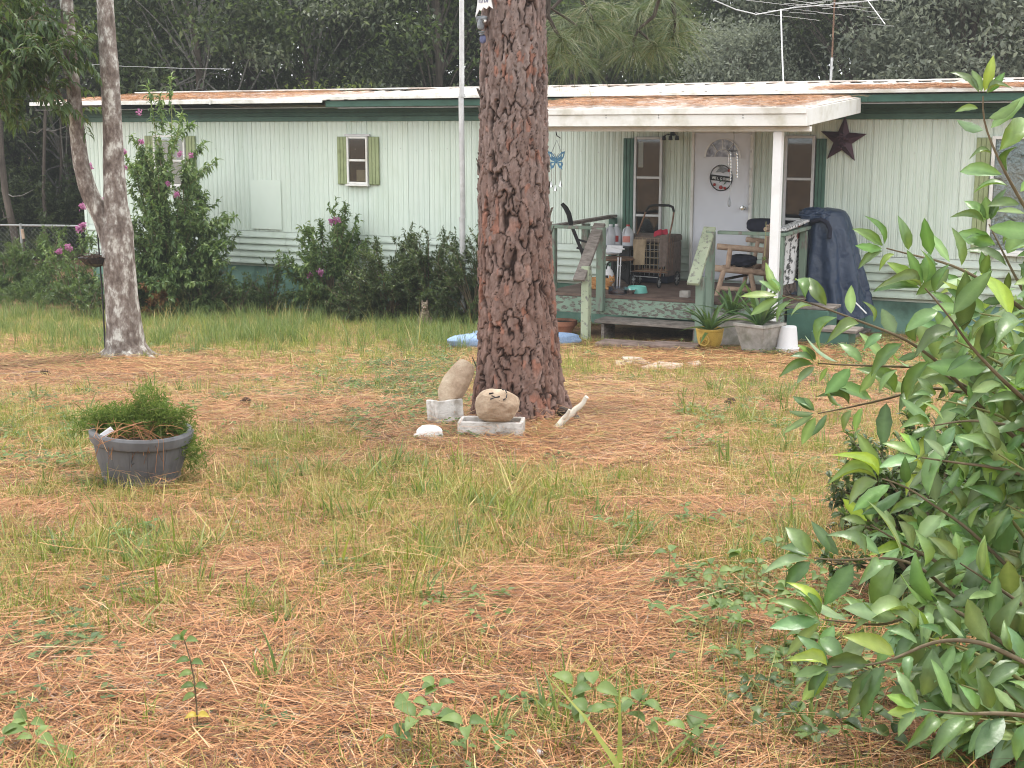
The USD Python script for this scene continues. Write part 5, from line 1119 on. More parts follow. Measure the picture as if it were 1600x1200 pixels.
SIT += [[((0, .12, .035), .024), ((.06, .14, .022), .018), ((.12, .09, .02), .016), ((.13, .02, .018), .012)]]
def cat(label, fur, loc, rz, sc, chains=SIT, head=(0, -.062, .262)):
    v, f = creature(chains, .011); R = rotz(rz) * sc; v = v @ R.T + loc
    t = thing('cat', label, 'cat', loc); obj('body', (v, f), fur, t, smooth=True)
    hd = np.array(head)
    for s in (-1, 1): obj('eye', blob(R @ (hd + [s * .0155, -.031, .012]) + loc, (.006 * sc,) * 3, None, 1, 0, 0, sub=2), 'eye', t, smooth=True)
    obj('nose', blob(R @ (hd + [0, -.046, -.002]) + loc, (.005 * sc, .004 * sc, .004 * sc), None, 1, 0, 0, sub=2), 'print_red', t, smooth=True)
    obj('muzzle', join(*[blob(R @ (hd + [s * .010, -.036, -.014]) + loc, np.array([.012, .010, .009]) * sc, None, 1, 0, 0, sub=2) for s in (-1, 1)]), 'fur_pale', t, smooth=True)
P = G(664, 509); cat('grey brown tabby cat sitting at the edge of the bushes facing the camera', 'tabby_fur', P + [0, 0, -.01], .05, 1.08)
P = HPT(862, 453, 1.55); P[2] = DZ; cat('dark brown cat sitting on the deck behind the pine trunk', 'dark_fur', P, 2.3, .80)
LIE = [[((-.13, 0, .075), .074), ((0, .01, .085), .082), ((.10, 0, .085), .062), ((.15, -.02, .11), .044), ((.175, -.035, .135), .042)], [((.18, -.045, .13), .03), ((.195, -.072, .125), .016)], [((-.14, .02, .05), .03), ((-.2, -.05, .025), .018), ((-.12, -.11, .02), .015)],
       [((.08, -.05, .04), .028), ((.15, -.10, .018), .016)], [((.10, .05, .04), .028), ((.17, .04, .018), .016)], [((-.1, -.06, .045), .045), ((-.03, -.10, .02), .018)]]
for s in (-1, 1): LIE += [[((.172 + s * .018, -.03 + s * .010, .16), .018), ((.172 + s * .026, -.028 + s * .012, .195), .003)]]
P = HPT(938, 452, 1.45); P[2] = DZ; cat('orange cat lying on the deck behind the left railing post', 'orange_fur', P, -.45, .95, LIE, (.185, -.045, .132))

# ------------------------------------------------------------------ on the porch
def at_deck(px, d, z=DZ): return H(HP(px, 300, d)[0], d, z)
PT = HPT
# black bar with pegs
t = thing('exercise_bar', 'bent black padded bar with two side pegs leaning on the left railing', 'bar', PT(915, 430, 1.4))
ps = [PT(878, 318, 1.75), PT(884, 325, 1.73), PT(889, 335, 1.7), PT(892, 350, 1.65), PT(902, 375, 1.58), PT(912, 400, 1.5), PT(925, 440, 1.42)]
obj('grip', B().tube(ps[:4], [.022, .030, .032, .030], 10), 'rubber', t, smooth=True); obj('bar', B().tube(ps[3:], .022, 10), 'black_metal', t, smooth=True)
for yy, x0 in ((374, 901), (387, 901)): obj('peg', B().tube([PT(x0, yy, 1.55), PT(x0 + 22, yy + 6, 1.5)], .014, 8), 'black_metal', t)
# little iron table
tu, td, tz = HP(963, 404, 1.05)[0], 1.05, HP(963, 404, 1.05)[1]
tb = thing('bistro_table', 'small round black iron table cluttered with white plastic ware', 'table', H(tu, td, DZ))
obj('table_top', B().lathe([(0, -.012), (.24, -.012), (.25, 0), (.24, .012), (0, .012)], 30, H(tu, td, tz)), 'rust_metal', tb, smooth=30)
for k in range(3):
    a = k * 2.094 + .4; c_ = np.array([math.cos(a), math.sin(a), 0]); o = H(tu, td, 0); pts = [o + c_ * rr + [0, 0, zz] for rr, zz in ((.05, tz - .02), (.13, tz - .07), (.15, tz - .13), (.09, tz - .19), (.05, tz - .24), (.10, DZ + .08), (.19, DZ + .01))]
    obj('leg', B().tube(pts, .010, 7), 'black_metal', tb, smooth=True)
    obj('scroll', B().tube([o + c_ * (.14 + .035 * math.cos(q)) + [0, 0, tz - .11 + .035 * math.sin(q)] for q in np.linspace(0, 5, 10)], .006, 6), 'black_metal', tb)
o = H(tu, td, tz + .012)
def on_table(name, label, cat, geo, m, **k): return obj(name, geo, m, label=label, cat=cat, **k)
on_table('plastic_tray', 'white plastic tray tipped up on the round iron table', 'tray', B().box(PT(960, 389, 1.05), (.22, .012, .10), rotz(HOUSE_ANG) @ rotx(-.5), .003), 'plastic_white')
on_table('plastic_plate', 'white plastic plate on the round iron table', 'plate', B().lathe([(0, 0), (.07, .004), (.10, .02), (.098, .024), (.07, .010), (0, .007)], 20, PT(957, 398, 1.12)), 'plastic_white', smooth=True)
on_table('plastic_fork', 'white plastic utensil sticking out over the table edge', 'utensil', B().tube([PT(955, 386, 1.2), PT(965, 388, 1.2), PT(976, 389, 1.2)], [.006, .006, .010], 6), 'plastic_white')
# plant table with jugs
ju = HP(980, 384, .62); tb = thing('side_table', 'black side table under the plastic water jugs', 'table', H(ju[0], .62, DZ))
uu0, uu1 = HP(947, 384, .62)[0], HP(993, 384, .62)[0]
obj('table_top', B().hbox(uu0, uu1, .42, .82, ju[1] - .04, ju[1], .006), 'black_metal', tb)
for a_, d_ in ((uu0 + .03, .46), (uu0 + .03, .78), (uu1 - .03, .46), (uu1 - .03, .78)): obj('leg', B().hbox(a_ - .018, a_ + .018, d_ - .018, d_ + .018, DZ, ju[1] - .041, .003), 'black_metal', tb)
obj('side_panel', B().hbox(uu1 - .16, uu1 - .05, .775, .785, DZ + .05, ju[1] - .05, .003), 'plastic_black', tb)
def jug(px, d, lab, red):
    u, _ = HP(px, 384, d); P = H(u, d, ju[1]); t = thing('water_jug', lab, 'jug', P)
    prof = [(0, .002), (.068, .002), (.075, .012), (.076, .13), (.072, .16), (.052, .205), (.028, .238), (.021, .248), (.021, .262), (.018, .262)]
    obj('jug_body', B().lathe(prof, 22, P), 'jug_milk', t, smooth=40)
    obj('cap', B().lathe([(0, .275), (.022, .275), (.024, .258), (.024, .252)], 14, P), 'print_red' if red == 2 else 'plastic_white', t)
    hdl = unit(np.array([-1, -.6, 0])); obj('handle', B().tube([P + hdl * .03 + [0, 0, .232], P + hdl * .066 + [0, 0, .215], P + hdl * .078 + [0, 0, .17], P + hdl * .070 + [0, 0, .125]], .011, 8), 'jug_milk', t, smooth=True)
    if red:
        nn = np.array([N2[0], N2[1], 0]); al = np.array([U2[0], U2[1], 0]); v = []
        for z in (.05, .13):
            for q in np.linspace(-.75, .75, 8): v.append(P + (nn * math.cos(q) + al * math.sin(q)) * .0775 + [0, 0, z])
        obj('label', (np.array(v), np.array([[k, k + 1, k + 9, k + 8] for k in range(7)])), 'print_red' if red == 1 else 'print_pink', t)
surf('jug_milk', flat((0.52, 0.54, 0.58), .05), 4.0, 0.3, spec=.5); surf('print_pink', flat((0.50, 0.20, 0.17)), 9.0, .5); surf('label_dark', [(0.40, (0.03, 0.03, 0.035)), (0.6, (0.25, 0.06, 0.06))], 12.0, .5)
jug(954, .66, 'cloudy plastic jug leftmost on the black side table', 0); jug(963, .60, 'cloudy plastic jug with a dark red label in the middle of the side table', 1); jug(981, .62, 'cloudy plastic jug with a faded pink label rightmost on the side table', 2)
# bottle on the floor and thin white legs
P = at_deck(953, 1.35); t = thing('bleach_bottle', 'white bottle with a dark printed label on the deck floor', 'bottle', P)
obj('bottle', B().lathe([(0, 0), (.055, 0), (.06, .01), (.06, .19), (.045, .225), (.022, .25), (.022, .275), (0, .275)], 20, P), 'plastic_white', t, smooth=40)
nn = np.array([N2[0], N2[1], 0]); al = np.array([U2[0], U2[1], 0]); v = [P + (nn * math.cos(q) + al * math.sin(q)) * .0612 + [0, 0, z] for z in (.04, .17) for q in np.linspace(-.8, .3, 7)]
obj('label', (np.array(v), np.array([[k, k + 1, k + 8, k + 7] for k in range(6)])), 'ink_black', t)
t = thing('folding_stand', 'thin white folding stand beside the iron table', 'stand', at_deck(968, 1.3))
for a_ in (966, 970): obj('leg', B().tube([at_deck(a_, 1.3 - (a_ - 966) * .02), PT(a_, 402, 1.3)], .008, 6), 'plastic_white', t)
obj('cross_bar', B().tube([PT(965, 415, 1.3), PT(971, 415, 1.22)], .006, 6), 'plastic_white', t)
# pet crate behind the cart
cu0, cu1 = HP(988, 400, .35)[0], HP(1055, 400, .35)[0]; cz1 = HP(1020, 366, .35)[1]
t = thing('pet_crate', 'brown pet crate with a dark barred opening standing against the wall', 'crate', H((cu0 + cu1) / 2, .35, DZ))
obj('crate_top', B().hbox(cu0 - .01, cu1 + .01, .12, .60, cz1 - .09, cz1, .02), 'cloth_brown', t)
for a_, b_ in ((cu0, cu0 + .05), (cu1 - .05, cu1)): obj('crate_side', B().hbox(a_, b_, .13, .59, DZ + .10, cz1 - .092, .006), 'cloth_brown', t)
obj('crate_base', B().hbox(cu0, cu1, .13, .59, DZ + .01, DZ + .098, .012), 'cloth_navy', t); obj('crate_inside', B().hbox(cu0 + .052, cu1 - .052, .14, .50, DZ + .10, cz1 - .093, .004), 'dark_inside', t)
for k in range(8): a_ = cu0 + .07 + (cu1 - cu0 - .14) * k / 7; obj('door_bar', B().tube([H(a_, .58, DZ + .10), H(a_, .58, cz1 - .095)], .004, 5), 'wire_grey', t)
for k in range(4): z = DZ + .14 + k * .10; obj('door_bar', B().tube([H(cu0 + .052, .584, z), H(cu1 - .052, .584, z)], .004, 5), 'wire_grey', t)
# wire shopping cart
t = thing('shopping_cart', 'rusty folding wire shopping cart with a tall looped handle on the deck', 'cart', at_deck(1015, .95))
ca, cb = 1.05, .72
q0, q1 = PT(1000, 363, .80), PT(1033, 427, 1.02)
hl = [PT(996, 366, .8), PT(1004, 345, .8), PT(1009, 330, .8), PT(1014, 322.5, .82), PT(1022, 320.5, .84), PT(1045, 321, .9), PT(1051, 323.5, .92), PT(1053, 331, .93), PT(1051, 345, .94), PT(1046, 368, .97), PT(1038, 400, 1.0), PT(1031, 432, 1.02)]
obj('handle_frame', B().tube(hl[:4], .011, 8), 'rust_metal', t, smooth=True); obj('handle_grip', B().tube(hl[2:8], .016, 8), 'rubber', t, smooth=True); obj('handle_frame', B().tube(hl[7:], .011, 8), 'rust_metal', t, smooth=True)
fl, fr2, ft2, fb2 = HP(992, 400, .98)[0], HP(1040, 400, .98)[0], HP(1010, 372, .98)[1], HP(1010, 423, .98)[1]
for k in range(9): a_ = fl + (fr2 - fl) * k / 8; obj('basket_wire', B().tube([H(a_, .98, fb2), H(a_, .98, ft2)], .004, 5), 'crate_tan', t); 
for k in range(6): z = fb2 + (ft2 - fb2) * k / 5; obj('basket_wire', B().tube([H(fl, .984, z), H(fr2, .984, z)], .004, 5), 'crate_tan', t)
for d_ in np.linspace(.72, .96, 5): obj('basket_wire', B().tube([H(fl, d_, ft2), H(fl, d_, fb2), H(fr2, d_, fb2), H(fr2, d_, ft2)], .004, 5), 'rust_metal', t)
obj('base_bar', B().hbox(fl - .03, fr2 + .03, .97, .995, fb2 - .02, fb2 - .005, .003), 'rust_metal', t)
for px_, py_, d_, rr in ((1058, 428, .66, .085), (1030, 436, 1.04, .065), (990, 430, 1.02, .085), (1000, 430, .7, .06)):
    c_ = PT(px_, py_, d_); c_[2] = DZ + rr + .008; ax = np.array([U2[0], U2[1], 0]); e1 = np.array([N2[0], N2[1], 0]); e2 = np.array([0, 0, 1.0])
    ring = [c_ + (e1 * math.cos(q) + e2 * math.sin(q)) * rr for q in np.linspace(0, 6.2832, 21)]; w_ = obj('wheel', B().tube(ring, .010, 7, caps=False), 'rubber', t, smooth=True)
    sp_ = B()
    for q in np.linspace(0, 3.14, 5)[:-1]: sp_.tube([c_ - (e1 * math.cos(q) + e2 * math.sin(q)) * rr, c_ + (e1 * math.cos(q) + e2 * math.sin(q)) * rr], .003, 5)
    sp_.tube([c_ - ax * .02, c_ + ax * .02], .012, 8); obj('spokes', sp_, 'wire_grey', w_)
obj('axle', B().tube([PT(990, 431, 1.02), PT(1030, 434, 1.04)], .006, 6), 'wire_grey', t)
def sheet(P00, P10, P01, P11, nu, nv, amp, seed, freq=3.0, thick=.006):
    s, q = np.meshgrid(np.linspace(0, 1, nu), np.linspace(0, 1, nv), indexing='ij'); P = (np.asarray(P00) * ((1 - s) * (1 - q))[..., None] + np.asarray(P10) * (s * (1 - q))[..., None] + np.asarray(P01) * ((1 - s) * q)[..., None] + np.asarray(P11) * (s * q)[..., None])
    n = unit(np.cross(np.asarray(P10) - P00, np.asarray(P01) - P00)); P = P + n * (amp * 2 * (meshkit.fbm(np.stack([s * freq * 2, q * freq * .6, s * 0], -1), 3, seed) - .5))[..., None]
    v = np.vstack([P.reshape(-1, 3), (P - n * thick).reshape(-1, 3)]); i, j = np.meshgrid(np.arange(nu - 1), np.arange(nv - 1), indexing='ij'); f = np.stack([i * nv + j, (i + 1) * nv + j, (i + 1) * nv + j + 1, i * nv + j + 1], -1).reshape(-1, 4); o = nu * nv
    return v, np.vstack([f, f[:, ::-1] + o]), s, q
v, f, _, _ = sheet(PT(1021, 368, 1.0), PT(1044, 366, 1.0), PT(1022, 361, .9), PT(1043, 358, .85), 12, 8, .02, 3); obj('red_cloth', (v, f), 'cloth_red', smooth=True, label='crumpled red cloth on top of the shopping cart', cat='cloth')
v, f, _, _ = sheet(PT(1031, 368, 1.03), PT(1045, 366, 1.03), PT(1030, 418, 1.04), PT(1041, 416, 1.04), 10, 14, .02, 5); obj('brown_cloth', (v, f), 'cloth_brown', smooth=True, label='brown cloth hanging over the front of the shopping cart', cat='cloth')
v, f, _, _ = sheet(PT(990, 374, 1.02), PT(1009, 374, 1.02), PT(989, 414, 1.03), PT(1007, 414, 1.03), 10, 14, .02, 6); obj('tan_cloth', (v, f), 'crate_tan', smooth=True, label='tan bag lining the left of the shopping cart', cat='bag')
# bowls and boxes on the floor
P = at_deck(998, 1.62); obj('pet_bowl', B().lathe([(0, .004), (.125, .0), (.130, .004), (.112, .075), (.104, .082), (.098, .076), (.09, .03), (0, .024)], 30, P), 'plastic_teal', smooth=40, label='turquoise plastic pet bowl on the deck floor', cat='bowl')
P = at_deck(968, 1.86); t = thing('food_container', 'clear plastic food container near the front edge of the deck', 'container', P)
R = rotz(HOUSE_ANG); bx = B()
for c_, s_ in (((0, -.06, .045), (.20, .004, .09)), ((0, .06, .045), (.20, .004, .09)), ((-.098, 0, .045), (.004, .116, .09)), ((.098, 0, .045), (.004, .116, .09)), ((0, 0, .004), (.192, .116, .004))): bx.box(R @ np.array(c_) + P, s_, R, .001)
obj('tub', bx, 'tub_clear', t); obj('food', B().box(P + [0, 0, .022], (.18, .105, .03), R, .01), 'brick_red', t)
P = at_deck(986, 1.80); obj('metal_bowl', B().lathe([(0, 0), (.05, .0), (.078, .05), (.085, .055), (.080, .058), (.05, .012), (0, .008)], 24, P), 'chrome', smooth=40, label='shiny metal bowl beside the clear food container', cat='bowl')
P = at_deck(1074, 1.80); obj('small_box', B().box(P + [0, 0, .04], (.11, .09, .08), R, .006), 'concrete', label='small grey box on the deck by the right stair post', cat='box')

# log rocking chair
t = thing('rocking_chair', 'rustic log rocking chair on the right of the deck', 'chair', at_deck(1155, 1.1))
def log(name, a_, b_, d0, d1, r_, m='log_wood'):
    p, q = PT(*a_, d0), PT(*b_, d1); rr = np.random.default_rng(int(a_[0] * 7 + a_[1])); obj(name, B().tube(curve(p, q, .0, rr, 7, .012), r_ * np.linspace(1.04, .96, 7), 11, rough=.10, seed=int(a_[0])), m, t, smooth=40)
log('arm', (1121, 385), (1192, 391), 1.45, 1.15, .036); log('arm', (1166, 374), (1205, 378), .85, .7, .032); log('arm_post', (1141, 388), (1137, 418), 1.42, 1.42, .030); log('arm_post', (1184, 377), (1178, 410), .84, .84, .026)
log('seat_rail', (1117, 419), (1200, 427), 1.45, 1.15, .040); log('seat_rail', (1142, 413), (1205, 418), .9, .75, .034)
log('leg', (1131, 422), (1117, 470), 1.42, 1.44, .030); log('leg', (1173, 428), (1181, 468), 1.28, 1.30, .030); log('leg', (1166, 424), (1161, 456), .85, .85, .026); log('leg', (1195, 424), (1200, 455), .78, .78, .026)
log('stretcher', (1124, 450), (1176, 453), 1.43, 1.29, .028); log('stretcher', (1134, 436), (1172, 428), 1.4, .86, .016, 'dark_bark')
for k in range(5): log('seat_slat', (1128 + k * 15, 417.5 + k * 1.6), (1150 + k * 12, 411.5 + k), 1.42 - k * .05, .88 - k * .02, .022)
for k in range(4): log('back_slat', (1192 + k * 4, 424 - k), (1200 + k * 5, 352 - k * 2), 1.12 - k * .10, .85 - k * .1, .024)
log('back_rail', (1196, 358), (1216, 354), 1.0, .6, .026)
obj('black_bag', blob(PT(1160, 407, 1.18), (.17, .12, .075), rotz(HOUSE_ANG), .75, .18, 5), 'cloth_navy', smooth=True, label='black bag slumped on the seat of the rocking chair', cat='bag')
obj('navy_cushion', blob(PT(1192, 352, .55), (.20, .07, .085), rotz(HOUSE_ANG), .55, .06, 9), 'cloth_navy', smooth=True, label='dark navy cushion behind the rail between door and white post', cat='cushion')

# covered heap and blanket
hu, hd = HP(1298, 420, .62)[0], .62; hz0, hz1 = gzh(hu, hd) - .02, HP(1280, 326, .62)[1]
t = thing('covered_heap', 'tall heap under a dark navy tarp beside the right end of the deck', 'tarp', H(hu, hd, hz0))
nv, nt = 60, 150; q = np.linspace(0, 1, nv); th = np.linspace(0, 2 * math.pi, nt, endpoint=False); Q, TH = np.meshgrid(q, th, indexing='ij')
rad = np.interp(Q, [0, .008, .03, .08, .2, .4, .7, 1], [.0, .12, .21, .255, .285, .33, .40, .47]); wb = meshkit.fbm(np.stack([np.cos(TH) * 2, np.sin(TH) * 2, Q * 1.2], -1), 3, 4)
fold = np.sin(TH * 9 + 5 * wb + Q * 1.5) * .055 * np.clip(Q * 1.4 - .1, 0, 1) + np.abs(np.sin(TH * 4.5 + 3 * wb)) * .05 * Q + .06 * (wb - .5) + .012 * (meshkit.fbm(np.stack([np.cos(TH) * 7, np.sin(TH) * 7, Q * 12], -1), 4, 6) - .5) - .018 * np.clip(.10 - np.abs(meshkit.fbm(np.stack([np.cos(TH) * 3, np.sin(TH) * 3, Q * 5], -1), 3, 16) - .5), 0, 1) / .10 * Q ** .5
rr = np.maximum(rad + fold * np.clip(Q * 6, 0, 1), 0.0); du = .12 * (Q - .2) + rr * np.cos(TH) * 1.0; ddd = rr * np.sin(TH) * 1.0
zz = hz1 + .02 - (hz1 - hz0 - .28) * Q + .02 * np.sin(TH * 5) * Q; v = Hm(np.stack([hu + du - .05, hd + ddd, zz], -1).reshape(-1, 3)); i, j = np.meshgrid(np.arange(nv - 1), np.arange(nt), indexing='ij')
obj('tarp', (v, np.stack([i * nt + j, i * nt + (j + 1) % nt, (i + 1) * nt + (j + 1) % nt, (i + 1) * nt + j], -1).reshape(-1, 4)), 'tarp', t, smooth=True)
obj('top_bulge', blob(PT(1274, 336, .80), (.17, .15, .085), rotz(HOUSE_ANG), .75, .30, 4), 'tarp', t, smooth=True)
obj('strap', B().tube([PT(1268, 346, .92), PT(1282, 342, .93), PT(1292, 348, .93), PT(1297, 358, .94), PT(1296, 372, .95)], .028, 8), 'cloth_navy', t, smooth=True)
obj('inner_frame', B().hbox(hu - .2, hu + .25, hd - .2, hd + .2, hz0, hz0 + .5, .01), 'plastic_black', t)
obj('white_strip', B().bar(PT(1334, 470, 1.2), PT(1354, 490, 1.2), .03, .012), 'white_strip', label='thin white strip poking out at the foot of the navy tarp', cat='strip')
s_, q_ = np.meshgrid(np.linspace(0, 1, 46), np.linspace(0, 1, 60), indexing='ij'); bu = dR - .095 - .02 * np.sin(s_ * 15 + 1) * q_ - .02 * q_; bd = 1.96 - 1.16 * s_ - .05 * q_ * (1 - s_) + .07 * q_ * s_; bz = RZ + .045 + .05 * s_ - (.69 + .05 * s_) * q_
v = Hm(np.stack([bu, bd, bz], -1).reshape(-1, 3)); v = np.vstack([v, v - np.array([*U2, 0]) * -.006]); i, j = np.meshgrid(np.arange(45), np.arange(59), indexing='ij'); f = np.stack([i * 60 + j, (i + 1) * 60 + j, (i + 1) * 60 + j + 1, i * 60 + j + 1], -1).reshape(-1, 4)
rr = np.random.default_rng(17); col = np.full((46, 60, 3), .70)
for c_, w_, tone in ((.07, .05, .03), (.30, .045, .05), (.55, .02, .08), (.97, .06, .05)):
    m_ = (np.abs(s_ - c_) < w_) & (rr.random(s_.shape) < .8); col[m_] = tone
dots = meshkit.fbm(np.stack([s_ * 16, q_ * 22, s_ * 0], -1), 2, 5); col[dots < .33] = .07
m_ = (np.abs(s_ - .82) < .05) & (q_ < .30); col[m_] = (.30, .07, .05)
t = thing('woven_blanket', 'black and white woven blanket hung over the right deck rail', 'blanket', H(dR - .1, 1.4, RZ - .7))
obj('cloth', (v, np.vstack([f, f[:, ::-1] + 46 * 60])), 'blade', t, smooth=True, colors=np.vstack([col.reshape(-1, 3)] * 2)); fg = B()
for k in range(34): a_ = H(dR - .115 - .02 * math.sin(k), 1.88 - k / 34 * .87, RZ - .645); fg.tube([a_, a_ + [rr.normal() * .01, 0, -.05], a_ + [rr.normal() * .02, rr.normal() * .01, -.11]], .008, 4)
obj('fringe', fg, 'cloth_brown', t, kind='stuff'); obj('top_fold', B().bar(H(dR - .05, 1.92, RZ + .03), H(dR - .05, .94, RZ + .08), .12, .03), 'blanket_edge', t)

# steps and slabs
u0_, u1_ = 0, 0
P = G(1266, 541); q = P[:2] - P0; su, sd_ = q @ U2, q @ N2; gz0 = P[2]
t = thing('wooden_step_box', 'green painted two tier wooden step box right of the potted plants', 'steps', P)
obj('lower_box', B().hbox(su, su + .42, sd_ - .34, sd_, gz0 - .06, gz0 + .17, .006), 'trim_mid', t)
for k in range(2): obj('tread', B().hbox(su + .10, su + .50, sd_ - .36 + k * .19, sd_ - .18 + k * .19, gz0 + .172, gz0 + .205, .005), 'wood_grey', t)
obj('upper_box', B().hbox(su - .38, su + .10, sd_ - .75, sd_ - .345, gz0 - .06, gz0 + .36, .006), 'trim_mid', t)
for k in range(2): obj('tread', B().hbox(su - .40, su + .14, sd_ - .77 + k * .21, sd_ - .57 + k * .21, gz0 + .362, gz0 + .395, .005), 'wood_grey', t)
obj('loose_board', B().bar(G(1322, 533) + [0, 0, .03], G(1372, 512) + [0, 0, .06], .14, .03), 'wood_grey', t)
for k, (a_, b_, lab) in enumerate((((938, 541), (1010, 547), 'left concrete paver in front of the porch step'), ((1012, 545), (1085, 548), 'right concrete paver in front of the porch step'))):
    p, q = G(*a_), G(*b_); c_ = (p + q) / 2 + np.array([.06, .13, .01]); obj('paver', B().box(c_, (np.linalg.norm((q - p)[:2]) * .98, .32, .075), rotz(HOUSE_ANG + .08 + .05 * k), .008), 'paver', label=lab, cat='paver')
def flag(pts, lab, h=.006):
    P = np.array([G(*p)[:2] for p in pts]); c_ = P.mean(0); m = B().prism([tuple(p - c_) for p in P], .05, None, (c_[0], c_[1], float(gz(*c_)) - .05 + h)); obj('flagstone', m, 'flagstone', label=lab, cat='flagstone')
flag([(972, 562), (1000, 562), (1018, 568), (1008, 572), (985, 570)], 'left pale flat stone in the needles before the porch'); flag([(1000, 574), (1030, 569), (1068, 571), (1062, 576), (1020, 581)], 'large pale flat stone in the needles before the porch', .008); flag([(1072, 568), (1092, 566), (1096, 570), (1078, 573)], 'small pale flat stone right of the large one'); flag([(962, 566), (975, 566), (978, 573), (964, 573)], 'reddish flat stone at the left of the pale ones', .004)

# potted plants
def strap_plant(name, label, base, n, L, W, seed, lean=.5, tips=None):
    t = thing(name, label, 'plant', base); r = np.random.default_rng(seed)
    for k in range(n):
        az = r.uniform(0, 6.283); tl = abs(r.normal()) * lean + .12; ln = L * r.uniform(.55, 1.1); d = np.array([math.cos(az) * math.sin(tl), math.sin(az) * math.sin(tl), math.cos(tl)]); h = np.array([math.cos(az), math.sin(az), 0]); s = np.linspace(0, 1, 9)[:, None]
        P = base + h * .03 + d * s * ln + (h * .45 - np.array([0, 0, .42])) * s ** 2.2 * ln * r.uniform(.2, .95); sd = unit(np.cross(h, [0, 0, 1.0]) + r.normal(size=3) * .2); w = W * r.uniform(.7, 1.15) * np.interp(s[:, 0], [0, .25, .7, 1], [.6, 1, .8, .04]) / 2; up = unit(np.cross(sd, np.gradient(P, axis=0)))
        v = np.stack([P - sd * w[:, None] + up * (w * .4)[:, None], P, P + sd * w[:, None] + up * (w * .4)[:, None]], 1).reshape(-1, 3); f = []
        for i in range(8): f += [[3 * i, 3 * i + 1, 3 * i + 4, 3 * i + 3], [3 * i + 1, 3 * i + 2, 3 * i + 5, 3 * i + 4]]
        obj('leaf', (v, np.array(f)), 'leaf_strap', t, smooth=True)
yp = G(1111, 547) + np.array([0, .13, 0]); t = thing('yellow_pot', 'mustard yellow glazed pot with a raised star emblem', 'flower pot', yp)
obj('pot', B().lathe([(0, 0), (.088, 0), (.105, .01), (.125, .06), (.140, .12), (.146, .175), (.147, .19), (.152, .195), (.155, .218), (.150, .224), (.138, .22), (.13, .18)], 36, yp), 'pot_yellow', t, smooth=40); obj('soil', B().lathe([(0, .20), (.135, .195)], 20, yp), 'soil', t)
ec = yp + np.array([-.075, -.118, .105]); en = unit(np.array([-.55, -.80, .15])); ex = unit(np.cross([0, 0, 1.0], en)); ey = np.cross(en, ex); EM = np.stack([ex, ey, en], 1)
em = B(); em.tube([ec + (ex * math.cos(a) + ey * math.sin(a)) * .058 for a in np.linspace(0, 6.2832, 25)], .008, 7, caps=False)
sv = [ec + en * .016] + [ec + (ex * math.sin(k * math.pi / 5) + ey * math.cos(k * math.pi / 5)) * (.046 if k % 2 == 0 else .019) - en * .006 for k in range(10)]; em.add(np.array(sv), np.array([[0, 1 + (k + 1) % 10, 1 + k] for k in range(10)]))
obj('star_emblem', em, 'pot_yellow', t)
strap_plant('strap_leaf_plant', 'spiky strap leaved plant growing in the yellow pot', yp + [0, 0, .20], 26, .46, .048, 5, .55)
bp = G(1147, 545) + np.array([0, .30, 0]); t = thing('concrete_pot', 'weathered concrete pot behind the yellow and the grey pot', 'flower pot', bp); obj('pot', B().box(bp + [0, 0, .15], (.30, .28, .30), rotz(.2), .02), 'concrete', t); obj('rim', B().box(bp + [0, 0, .325], (.33, .31, .05), rotz(.2), .012), 'concrete', t)
strap_plant('strap_leaf_plant', 'tall strap leaved plant in the weathered concrete pot', bp + [0, 0, .33], 22, .50, .050, 6, .5)
gp = G(1190, 552) + np.array([0, .16, 0]); t = thing('grey_pot', 'square grey tapered pot left of the white bucket', 'flower pot', gp)
v, f = cbox((1, 1, 1), .04); zt_ = v[:, 2] + .5; sc_ = .26 + .13 * zt_; v = np.stack([v[:, 0] * sc_, v[:, 1] * sc_, zt_ * .28], 1) @ rotz(.75).T + gp; obj('pot', (v, f), 'concrete', t)
rim = B()
for k in range(4): a = .75 + k * math.pi / 2; c_ = gp + np.array([math.cos(a) * .187, math.sin(a) * .187, .285]); rim.box(c_, (.03, .40, .035), rotz(a), .006)
obj('rim', rim, 'concrete', t)
strap_plant('strap_leaf_plant', 'large strap leaved lily plant in the square grey pot', gp + [0, 0, .27], 34, .62, .054, 7, .6)
wb_ = G(1233, 552) + np.array([0, .11, 0]); t = thing('white_bucket', 'white plastic bucket standing upside down beside the grey pot', 'bucket', wb_)
obj('bucket', B().lathe([(.118, 0), (.124, .004), (.122, .025), (.114, .035), (.092, .26), (.085, .272), (.05, .274), (0, .274)], 30, wb_), 'plastic_white', t, smooth=40); obj('rim', B().lathe([(.119, .036), (.126, .038), (.126, .046), (.116, .048)], 30, wb_), 'plastic_white', t)
wt = G(1468, 524) + np.array([0, .2, 0]); t = thing('white_bench', 'low white slatted bench near the skirting behind the laurel', 'bench', wt)
obj('seat', B().box(wt + [0, 0, .27], (.40, .26, .035), rotz(HOUSE_ANG), .008), 'plastic_white', t)
for k in range(6): obj('slat', B().box(wt + rotz(HOUSE_ANG) @ np.array([-.17 + k * .068, -.11, .125]), (.045, .018, .25), rotz(HOUSE_ANG), .004), 'plastic_white', t)
for s in (-.08, -.02): obj('knob', blob(wt + [s, -.05, .31], (.022, .022, .025), None, 1, 0, 0, sub=2), 'plastic_black', t)

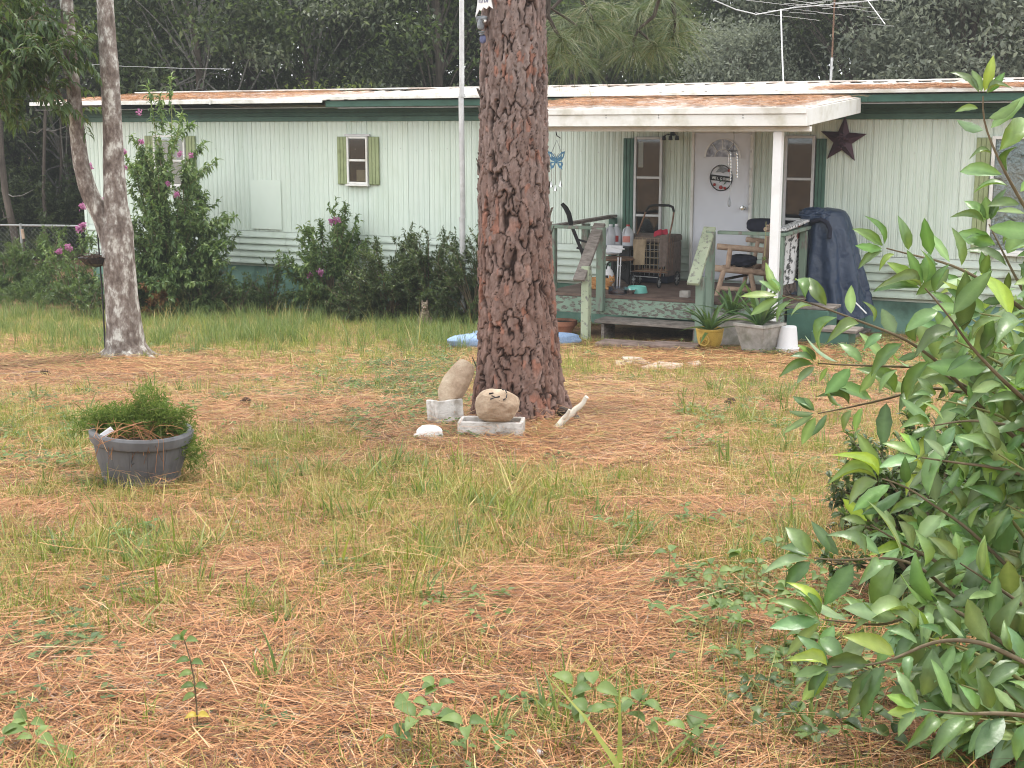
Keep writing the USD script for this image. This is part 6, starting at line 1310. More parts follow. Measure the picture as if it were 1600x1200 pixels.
# ------------------------------------------------------------------ ornaments
# star
sc0 = HPT(1317, 219, .03); R_ = .30
st_ = thing('barn_star', 'dark purple metal star hanging on the siding right of the porch', 'star ornament', sc0 - [0, 0, .27])
U3, Z3, N3 = np.array([U2[0], U2[1], 0]), np.array([0, 0, 1.0]), np.array([N2[0], N2[1], 0]); tilt_ = .06
pts = [sc0 + (U3 * math.sin(k * math.pi / 5 + tilt_) + Z3 * math.cos(k * math.pi / 5 + tilt_)) * (R_ if k % 2 == 0 else R_ * .40) for k in range(10)]
v = np.array([sc0 + N3 * .085] + pts + [sc0 - N3 * .004]); f = [[0, 1 + k, 1 + (k + 1) % 10] for k in range(10)] + [[11, 1 + (k + 1) % 10, 1 + k] for k in range(10)]
v2 = np.vstack([v[np.array(f).ravel()]]); obj('star', (v2, np.arange(len(v2)).reshape(-1, 3)), 'star_metal', st_)
bl = B(); rr = np.random.default_rng(3)
for k in range(26): a = rr.uniform(0, 6.28); q = rr.uniform(.02, .085); vv, ff = blob(sc0 + (U3 * math.cos(a) + Z3 * math.sin(a) * 1.2) * q + N3 * (.088 - q * .25), (.018,) * 3, None, 1, .1, k, sub=1); bl.add(vv, ff)
obj('berry_cluster', bl, 'star_metal', st_, kind='stuff')
# butterfly chime
BC = PT(869.5, 250, 2.5); t = thing('butterfly_chime', 'blue metal butterfly wind chime hanging from the porch beam', 'wind chime', BC - [0, 0, .4])
def P2(px, py, d=2.5): return PT(px, py, d)
k_ = (HP(879.5, 250, 2.5)[0] - HP(869.5, 250, 2.5)[0]) / 10.0
def wing(pts, name):
    for s in (-1, 1):
        poly = [(s * x * k_, -y * k_) for x, y in pts]
        obj(name, B().prism(poly if s > 0 else poly[::-1], .006, HA, BC + N3 * .002), 'blue_metal', t)
from shapely.geometry import Polygon
def ringwing(out, hole, name):
    for s in (-1, 1): obj(name, B().prism(Polygon([(s * x * k_, -y * k_) for x, y in out], [[(s * x * k_, -y * k_) for x, y in h] for h in hole]), .006, HA, BC), 'blue_metal', t)
ringwing([(0.8, 0), (3, -6), (8, -11), (13.5, -12.5), (12.5, -8), (11, -3), (8, .5), (3, 2)], [[(3, -3.5), (6, -7.5), (7.5, -8), (5.5, -4.5)], [(8, -7.5), (11, -9.5), (10, -5), (8, -3)]], 'upper_wing')
ringwing([(0.8, 1), (4, 2.5), (9, 2.5), (10.5, 6), (8.5, 10), (9.5, 14), (7, 12), (4, 10.5), (2, 6)], [[(3.5, 4), (7.5, 4.5), (7.5, 7.5), (4.5, 7.5)]], 'lower_wing')
obj('butterfly_body', blob(BC + N3 * .006, (.012, .010, .045), HA[:, [0, 2, 1]], 1, 0, 0, sub=2), 'blue_metal', t, smooth=True)
for x in (-1, 1): obj('antenna', B().tube([P2(869.5 + x, 246), P2(869.5 + x * 2.5, 241), P2(869.5 + x * 4, 240)], .003, 5), 'black_metal', t)
obj('hanger', B().tube([P2(862, 238), P2(870, 219), P2(877, 238)], .003, 5), 'black_metal', t); obj('hook', B().tube([P2(868, 200), P2(869.5, 210), P2(870, 212), P2(876, 216)], .006, 6), 'black_metal', t)
for x, y1, y2 in ((861.5, 264, 388), (868, 257, 396), (876, 264, 387)):
    yy = {861.5: 292, 868: 298, 876: 291}[x]; obj('string', B().tube([P2(x, y1), P2(x - .3, yy - 9)], .003, 5), 'cone_brown', t); c_ = P2(x - .3, yy - 8); obj('bell', B().lathe([(0, .0), (.006, .0), (.012, -.03), (.022, -.062), (.019, -.062), (0, -.01)], 12, c_), 'chrome', t, smooth=40)
# welcome ring on the door
WC = HPT(1127, 278, .064); kk = HP(1137, 278, .06)[0] - HP(1127, 278, .06)[0]; kk /= 10
t = thing('welcome_sign', 'round metal welcome sign with red flowers hanging on the front door', 'door sign', WC - [0, 0, .15])
def D(px, py, o=.0): return WC + U3 * (px - 1127) * kk + Z3 * (278 - py) * kk + N3 * o
obj('ring', B().tube([D(1127 + 17.3 * math.cos(a), 278 + 19 * math.sin(a), .005) for a in np.linspace(0, 6.2832, 33)], .006, 7, caps=False), 'ink_black', t)
obj('band', B().bar(D(1110.5, 277, .006), D(1144, 280.5, .006), .008, 8.2 * kk, up=Z3, ch=.001), 'ink_black', t)
for k, chh in enumerate('WELCOME'):
    tm_ = meshkit.text_mesh(chh, 3.6 * kk, .003, True); c_ = D(1112.6 + k * 4.3, 279.4 + k * .45, .0115); obj('letter', B().tm(tm_, HA, c_), 'sign_white', t)
hm = B(); hm.prism([(p[0] * kk, p[1] * kk) for p in [(-9, 8), (-4, 14), (2, 16), (9, 14), (12, 10), (6, 9), (3, 7), (-2, 9)]], .006, HA, D(1127, 278, .004)); hm.prism([(p[0] * kk, p[1] * kk) for p in [(-5, 16.5), (-1, 14), (4, 18), (0, 18.5)]], .006, HA, D(1127, 278, .008)); obj('leaf_ornament', hm, 'mask_grey', t)
for px_, py_, rr_ in ((1117, 288, 2.2), (1127, 292, 3.0), (1133, 293, 1.9), (1139, 267, 2.0)):
    fl_ = B()
    for k in range(6): a = k * 1.047; vv, ff = blob(D(px_, py_, .010) + (U3 * math.cos(a) + Z3 * math.sin(a)) * rr_ * kk * .55, (rr_ * kk * .5, rr_ * kk * .5, .006), HA, 1, .1, k, sub=2); fl_.add(vv, ff)
    obj('flower', fl_, 'print_red', t)
for px_, py_ in ((1124, 285), (1114, 291), (1131, 288)): obj('leaf_ornament', B().prism([(0, 0), (3 * kk, 1.5 * kk), (5 * kk, 5 * kk), (1.5 * kk, 3 * kk)], .005, HA, D(px_, py_, .006)), 'trim_mid', t)
# spiral chime in front of the door
t = thing('spiral_chime', 'wind chime of twisted shiny strips hanging in front of the door', 'wind chime', PT(1146, 320, 2.45))
obj('cord', B().tube([PT(1146.5, 200, 2.45), PT(1147, 216, 2.45), PT(1146, 235, 2.45)], .003, 5), 'ink_black', t); obj('bar', B().tube([PT(1137, 236, 2.45), PT(1152, 236, 2.45)], .008, 7), 'ink_black', t)
for x0, ya, yb in ((1141, 237, 284), (1151, 237, 279), (1138, 240, 258)):
    s = np.linspace(0, 1, 40); cx0 = np.array([PT(x0 + math.sin(i * 3) * .5, ya + (yb - ya) * i, 2.45) for i in s]); a = s * 30; w = .010; dvv = U3[None] * np.cos(a)[:, None] + N3[None] * np.sin(a)[:, None]; v = np.stack([cx0 - dvv * w, cx0 + dvv * w], 1).reshape(-1, 3); k = np.arange(39); obj('twisted_strip', (v, np.stack([2 * k, 2 * k + 1, 2 * k + 3, 2 * k + 2], 1)), 'chrome', t, smooth=True)
obj('thread', B().tube([PT(1141, 284, 2.45), PT(1140, 309, 2.45)], .002, 4), 'wire_grey', t); obj('teardrop', B().lathe([(0, .06), (.006, .05), (.016, 0), (.018, -.03), (.010, -.05), (0, -.055)], 12, PT(1139.5, 316, 2.45)), 'mask_grey', t, smooth=True)
# small hanging star by the post
t = thing('hanging_star', 'small yellow green star ornament hanging on a line beside the white post', 'ornament', PT(1194, 404, 2.4)); obj('line', B().tube([PT(1197, 346, 2.4), PT(1196, 375, 2.4), PT(1195, 400, 2.4)], .003, 4), 'green_twig', t)
c_ = PT(1194.5, 404, 2.4); v = [c_ + N3 * .01] + [c_ + (U3 * math.sin(k * math.pi / 5) + Z3 * math.cos(k * math.pi / 5)) * (.036 if k % 2 == 0 else .015) for k in range(10)]; obj('star', (np.array(v), np.array([[0, 1 + k, 1 + (k + 1) % 10] for k in range(10)])), 'leaf_bright', t)
# face and little sign on the pine
fy = PY - .13
t = thing('tree_sign', 'white sign with a wavy lower edge nailed high on the pine trunk', 'sign', AY(757, 24, fy - .05))
kx = fy / FPX
def SG(px, py, o=0): return AY(px, py, fy - .05 - o)
poly = [(-13, 26), (13, 26), (9, 8), (14, -13), (8, -9), (4, -13.5), (-1, -10.5), (-5, -16), (-8, -14), (-15, -25), (-12, -10), (-10, 6)]
CM_ = np.stack([np.array([1, -.45, 0]) / 1.0966, np.array([0, 0, 1.0]), np.array([-.45, -1, 0]) / 1.0966], 1)
obj('board', B().prism([(x * kx, y * kx) for x, y in poly], .012, CM_, SG(757.5, 0)), 'sign_white', t)
lt = B()
for k, (x, y, w, h) in enumerate([(-8, 2, 1, 4), (-6, 4, 1.6, 1), (-5, 1, 1, 3), (-3, 2, 1, 4), (-1.5, 4, 1.5, 1), (1, 2, 1, 4), (2.5, 1, 1.4, 1), (4, 3, 1, 4), (6, 2, 1, 4), (7.5, 4, 1, 1)]):
    lt.box(CM_ @ np.array([x * kx, (y - 4) * kx, .013]) + SG(757.5, 0), (w * kx, h * kx, .003), CM_, .0005)
obj('lettering', lt, 'ink', t)
t = thing('mask_ornament', 'small grey face ornament with pale eyes on the left side of the pine trunk', 'face ornament', AY(756, 58, fy))
F0 = AY(756, 40, fy - .02); FM = np.stack([unit(np.array([.75, -.66, 0])), np.array([0, 0, 1.0]), unit(np.array([-.66, -.75, 0]))], 1)
def FP(x, y, z): return F0 + FM @ np.array([x, y, z])
obj('brow', blob(FP(0, .045, .02), (.045, .016, .02), FM, .8, .1, 2, sub=3), 'mask_grey', t, smooth=True); obj('nose', blob(FP(0, .005, .03), (.016, .035, .028), FM, .8, .08, 3, sub=3), 'mask_grey', t, smooth=True)
for s in (-1, 1):
    e_ = obj('eye', blob(FP(s * .026, .028, .022), (.014, .012, .012), FM, 1, 0, 0, sub=2), 'sign_white', t, smooth=True); obj('pupil', blob(FP(s * .026, .027, .034), (.005, .006, .003), FM, 1, 0, 0, sub=2), 'ink_black', e_, smooth=True)
obj('lips', join(blob(FP(0, -.042, .022), (.026, .007, .012), FM, .9, .05, 4, sub=2), blob(FP(0, -.055, .02), (.022, .007, .012), FM, .9, .05, 5, sub=2)), 'mask_grey', t, smooth=True); obj('beard', blob(FP(0, -.085, .010), (.024, .028, .014), FM, .9, .2, 6, sub=3), 'ink', t, smooth=True)

# ------------------------------------------------------------------ antenna and wires behind the roof
AYY = 25.2
an = thing('tv_antenna', 'large old television antenna on a thin mast behind the roof', 'antenna', AY(1297, 150, AYY) - [0, 0, .3])
def An(px, py, dy=0): return AY(px, py, AYY + dy)
obj('mast', B().tube([An(1296, 165), An(1300, 90)], .024, 10), 'alu', an); obj('mast', B().tube([An(1300, 92), An(1304, 0), An(1306, -90)], .016, 8), 'rust_metal', an)
obj('boom', B().tube([An(1180, 23, -.6), An(1240, 12, -.2), An(1345, 3, .4), An(1420, -8, .8)], .010, 7), 'alu', an); obj('boom', B().tube([An(1340, -14, .2), An(1355, 0, 0), An(1383, 38, -.5)], .009, 7), 'alu', an)
el = [((1180, 20), (1280, 32)), ((1200, 16), (1232, 17)), ((1165, 0), (1240, 9)), ((1210, -4), (1300, 10)), ((1225, 5), (1345, 15)), ((1234, 19), (1275, 22)), ((1239, 14), (1320, 24)), ((1260, 5), (1300, 0)), ((1285, 14), (1340, 8)), ((1278, 20), (1315, 23)), ((1300, 4), (1372, 1)), ((1310, 9), (1360, 12)), ((1348, 17), (1378, 19)), ((1355, 26), (1389, 31)), ((1363, 38), (1397, 41)), ((1240, 10), (1290, 3)), ((1320, -6), (1400, 2))]
for a_, b_ in el: obj('element', B().tube([An(*a_, -.2), An(*b_, .2)], .004, 5), 'alu', an)
obj('bracket', B().box(An(1262, 14), (.05, .05, .12)), 'black_metal', an)
obj('antenna_pole', B().tube([AY(1220, 14, 24.6), AY(1222, 80, 24.6), AY(1225, 150, 24.6)], .014, 8), 'white_paint', label='thin white pole standing behind the porch roof under the antenna', cat='pole')
obj('antenna_cable', B().tube([AY(1040, -40, 24.6), AY(1115, 0, 24.6), AY(1150, 15, 24.6), AY(1180, 22, 24.6)], .010, 6), 'alu', label='pale cable running down to the left end of the antenna', cat='cable')
obj('overhead_wire', B().tube([AY(-40, 94, 25.0), AY(110, 98, 25.0), AY(180, 103, 25.0), AY(290, 107, 25.0), AY(360, 108, 25.0)], .0045, 5), 'wire_grey', label='thin grey wire strung above the left end of the roof', cat='wire')
# ------------------------------------------------------------------ the laurel in the right foreground
LR = np.random.default_rng(404)
lbase = np.array([1.78, 3.75, float(gz(1.78, 3.75))])
laur = thing('laurel_bush', 'large glossy leaved laurel reaching in from the right foreground', 'bush', lbase)
LEAVES = []                                            # (point, direction, normal, length, width, youth)
def laurel_branch(pts, r0=.007, spacing=.034, L=.108, tipn=4, young=.14, start=.08, name='branch', twigs=True):
    p = np.array([AD(a, b_, t) for a, b_, t in pts]); d = np.r_[0, np.cumsum(np.linalg.norm(np.diff(p, axis=0), axis=1))]; n = max(8, int(d[-1] / .03)); s = np.linspace(0, d[-1], n)
    q = np.stack([np.interp(s, d, p[:, i]) for i in range(3)], 1)
    for _ in range(3): q[1:-1] = (q[:-2] + 2 * q[1:-1] + q[2:]) / 4
    obj(name, B().tube(q, np.linspace(.0018, r0, n), 7, caps=False), 'green_twig' if r0 < .006 else 'twig', laur, smooth=True)
    tan = unit(np.gradient(q, axis=0)); S = s[-1]; pos = start * .05; k = 0
    while pos < S * .96:
        i = min(int(pos / S * (n - 1)), n - 2); P = q[i]; out = -tan[i]; cam = unit(CAMP - P); side = unit(np.cross(cam, out)) * (1 if k % 2 else -1)
        frac = pos / max(S, .01); yo = LR.random() < young * max(0, 1 - pos / .22)
        dirv = unit(out * LR.uniform(.35, .9) + side * LR.uniform(.5, 1.0) + cam * LR.normal() * .35 + np.array([0, 0, LR.normal() * .25 - .12]))
        nm = unit(np.array([0, 0, 1.0]) * LR.uniform(.3, 1.0) + cam * LR.uniform(.2, 1.0) + rdir(LR, 1)[0] * .35)
        ln = L * LR.uniform(.55, 1.22) * (.62 + .38 * min(1, pos / .10)); LEAVES.append((P, dirv, nm, ln, ln * LR.uniform(.30, .42), yo)); k += 1; pos += spacing * LR.uniform(.6, 1.3)
    for j in range(tipn):
        out = -tan[0]; cam = unit(CAMP - q[0]); side = unit(np.cross(cam, out)); a = (j - (tipn - 1) / 2) * .55
        LEAVES.append((q[0], unit(out * math.cos(a) + side * math.sin(a) + cam * LR.normal() * .2), unit(np.array([0, 0, .7]) + cam * .8 + rdir(LR, 1)[0] * .3), L * LR.uniform(.55, .95), L * LR.uniform(.22, .32), LR.random() < young * 2.2))
main = [
 [(1222, 462, 3.55), (1270, 474, 3.55), (1340, 501, 3.55), (1412, 527, 3.55), (1470, 568, 3.6), (1535, 640, 3.7), (1640, 730, 3.8)],
 [(1536, 150, 3.45), (1532, 180, 3.45), (1545, 215, 3.48), (1566, 262, 3.5), (1600, 322, 3.55), (1680, 450, 3.65)],
 [(1445, 450, 3.25), (1485, 495, 3.25), (1510, 535, 3.3), (1560, 588, 3.35), (1640, 660, 3.5)],
 [(1278, 568, 3.7), (1340, 571, 3.7), (1400, 573, 3.7), (1450, 573, 3.72), (1530, 615, 3.75), (1650, 680, 3.8)],
 [(1278, 646, 3.75), (1330, 636, 3.75), (1400, 620, 3.75), (1450, 603, 3.78), (1540, 620, 3.8), (1660, 660, 3.9)],
 [(1378, 748, 3.3), (1425, 760, 3.3), (1445, 782, 3.3), (1500, 815, 3.35), (1550, 862, 3.4), (1640, 950, 3.5)],
 [(1272, 872, 3.15), (1325, 878, 3.15), (1390, 868, 3.15), (1440, 885, 3.2), (1510, 950, 3.25), (1640, 1040, 3.3)],
 [(1286, 968, 3.1), (1345, 974, 3.1), (1390, 982, 3.1), (1450, 940, 3.15), (1500, 955, 3.2), (1600, 1030, 3.25), (1680, 1080, 3.3)],
 [(1300, 1042, 2.95), (1375, 1040, 2.95), (1420, 1020, 2.98), (1455, 1000, 3.0), (1530, 1000, 3.05), (1650, 1060, 3.1)],
 [(1440, 1108, 2.85), (1500, 1118, 2.85), (1560, 1112, 2.9), (1680, 1130, 2.95)],
 [(1385, 388, 3.6), (1430, 400, 3.6), (1480, 410, 3.62), (1540, 440, 3.65), (1660, 530, 3.75)],
 [(1440, 715, 3.3), (1500, 724, 3.3), (1560, 730, 3.35), (1680, 770, 3.45)],
 [(1545, 350, 3.7), (1570, 400, 3.7), (1600, 460, 3.72), (1680, 560, 3.8)],
 [(1460, 665, 3.4), (1510, 655, 3.42), (1560, 660, 3.45), (1690, 700, 3.5)],
 [(1500, 880, 3.2), (1540, 905, 3.22), (1590, 940, 3.25), (1690, 1010, 3.3)],
 [(1360, 820, 3.35), (1410, 850, 3.35), (1470, 880, 3.4), (1560, 950, 3.45)],
]
for k, pts in enumerate(main): laurel_branch(pts, .0075, .031 if k not in (0, 3) else .033, .128 if k in (2, 5, 6, 7) else .106)
def sil(y): return np.interp(y, [200, 320, 420, 480, 560, 640, 720, 800, 900, 1000, 1100, 1180], [1580, 1555, 1520, 1490, 1480, 1455, 1430, 1420, 1400, 1420, 1480, 1520])
for k in range(78):
    y = 430 + (1175 - 430) * LR.random() ** .75; x = sil(y) + LR.random() ** 1.2 * (1640 - sil(y)); t = LR.uniform(3.3, 4.05) - .25 * (y > 900)
    x2, y2 = x + LR.uniform(90, 200), y + LR.uniform(20, 150); laurel_branch([(x, y, t), ((x + x2) / 2 + LR.normal() * 10, (y + y2) / 2 - 14, t + .03), (x2, y2, t + .1)], .0055, .032, LR.uniform(.085, .130), 3, .09)
stb = B()
for k in range(9):
    a = LR.uniform(-.5, .5); q = AD(LR.uniform(1640, 1740), LR.uniform(350, 1000), LR.uniform(3.5, 4.0)); stb.tube(curve(lbase + np.array([LR.normal() * .08, LR.normal() * .08, -.03]), q, .08, LR, 9), np.linspace(.016, .007, 9), 7)
obj('stem', stb, 'twig', laur, smooth=True)
# the largest leaves one by one, the remainder together
tone_old = [(.095, .175, .055), (.115, .205, .072), (.145, .24, .095), (.075, .145, .042), (.165, .26, .12)]
tone_new = [(.20, .31, .05), (.25, .36, .07), (.15, .24, .06)]
TBv, TBf = leaf_template(7, .16, .22, .85, .46)
def leaf_mesh(P, d, nrm, ln, w, yo):
    x = unit(d); y = unit(np.cross(nrm, x)); z = np.cross(x, y); v0 = TBv.copy(); v0[:, 2] *= LR.uniform(-.5, 2.2); v0[:, 1] *= 1 + .08 * np.sin(v0[:, 0] * 21 + LR.uniform(0, 6)); bendy = LR.normal() * .10; v0[:, 1] += bendy * v0[:, 0] ** 2 / (w / ln) * (w / ln) * 2
    v = P + x * (v0[:, 0:1] * ln + .012) + y * (v0[:, 1:2] * w) + z * (v0[:, 2:3] * ln)
    t = tone_new[LR.integers(3)] if yo else tone_old[LR.integers(5)]; c = np.array(t) * LR.uniform(.6, 1.3) * np.array([LR.uniform(.85, 1.2), 1, LR.uniform(.8, 1.1)]) * np.ones((len(v), 3)); mid = np.arange(len(v)) % 3 == 1; c[mid] = c[mid] * 1.5 + .02
    st_ = np.array([P, P + x * .008, P + x * .013]); return v, TBf, c
vis = []
for lf in LEAVES:
    px, py, t = to_px(lf[0] + lf[1] * lf[3] * .5); s = lf[3] / t[0] if (0 < px[0] < 1600 and 0 < py[0] < 1200) else 0; vis.append(s / (1 + .25 * (t[0] - 2.8)))
order = np.argsort(-np.array(vis)); rest, rc, o = [], [], 0; rv, rf = [], []
for rank, i in enumerate(order):
    v, f, c = leaf_mesh(*LEAVES[i])
    if rank < 300: obj('leaf', (v, f), 'leaf_laurel', laur, smooth=True, colors=c)
    else: rv.append(v); rf.append(f + o); rc.append(c); o += len(v)
obj('leaves', (np.vstack(rv), np.vstack(rf)), 'leaf_laurel', laur, smooth=True, colors=np.vstack(rc), kind='stuff')
# darker small leaved shrub inside and below it
P = G(1455, 945); shrub('small_leaved_shrub', 'dark small leaved shrub under the laurel at the right', 'shrub', 61, P, .62, .40, 40, 9, 16, .042, .017, 'leaf_mid', template=(TL, FL), droop=.05, tw=.2)
P = G(1560, 900); shrub('small_leaved_shrub', 'dense dark shrub behind the laurel at the right edge', 'shrub', 62, P, .85, .45, 40, 9, 16, .045, .019, 'leaf_azalea', template=(TL, FL), droop=.05, tw=.2)
P = G(1372, 840); shrub('small_leaved_shrub', 'dark small shrub at the left edge of the laurel with pale new tips', 'shrub', 63, P, .38, .24, 26, 8, 14, .040, .016, 'leaf_azalea', template=(TL, FL), droop=.05, tw=.25)

# ------------------------------------------------------------------ brambles and broad leaved seedlings in the foreground
TR, FR = leaf_template(6, .20, .30, .75, .42)
def bramble(name, label, cat, pts, seed, L=.055, m='leaf_weed', hgt=.10):
    r = np.random.default_rng(seed); base = G(*pts[0]); t = thing(name, label, cat, base)
    for (a, b_) in pts:
        g_ = G(a, b_); tip = g_ + np.array([r.normal() * .02, r.normal() * .02, hgt * r.uniform(.5, 1.2)]); obj('stem', B().tube(curve(g_ - [0, 0, .01], tip, .0, r, 5), np.linspace(.0024, .0014, 5), 5, caps=False), 'green_twig', t)
        az = r.uniform(0, 6.28)
        for k in range(r.integers(3, 6)):
            q = az + k * 2.09 + r.normal() * .2; ln = L * r.uniform(.75, 1.25) * (1 if k == 0 else .85); d = np.array([math.cos(q), math.sin(q), r.uniform(-.1, .45)]); x, y, z = frames(unit(d)[None], (np.array([0, -.25, 1.0]) + r.normal(size=3) * .2)[None])
            v, f = place(TR, FR, tip[None] + x * .008, x, y, z, np.array([ln]), np.array([ln * .62])); obj('leaf', (v, f), m, t, smooth=True)
bramble('bramble', 'broad ribbed leaves of a seedling at the bottom middle left', 'bramble', [(615, 1195), (655, 1185), (640, 1150), (672, 1140), (690, 1190), (730, 1198)], 1, .060)
bramble('bramble', 'largest broad ribbed leaves at the bottom right of the middle', 'bramble', [(895, 1130), (940, 1135), (925, 1165), (975, 1145), (990, 1170), (900, 1180), (1030, 1180), (1060, 1190)], 2, .062)
bramble('bramble', 'small bright clump of round leaves left of the broad leaves', 'bramble', [(805, 1112), (820, 1105), (790, 1108), (812, 1118), (860, 1125)], 3, .030, hgt=.04)
bramble('bramble', 'trailing bramble leaves left of the laurel in the lower right', 'bramble', [(1050, 935), (1075, 950), (1100, 928), (1120, 950), (1145, 938), (1160, 965), (1130, 975), (1180, 950), (1100, 970)], 4, .048, hgt=.14)
bramble('bramble', 'yellow green bramble rosette between the trailing leaves and the laurel', 'bramble', [(1125, 990), (1150, 1000), (1165, 1010), (1140, 1020), (1185, 1000), (1120, 1012)], 5, .045, hgt=.12)
bramble('bramble', 'low bramble leaves at the foot of the laurel', 'bramble', [(1220, 970), (1180, 985), (1200, 1010), (1150, 1050), (1130, 1065), (1180, 1075), (1245, 920), (1215, 905), (1195, 930), (1280, 1090), (1240, 1095), (1240, 1000), (1260, 985), (1225, 1030), (1270, 1020), (1250, 1050), (1205, 1040), (1290, 960), (1230, 940), (1270, 1065), (1215, 1065)], 6, .048, hgt=.13)
bramble('bramble', 'dark bramble leaves along the bottom right corner', 'bramble', [(1300, 1130), (1340, 1160), (1380, 1180), (1420, 1160), (1460, 1190), (1400, 1120), (1500, 1170), (1540, 1190), (1330, 1190), (1480, 1140)], 7, .055, 'leaf_mid', .10)
bramble('bramble', 'dark narrow leaves at the bottom edge left of the corner', 'bramble', [(1190, 1090), (1215, 1120), (1170, 1130), (1230, 1160), (1190, 1170), (1255, 1110), (1260, 1180)], 8, .045, 'leaf_mid', .09)
bramble('bramble', 'small pale seedlings in the needles at the middle bottom', 'bramble', [(745, 985), (770, 1000), (755, 965), (690, 945), (700, 960), (780, 975)], 9, .032, hgt=.05)
bramble('bramble', 'pale weeds at the bottom left corner', 'bramble', [(20, 1185), (60, 1195), (95, 1198), (40, 1165)], 10, .05, hgt=.06)
# a thin oak seedling standing up at the lower left
g_ = G(309, 1148); t = thing('oak_seedling', 'thin upright seedling with lobed leaves and two yellow leaves at the lower left', 'seedling', g_)
sp_ = [AY(309, 1150, g_[1]), AY(307, 1100, g_[1]), AY(303, 1060, g_[1]), AY(297, 1030, g_[1]), AY(288, 1000, g_[1])]; obj('stem', B().tube(sp_, np.linspace(.0026, .0014, 5), 6), 'twig', t)
for k, (a, b_, dx, dz, yl) in enumerate([(288, 1000, -1, .3, 0), (290, 1002, 1, .3, 0), (288, 1000, .2, 1, 0), (297, 1032, -1, .1, 0), (299, 1036, 1, .2, 0), (301, 1052, -1, 0, 0), (304, 1072, -1, .1, 0), (305, 1072, 1, .1, 0), (306, 1086, -1, -.2, 0), (309, 1118, -.6, .1, 1), (309, 1118, 1, .2, 1)]):
    x, y, z = frames(unit(np.array([dx, -.4, dz]))[None], np.array([[0, -.5, 1.0]])); ln = .036 if not yl else .034; v, f = place(TR, FR, AY(a, b_, g_[1])[None], x, y, z, np.array([ln]), np.array([ln * .6])); obj('leaf', (v, f), 'leaf_yellow' if yl else 'leaf_weed', t, smooth=True, label='yellowed leaf near the foot of the stem' if yl else None)
# ------------------------------------------------------------------ grass, needles and weeds on the yard
def blades(seed, n, L, W, spread, lean, cols, segs=3, wid_root=.8):
    r = np.random.default_rng(seed); a = r.uniform(0, 6.283, n); rt = np.stack([np.cos(a), np.sin(a), a * 0], 1) * (spread * np.sqrt(r.random(n)))[:, None]
    az = r.uniform(0, 6.283, n); tl = np.abs(r.normal(size=n)) * lean; d = np.stack([np.cos(az) * np.sin(tl), np.sin(az) * np.sin(tl), np.cos(tl)], 1)
    h = np.stack([np.cos(az), np.sin(az), az * 0], 1); ln = L * r.uniform(.45, 1.15, n); bend = r.uniform(.1, .9, n); s = np.linspace(0, 1, segs + 1)
    P = rt[:, None] + d[:, None] * (s[None, :, None] * ln[:, None, None]) + (h[:, None] * .55 - np.array([0, 0, .32])) * ((s ** 2)[None, :, None] * (ln * bend)[:, None, None])
    P[:, :, 2] = np.maximum(P[:, :, 2], .004)
    sd = unit(np.cross(h, np.array([0, 0, 1.0])) + rdir(r, n) * .35); w = W * r.uniform(.6, 1.2, n)
    prof = np.interp(s, [0, .35, 1], [wid_root, 1, .08]) / 2
    off = sd[:, None] * (prof[None, :, None] * w[:, None, None]); v = np.stack([P - off, P + off], 2).reshape(n, -1, 3)
    k = np.arange(segs); q = np.stack([2 * k, 2 * k + 1, 2 * k + 3, 2 * k + 2], 1); m = 2 * (segs + 1)
    return v.reshape(-1, 3), (q[None] + (np.arange(n) * m)[:, None, None]).reshape(-1, 4)
def litter(seed, n, L, W, R, h=.02):
    r = np.random.default_rng(seed); c = np.stack([r.uniform(-R, R, n), r.uniform(-R, R, n), r.uniform(.002, h, n) ** 1.0], 1)
    main = r.uniform(0, 3.14); az = np.where(r.random(n) < .45, main + r.normal(size=n) * .35, r.uniform(0, 6.283, n)); d = np.stack([np.cos(az), np.sin(az), r.normal(size=n) * .07], 1); sd = np.stack([-np.sin(az), np.cos(az), az * 0], 1)
    ln = L * r.uniform(.5, 1.1, n); s = np.linspace(-.5, .5, 4); cv = r.normal(size=n) * .12
    P = c[:, None] + d[:, None] * (s[None, :, None] * ln[:, None, None]) + sd[:, None] * ((s * s)[None, :, None] * (cv * ln)[:, None, None] * 2)
    P[:, :, 2] = np.maximum(P[:, :, 2], .002)
    w = W * r.uniform(.6, 1.2, n); tl = r.uniform(-.5, .5, n); off = (sd * np.cos(tl)[:, None] + np.array([0, 0, 1.0]) * np.sin(tl)[:, None])[:, None] * (w[:, None, None] / 2)
    v = np.stack([P - off, P + off], 2).reshape(n, -1, 3); k = np.arange(3); q = np.stack([2 * k, 2 * k + 1, 2 * k + 3, 2 * k + 2], 1)
    return v.reshape(-1, 3), (q[None] + (np.arange(n) * 8)[:, None, None]).reshape(-1, 4)
R2 = np.random.default_rng(2024)
YMAX = 20.4
def scatter(n, y0, y1, power=1.0, margin=1.3):
    y = y0 + (y1 - y0) * R2.random(n) ** power; hw = .39 * y + margin; x = R2.uniform(-1, 1, n) * hw; return x, y
def blobs(px, py, lst):
    s = np.zeros_like(px)
    for cx_, cy_, rx, ry, a in lst: s += a * np.exp(-((px - cx_) / rx) ** 2 - ((py - cy_) / ry) ** 2)
    return s
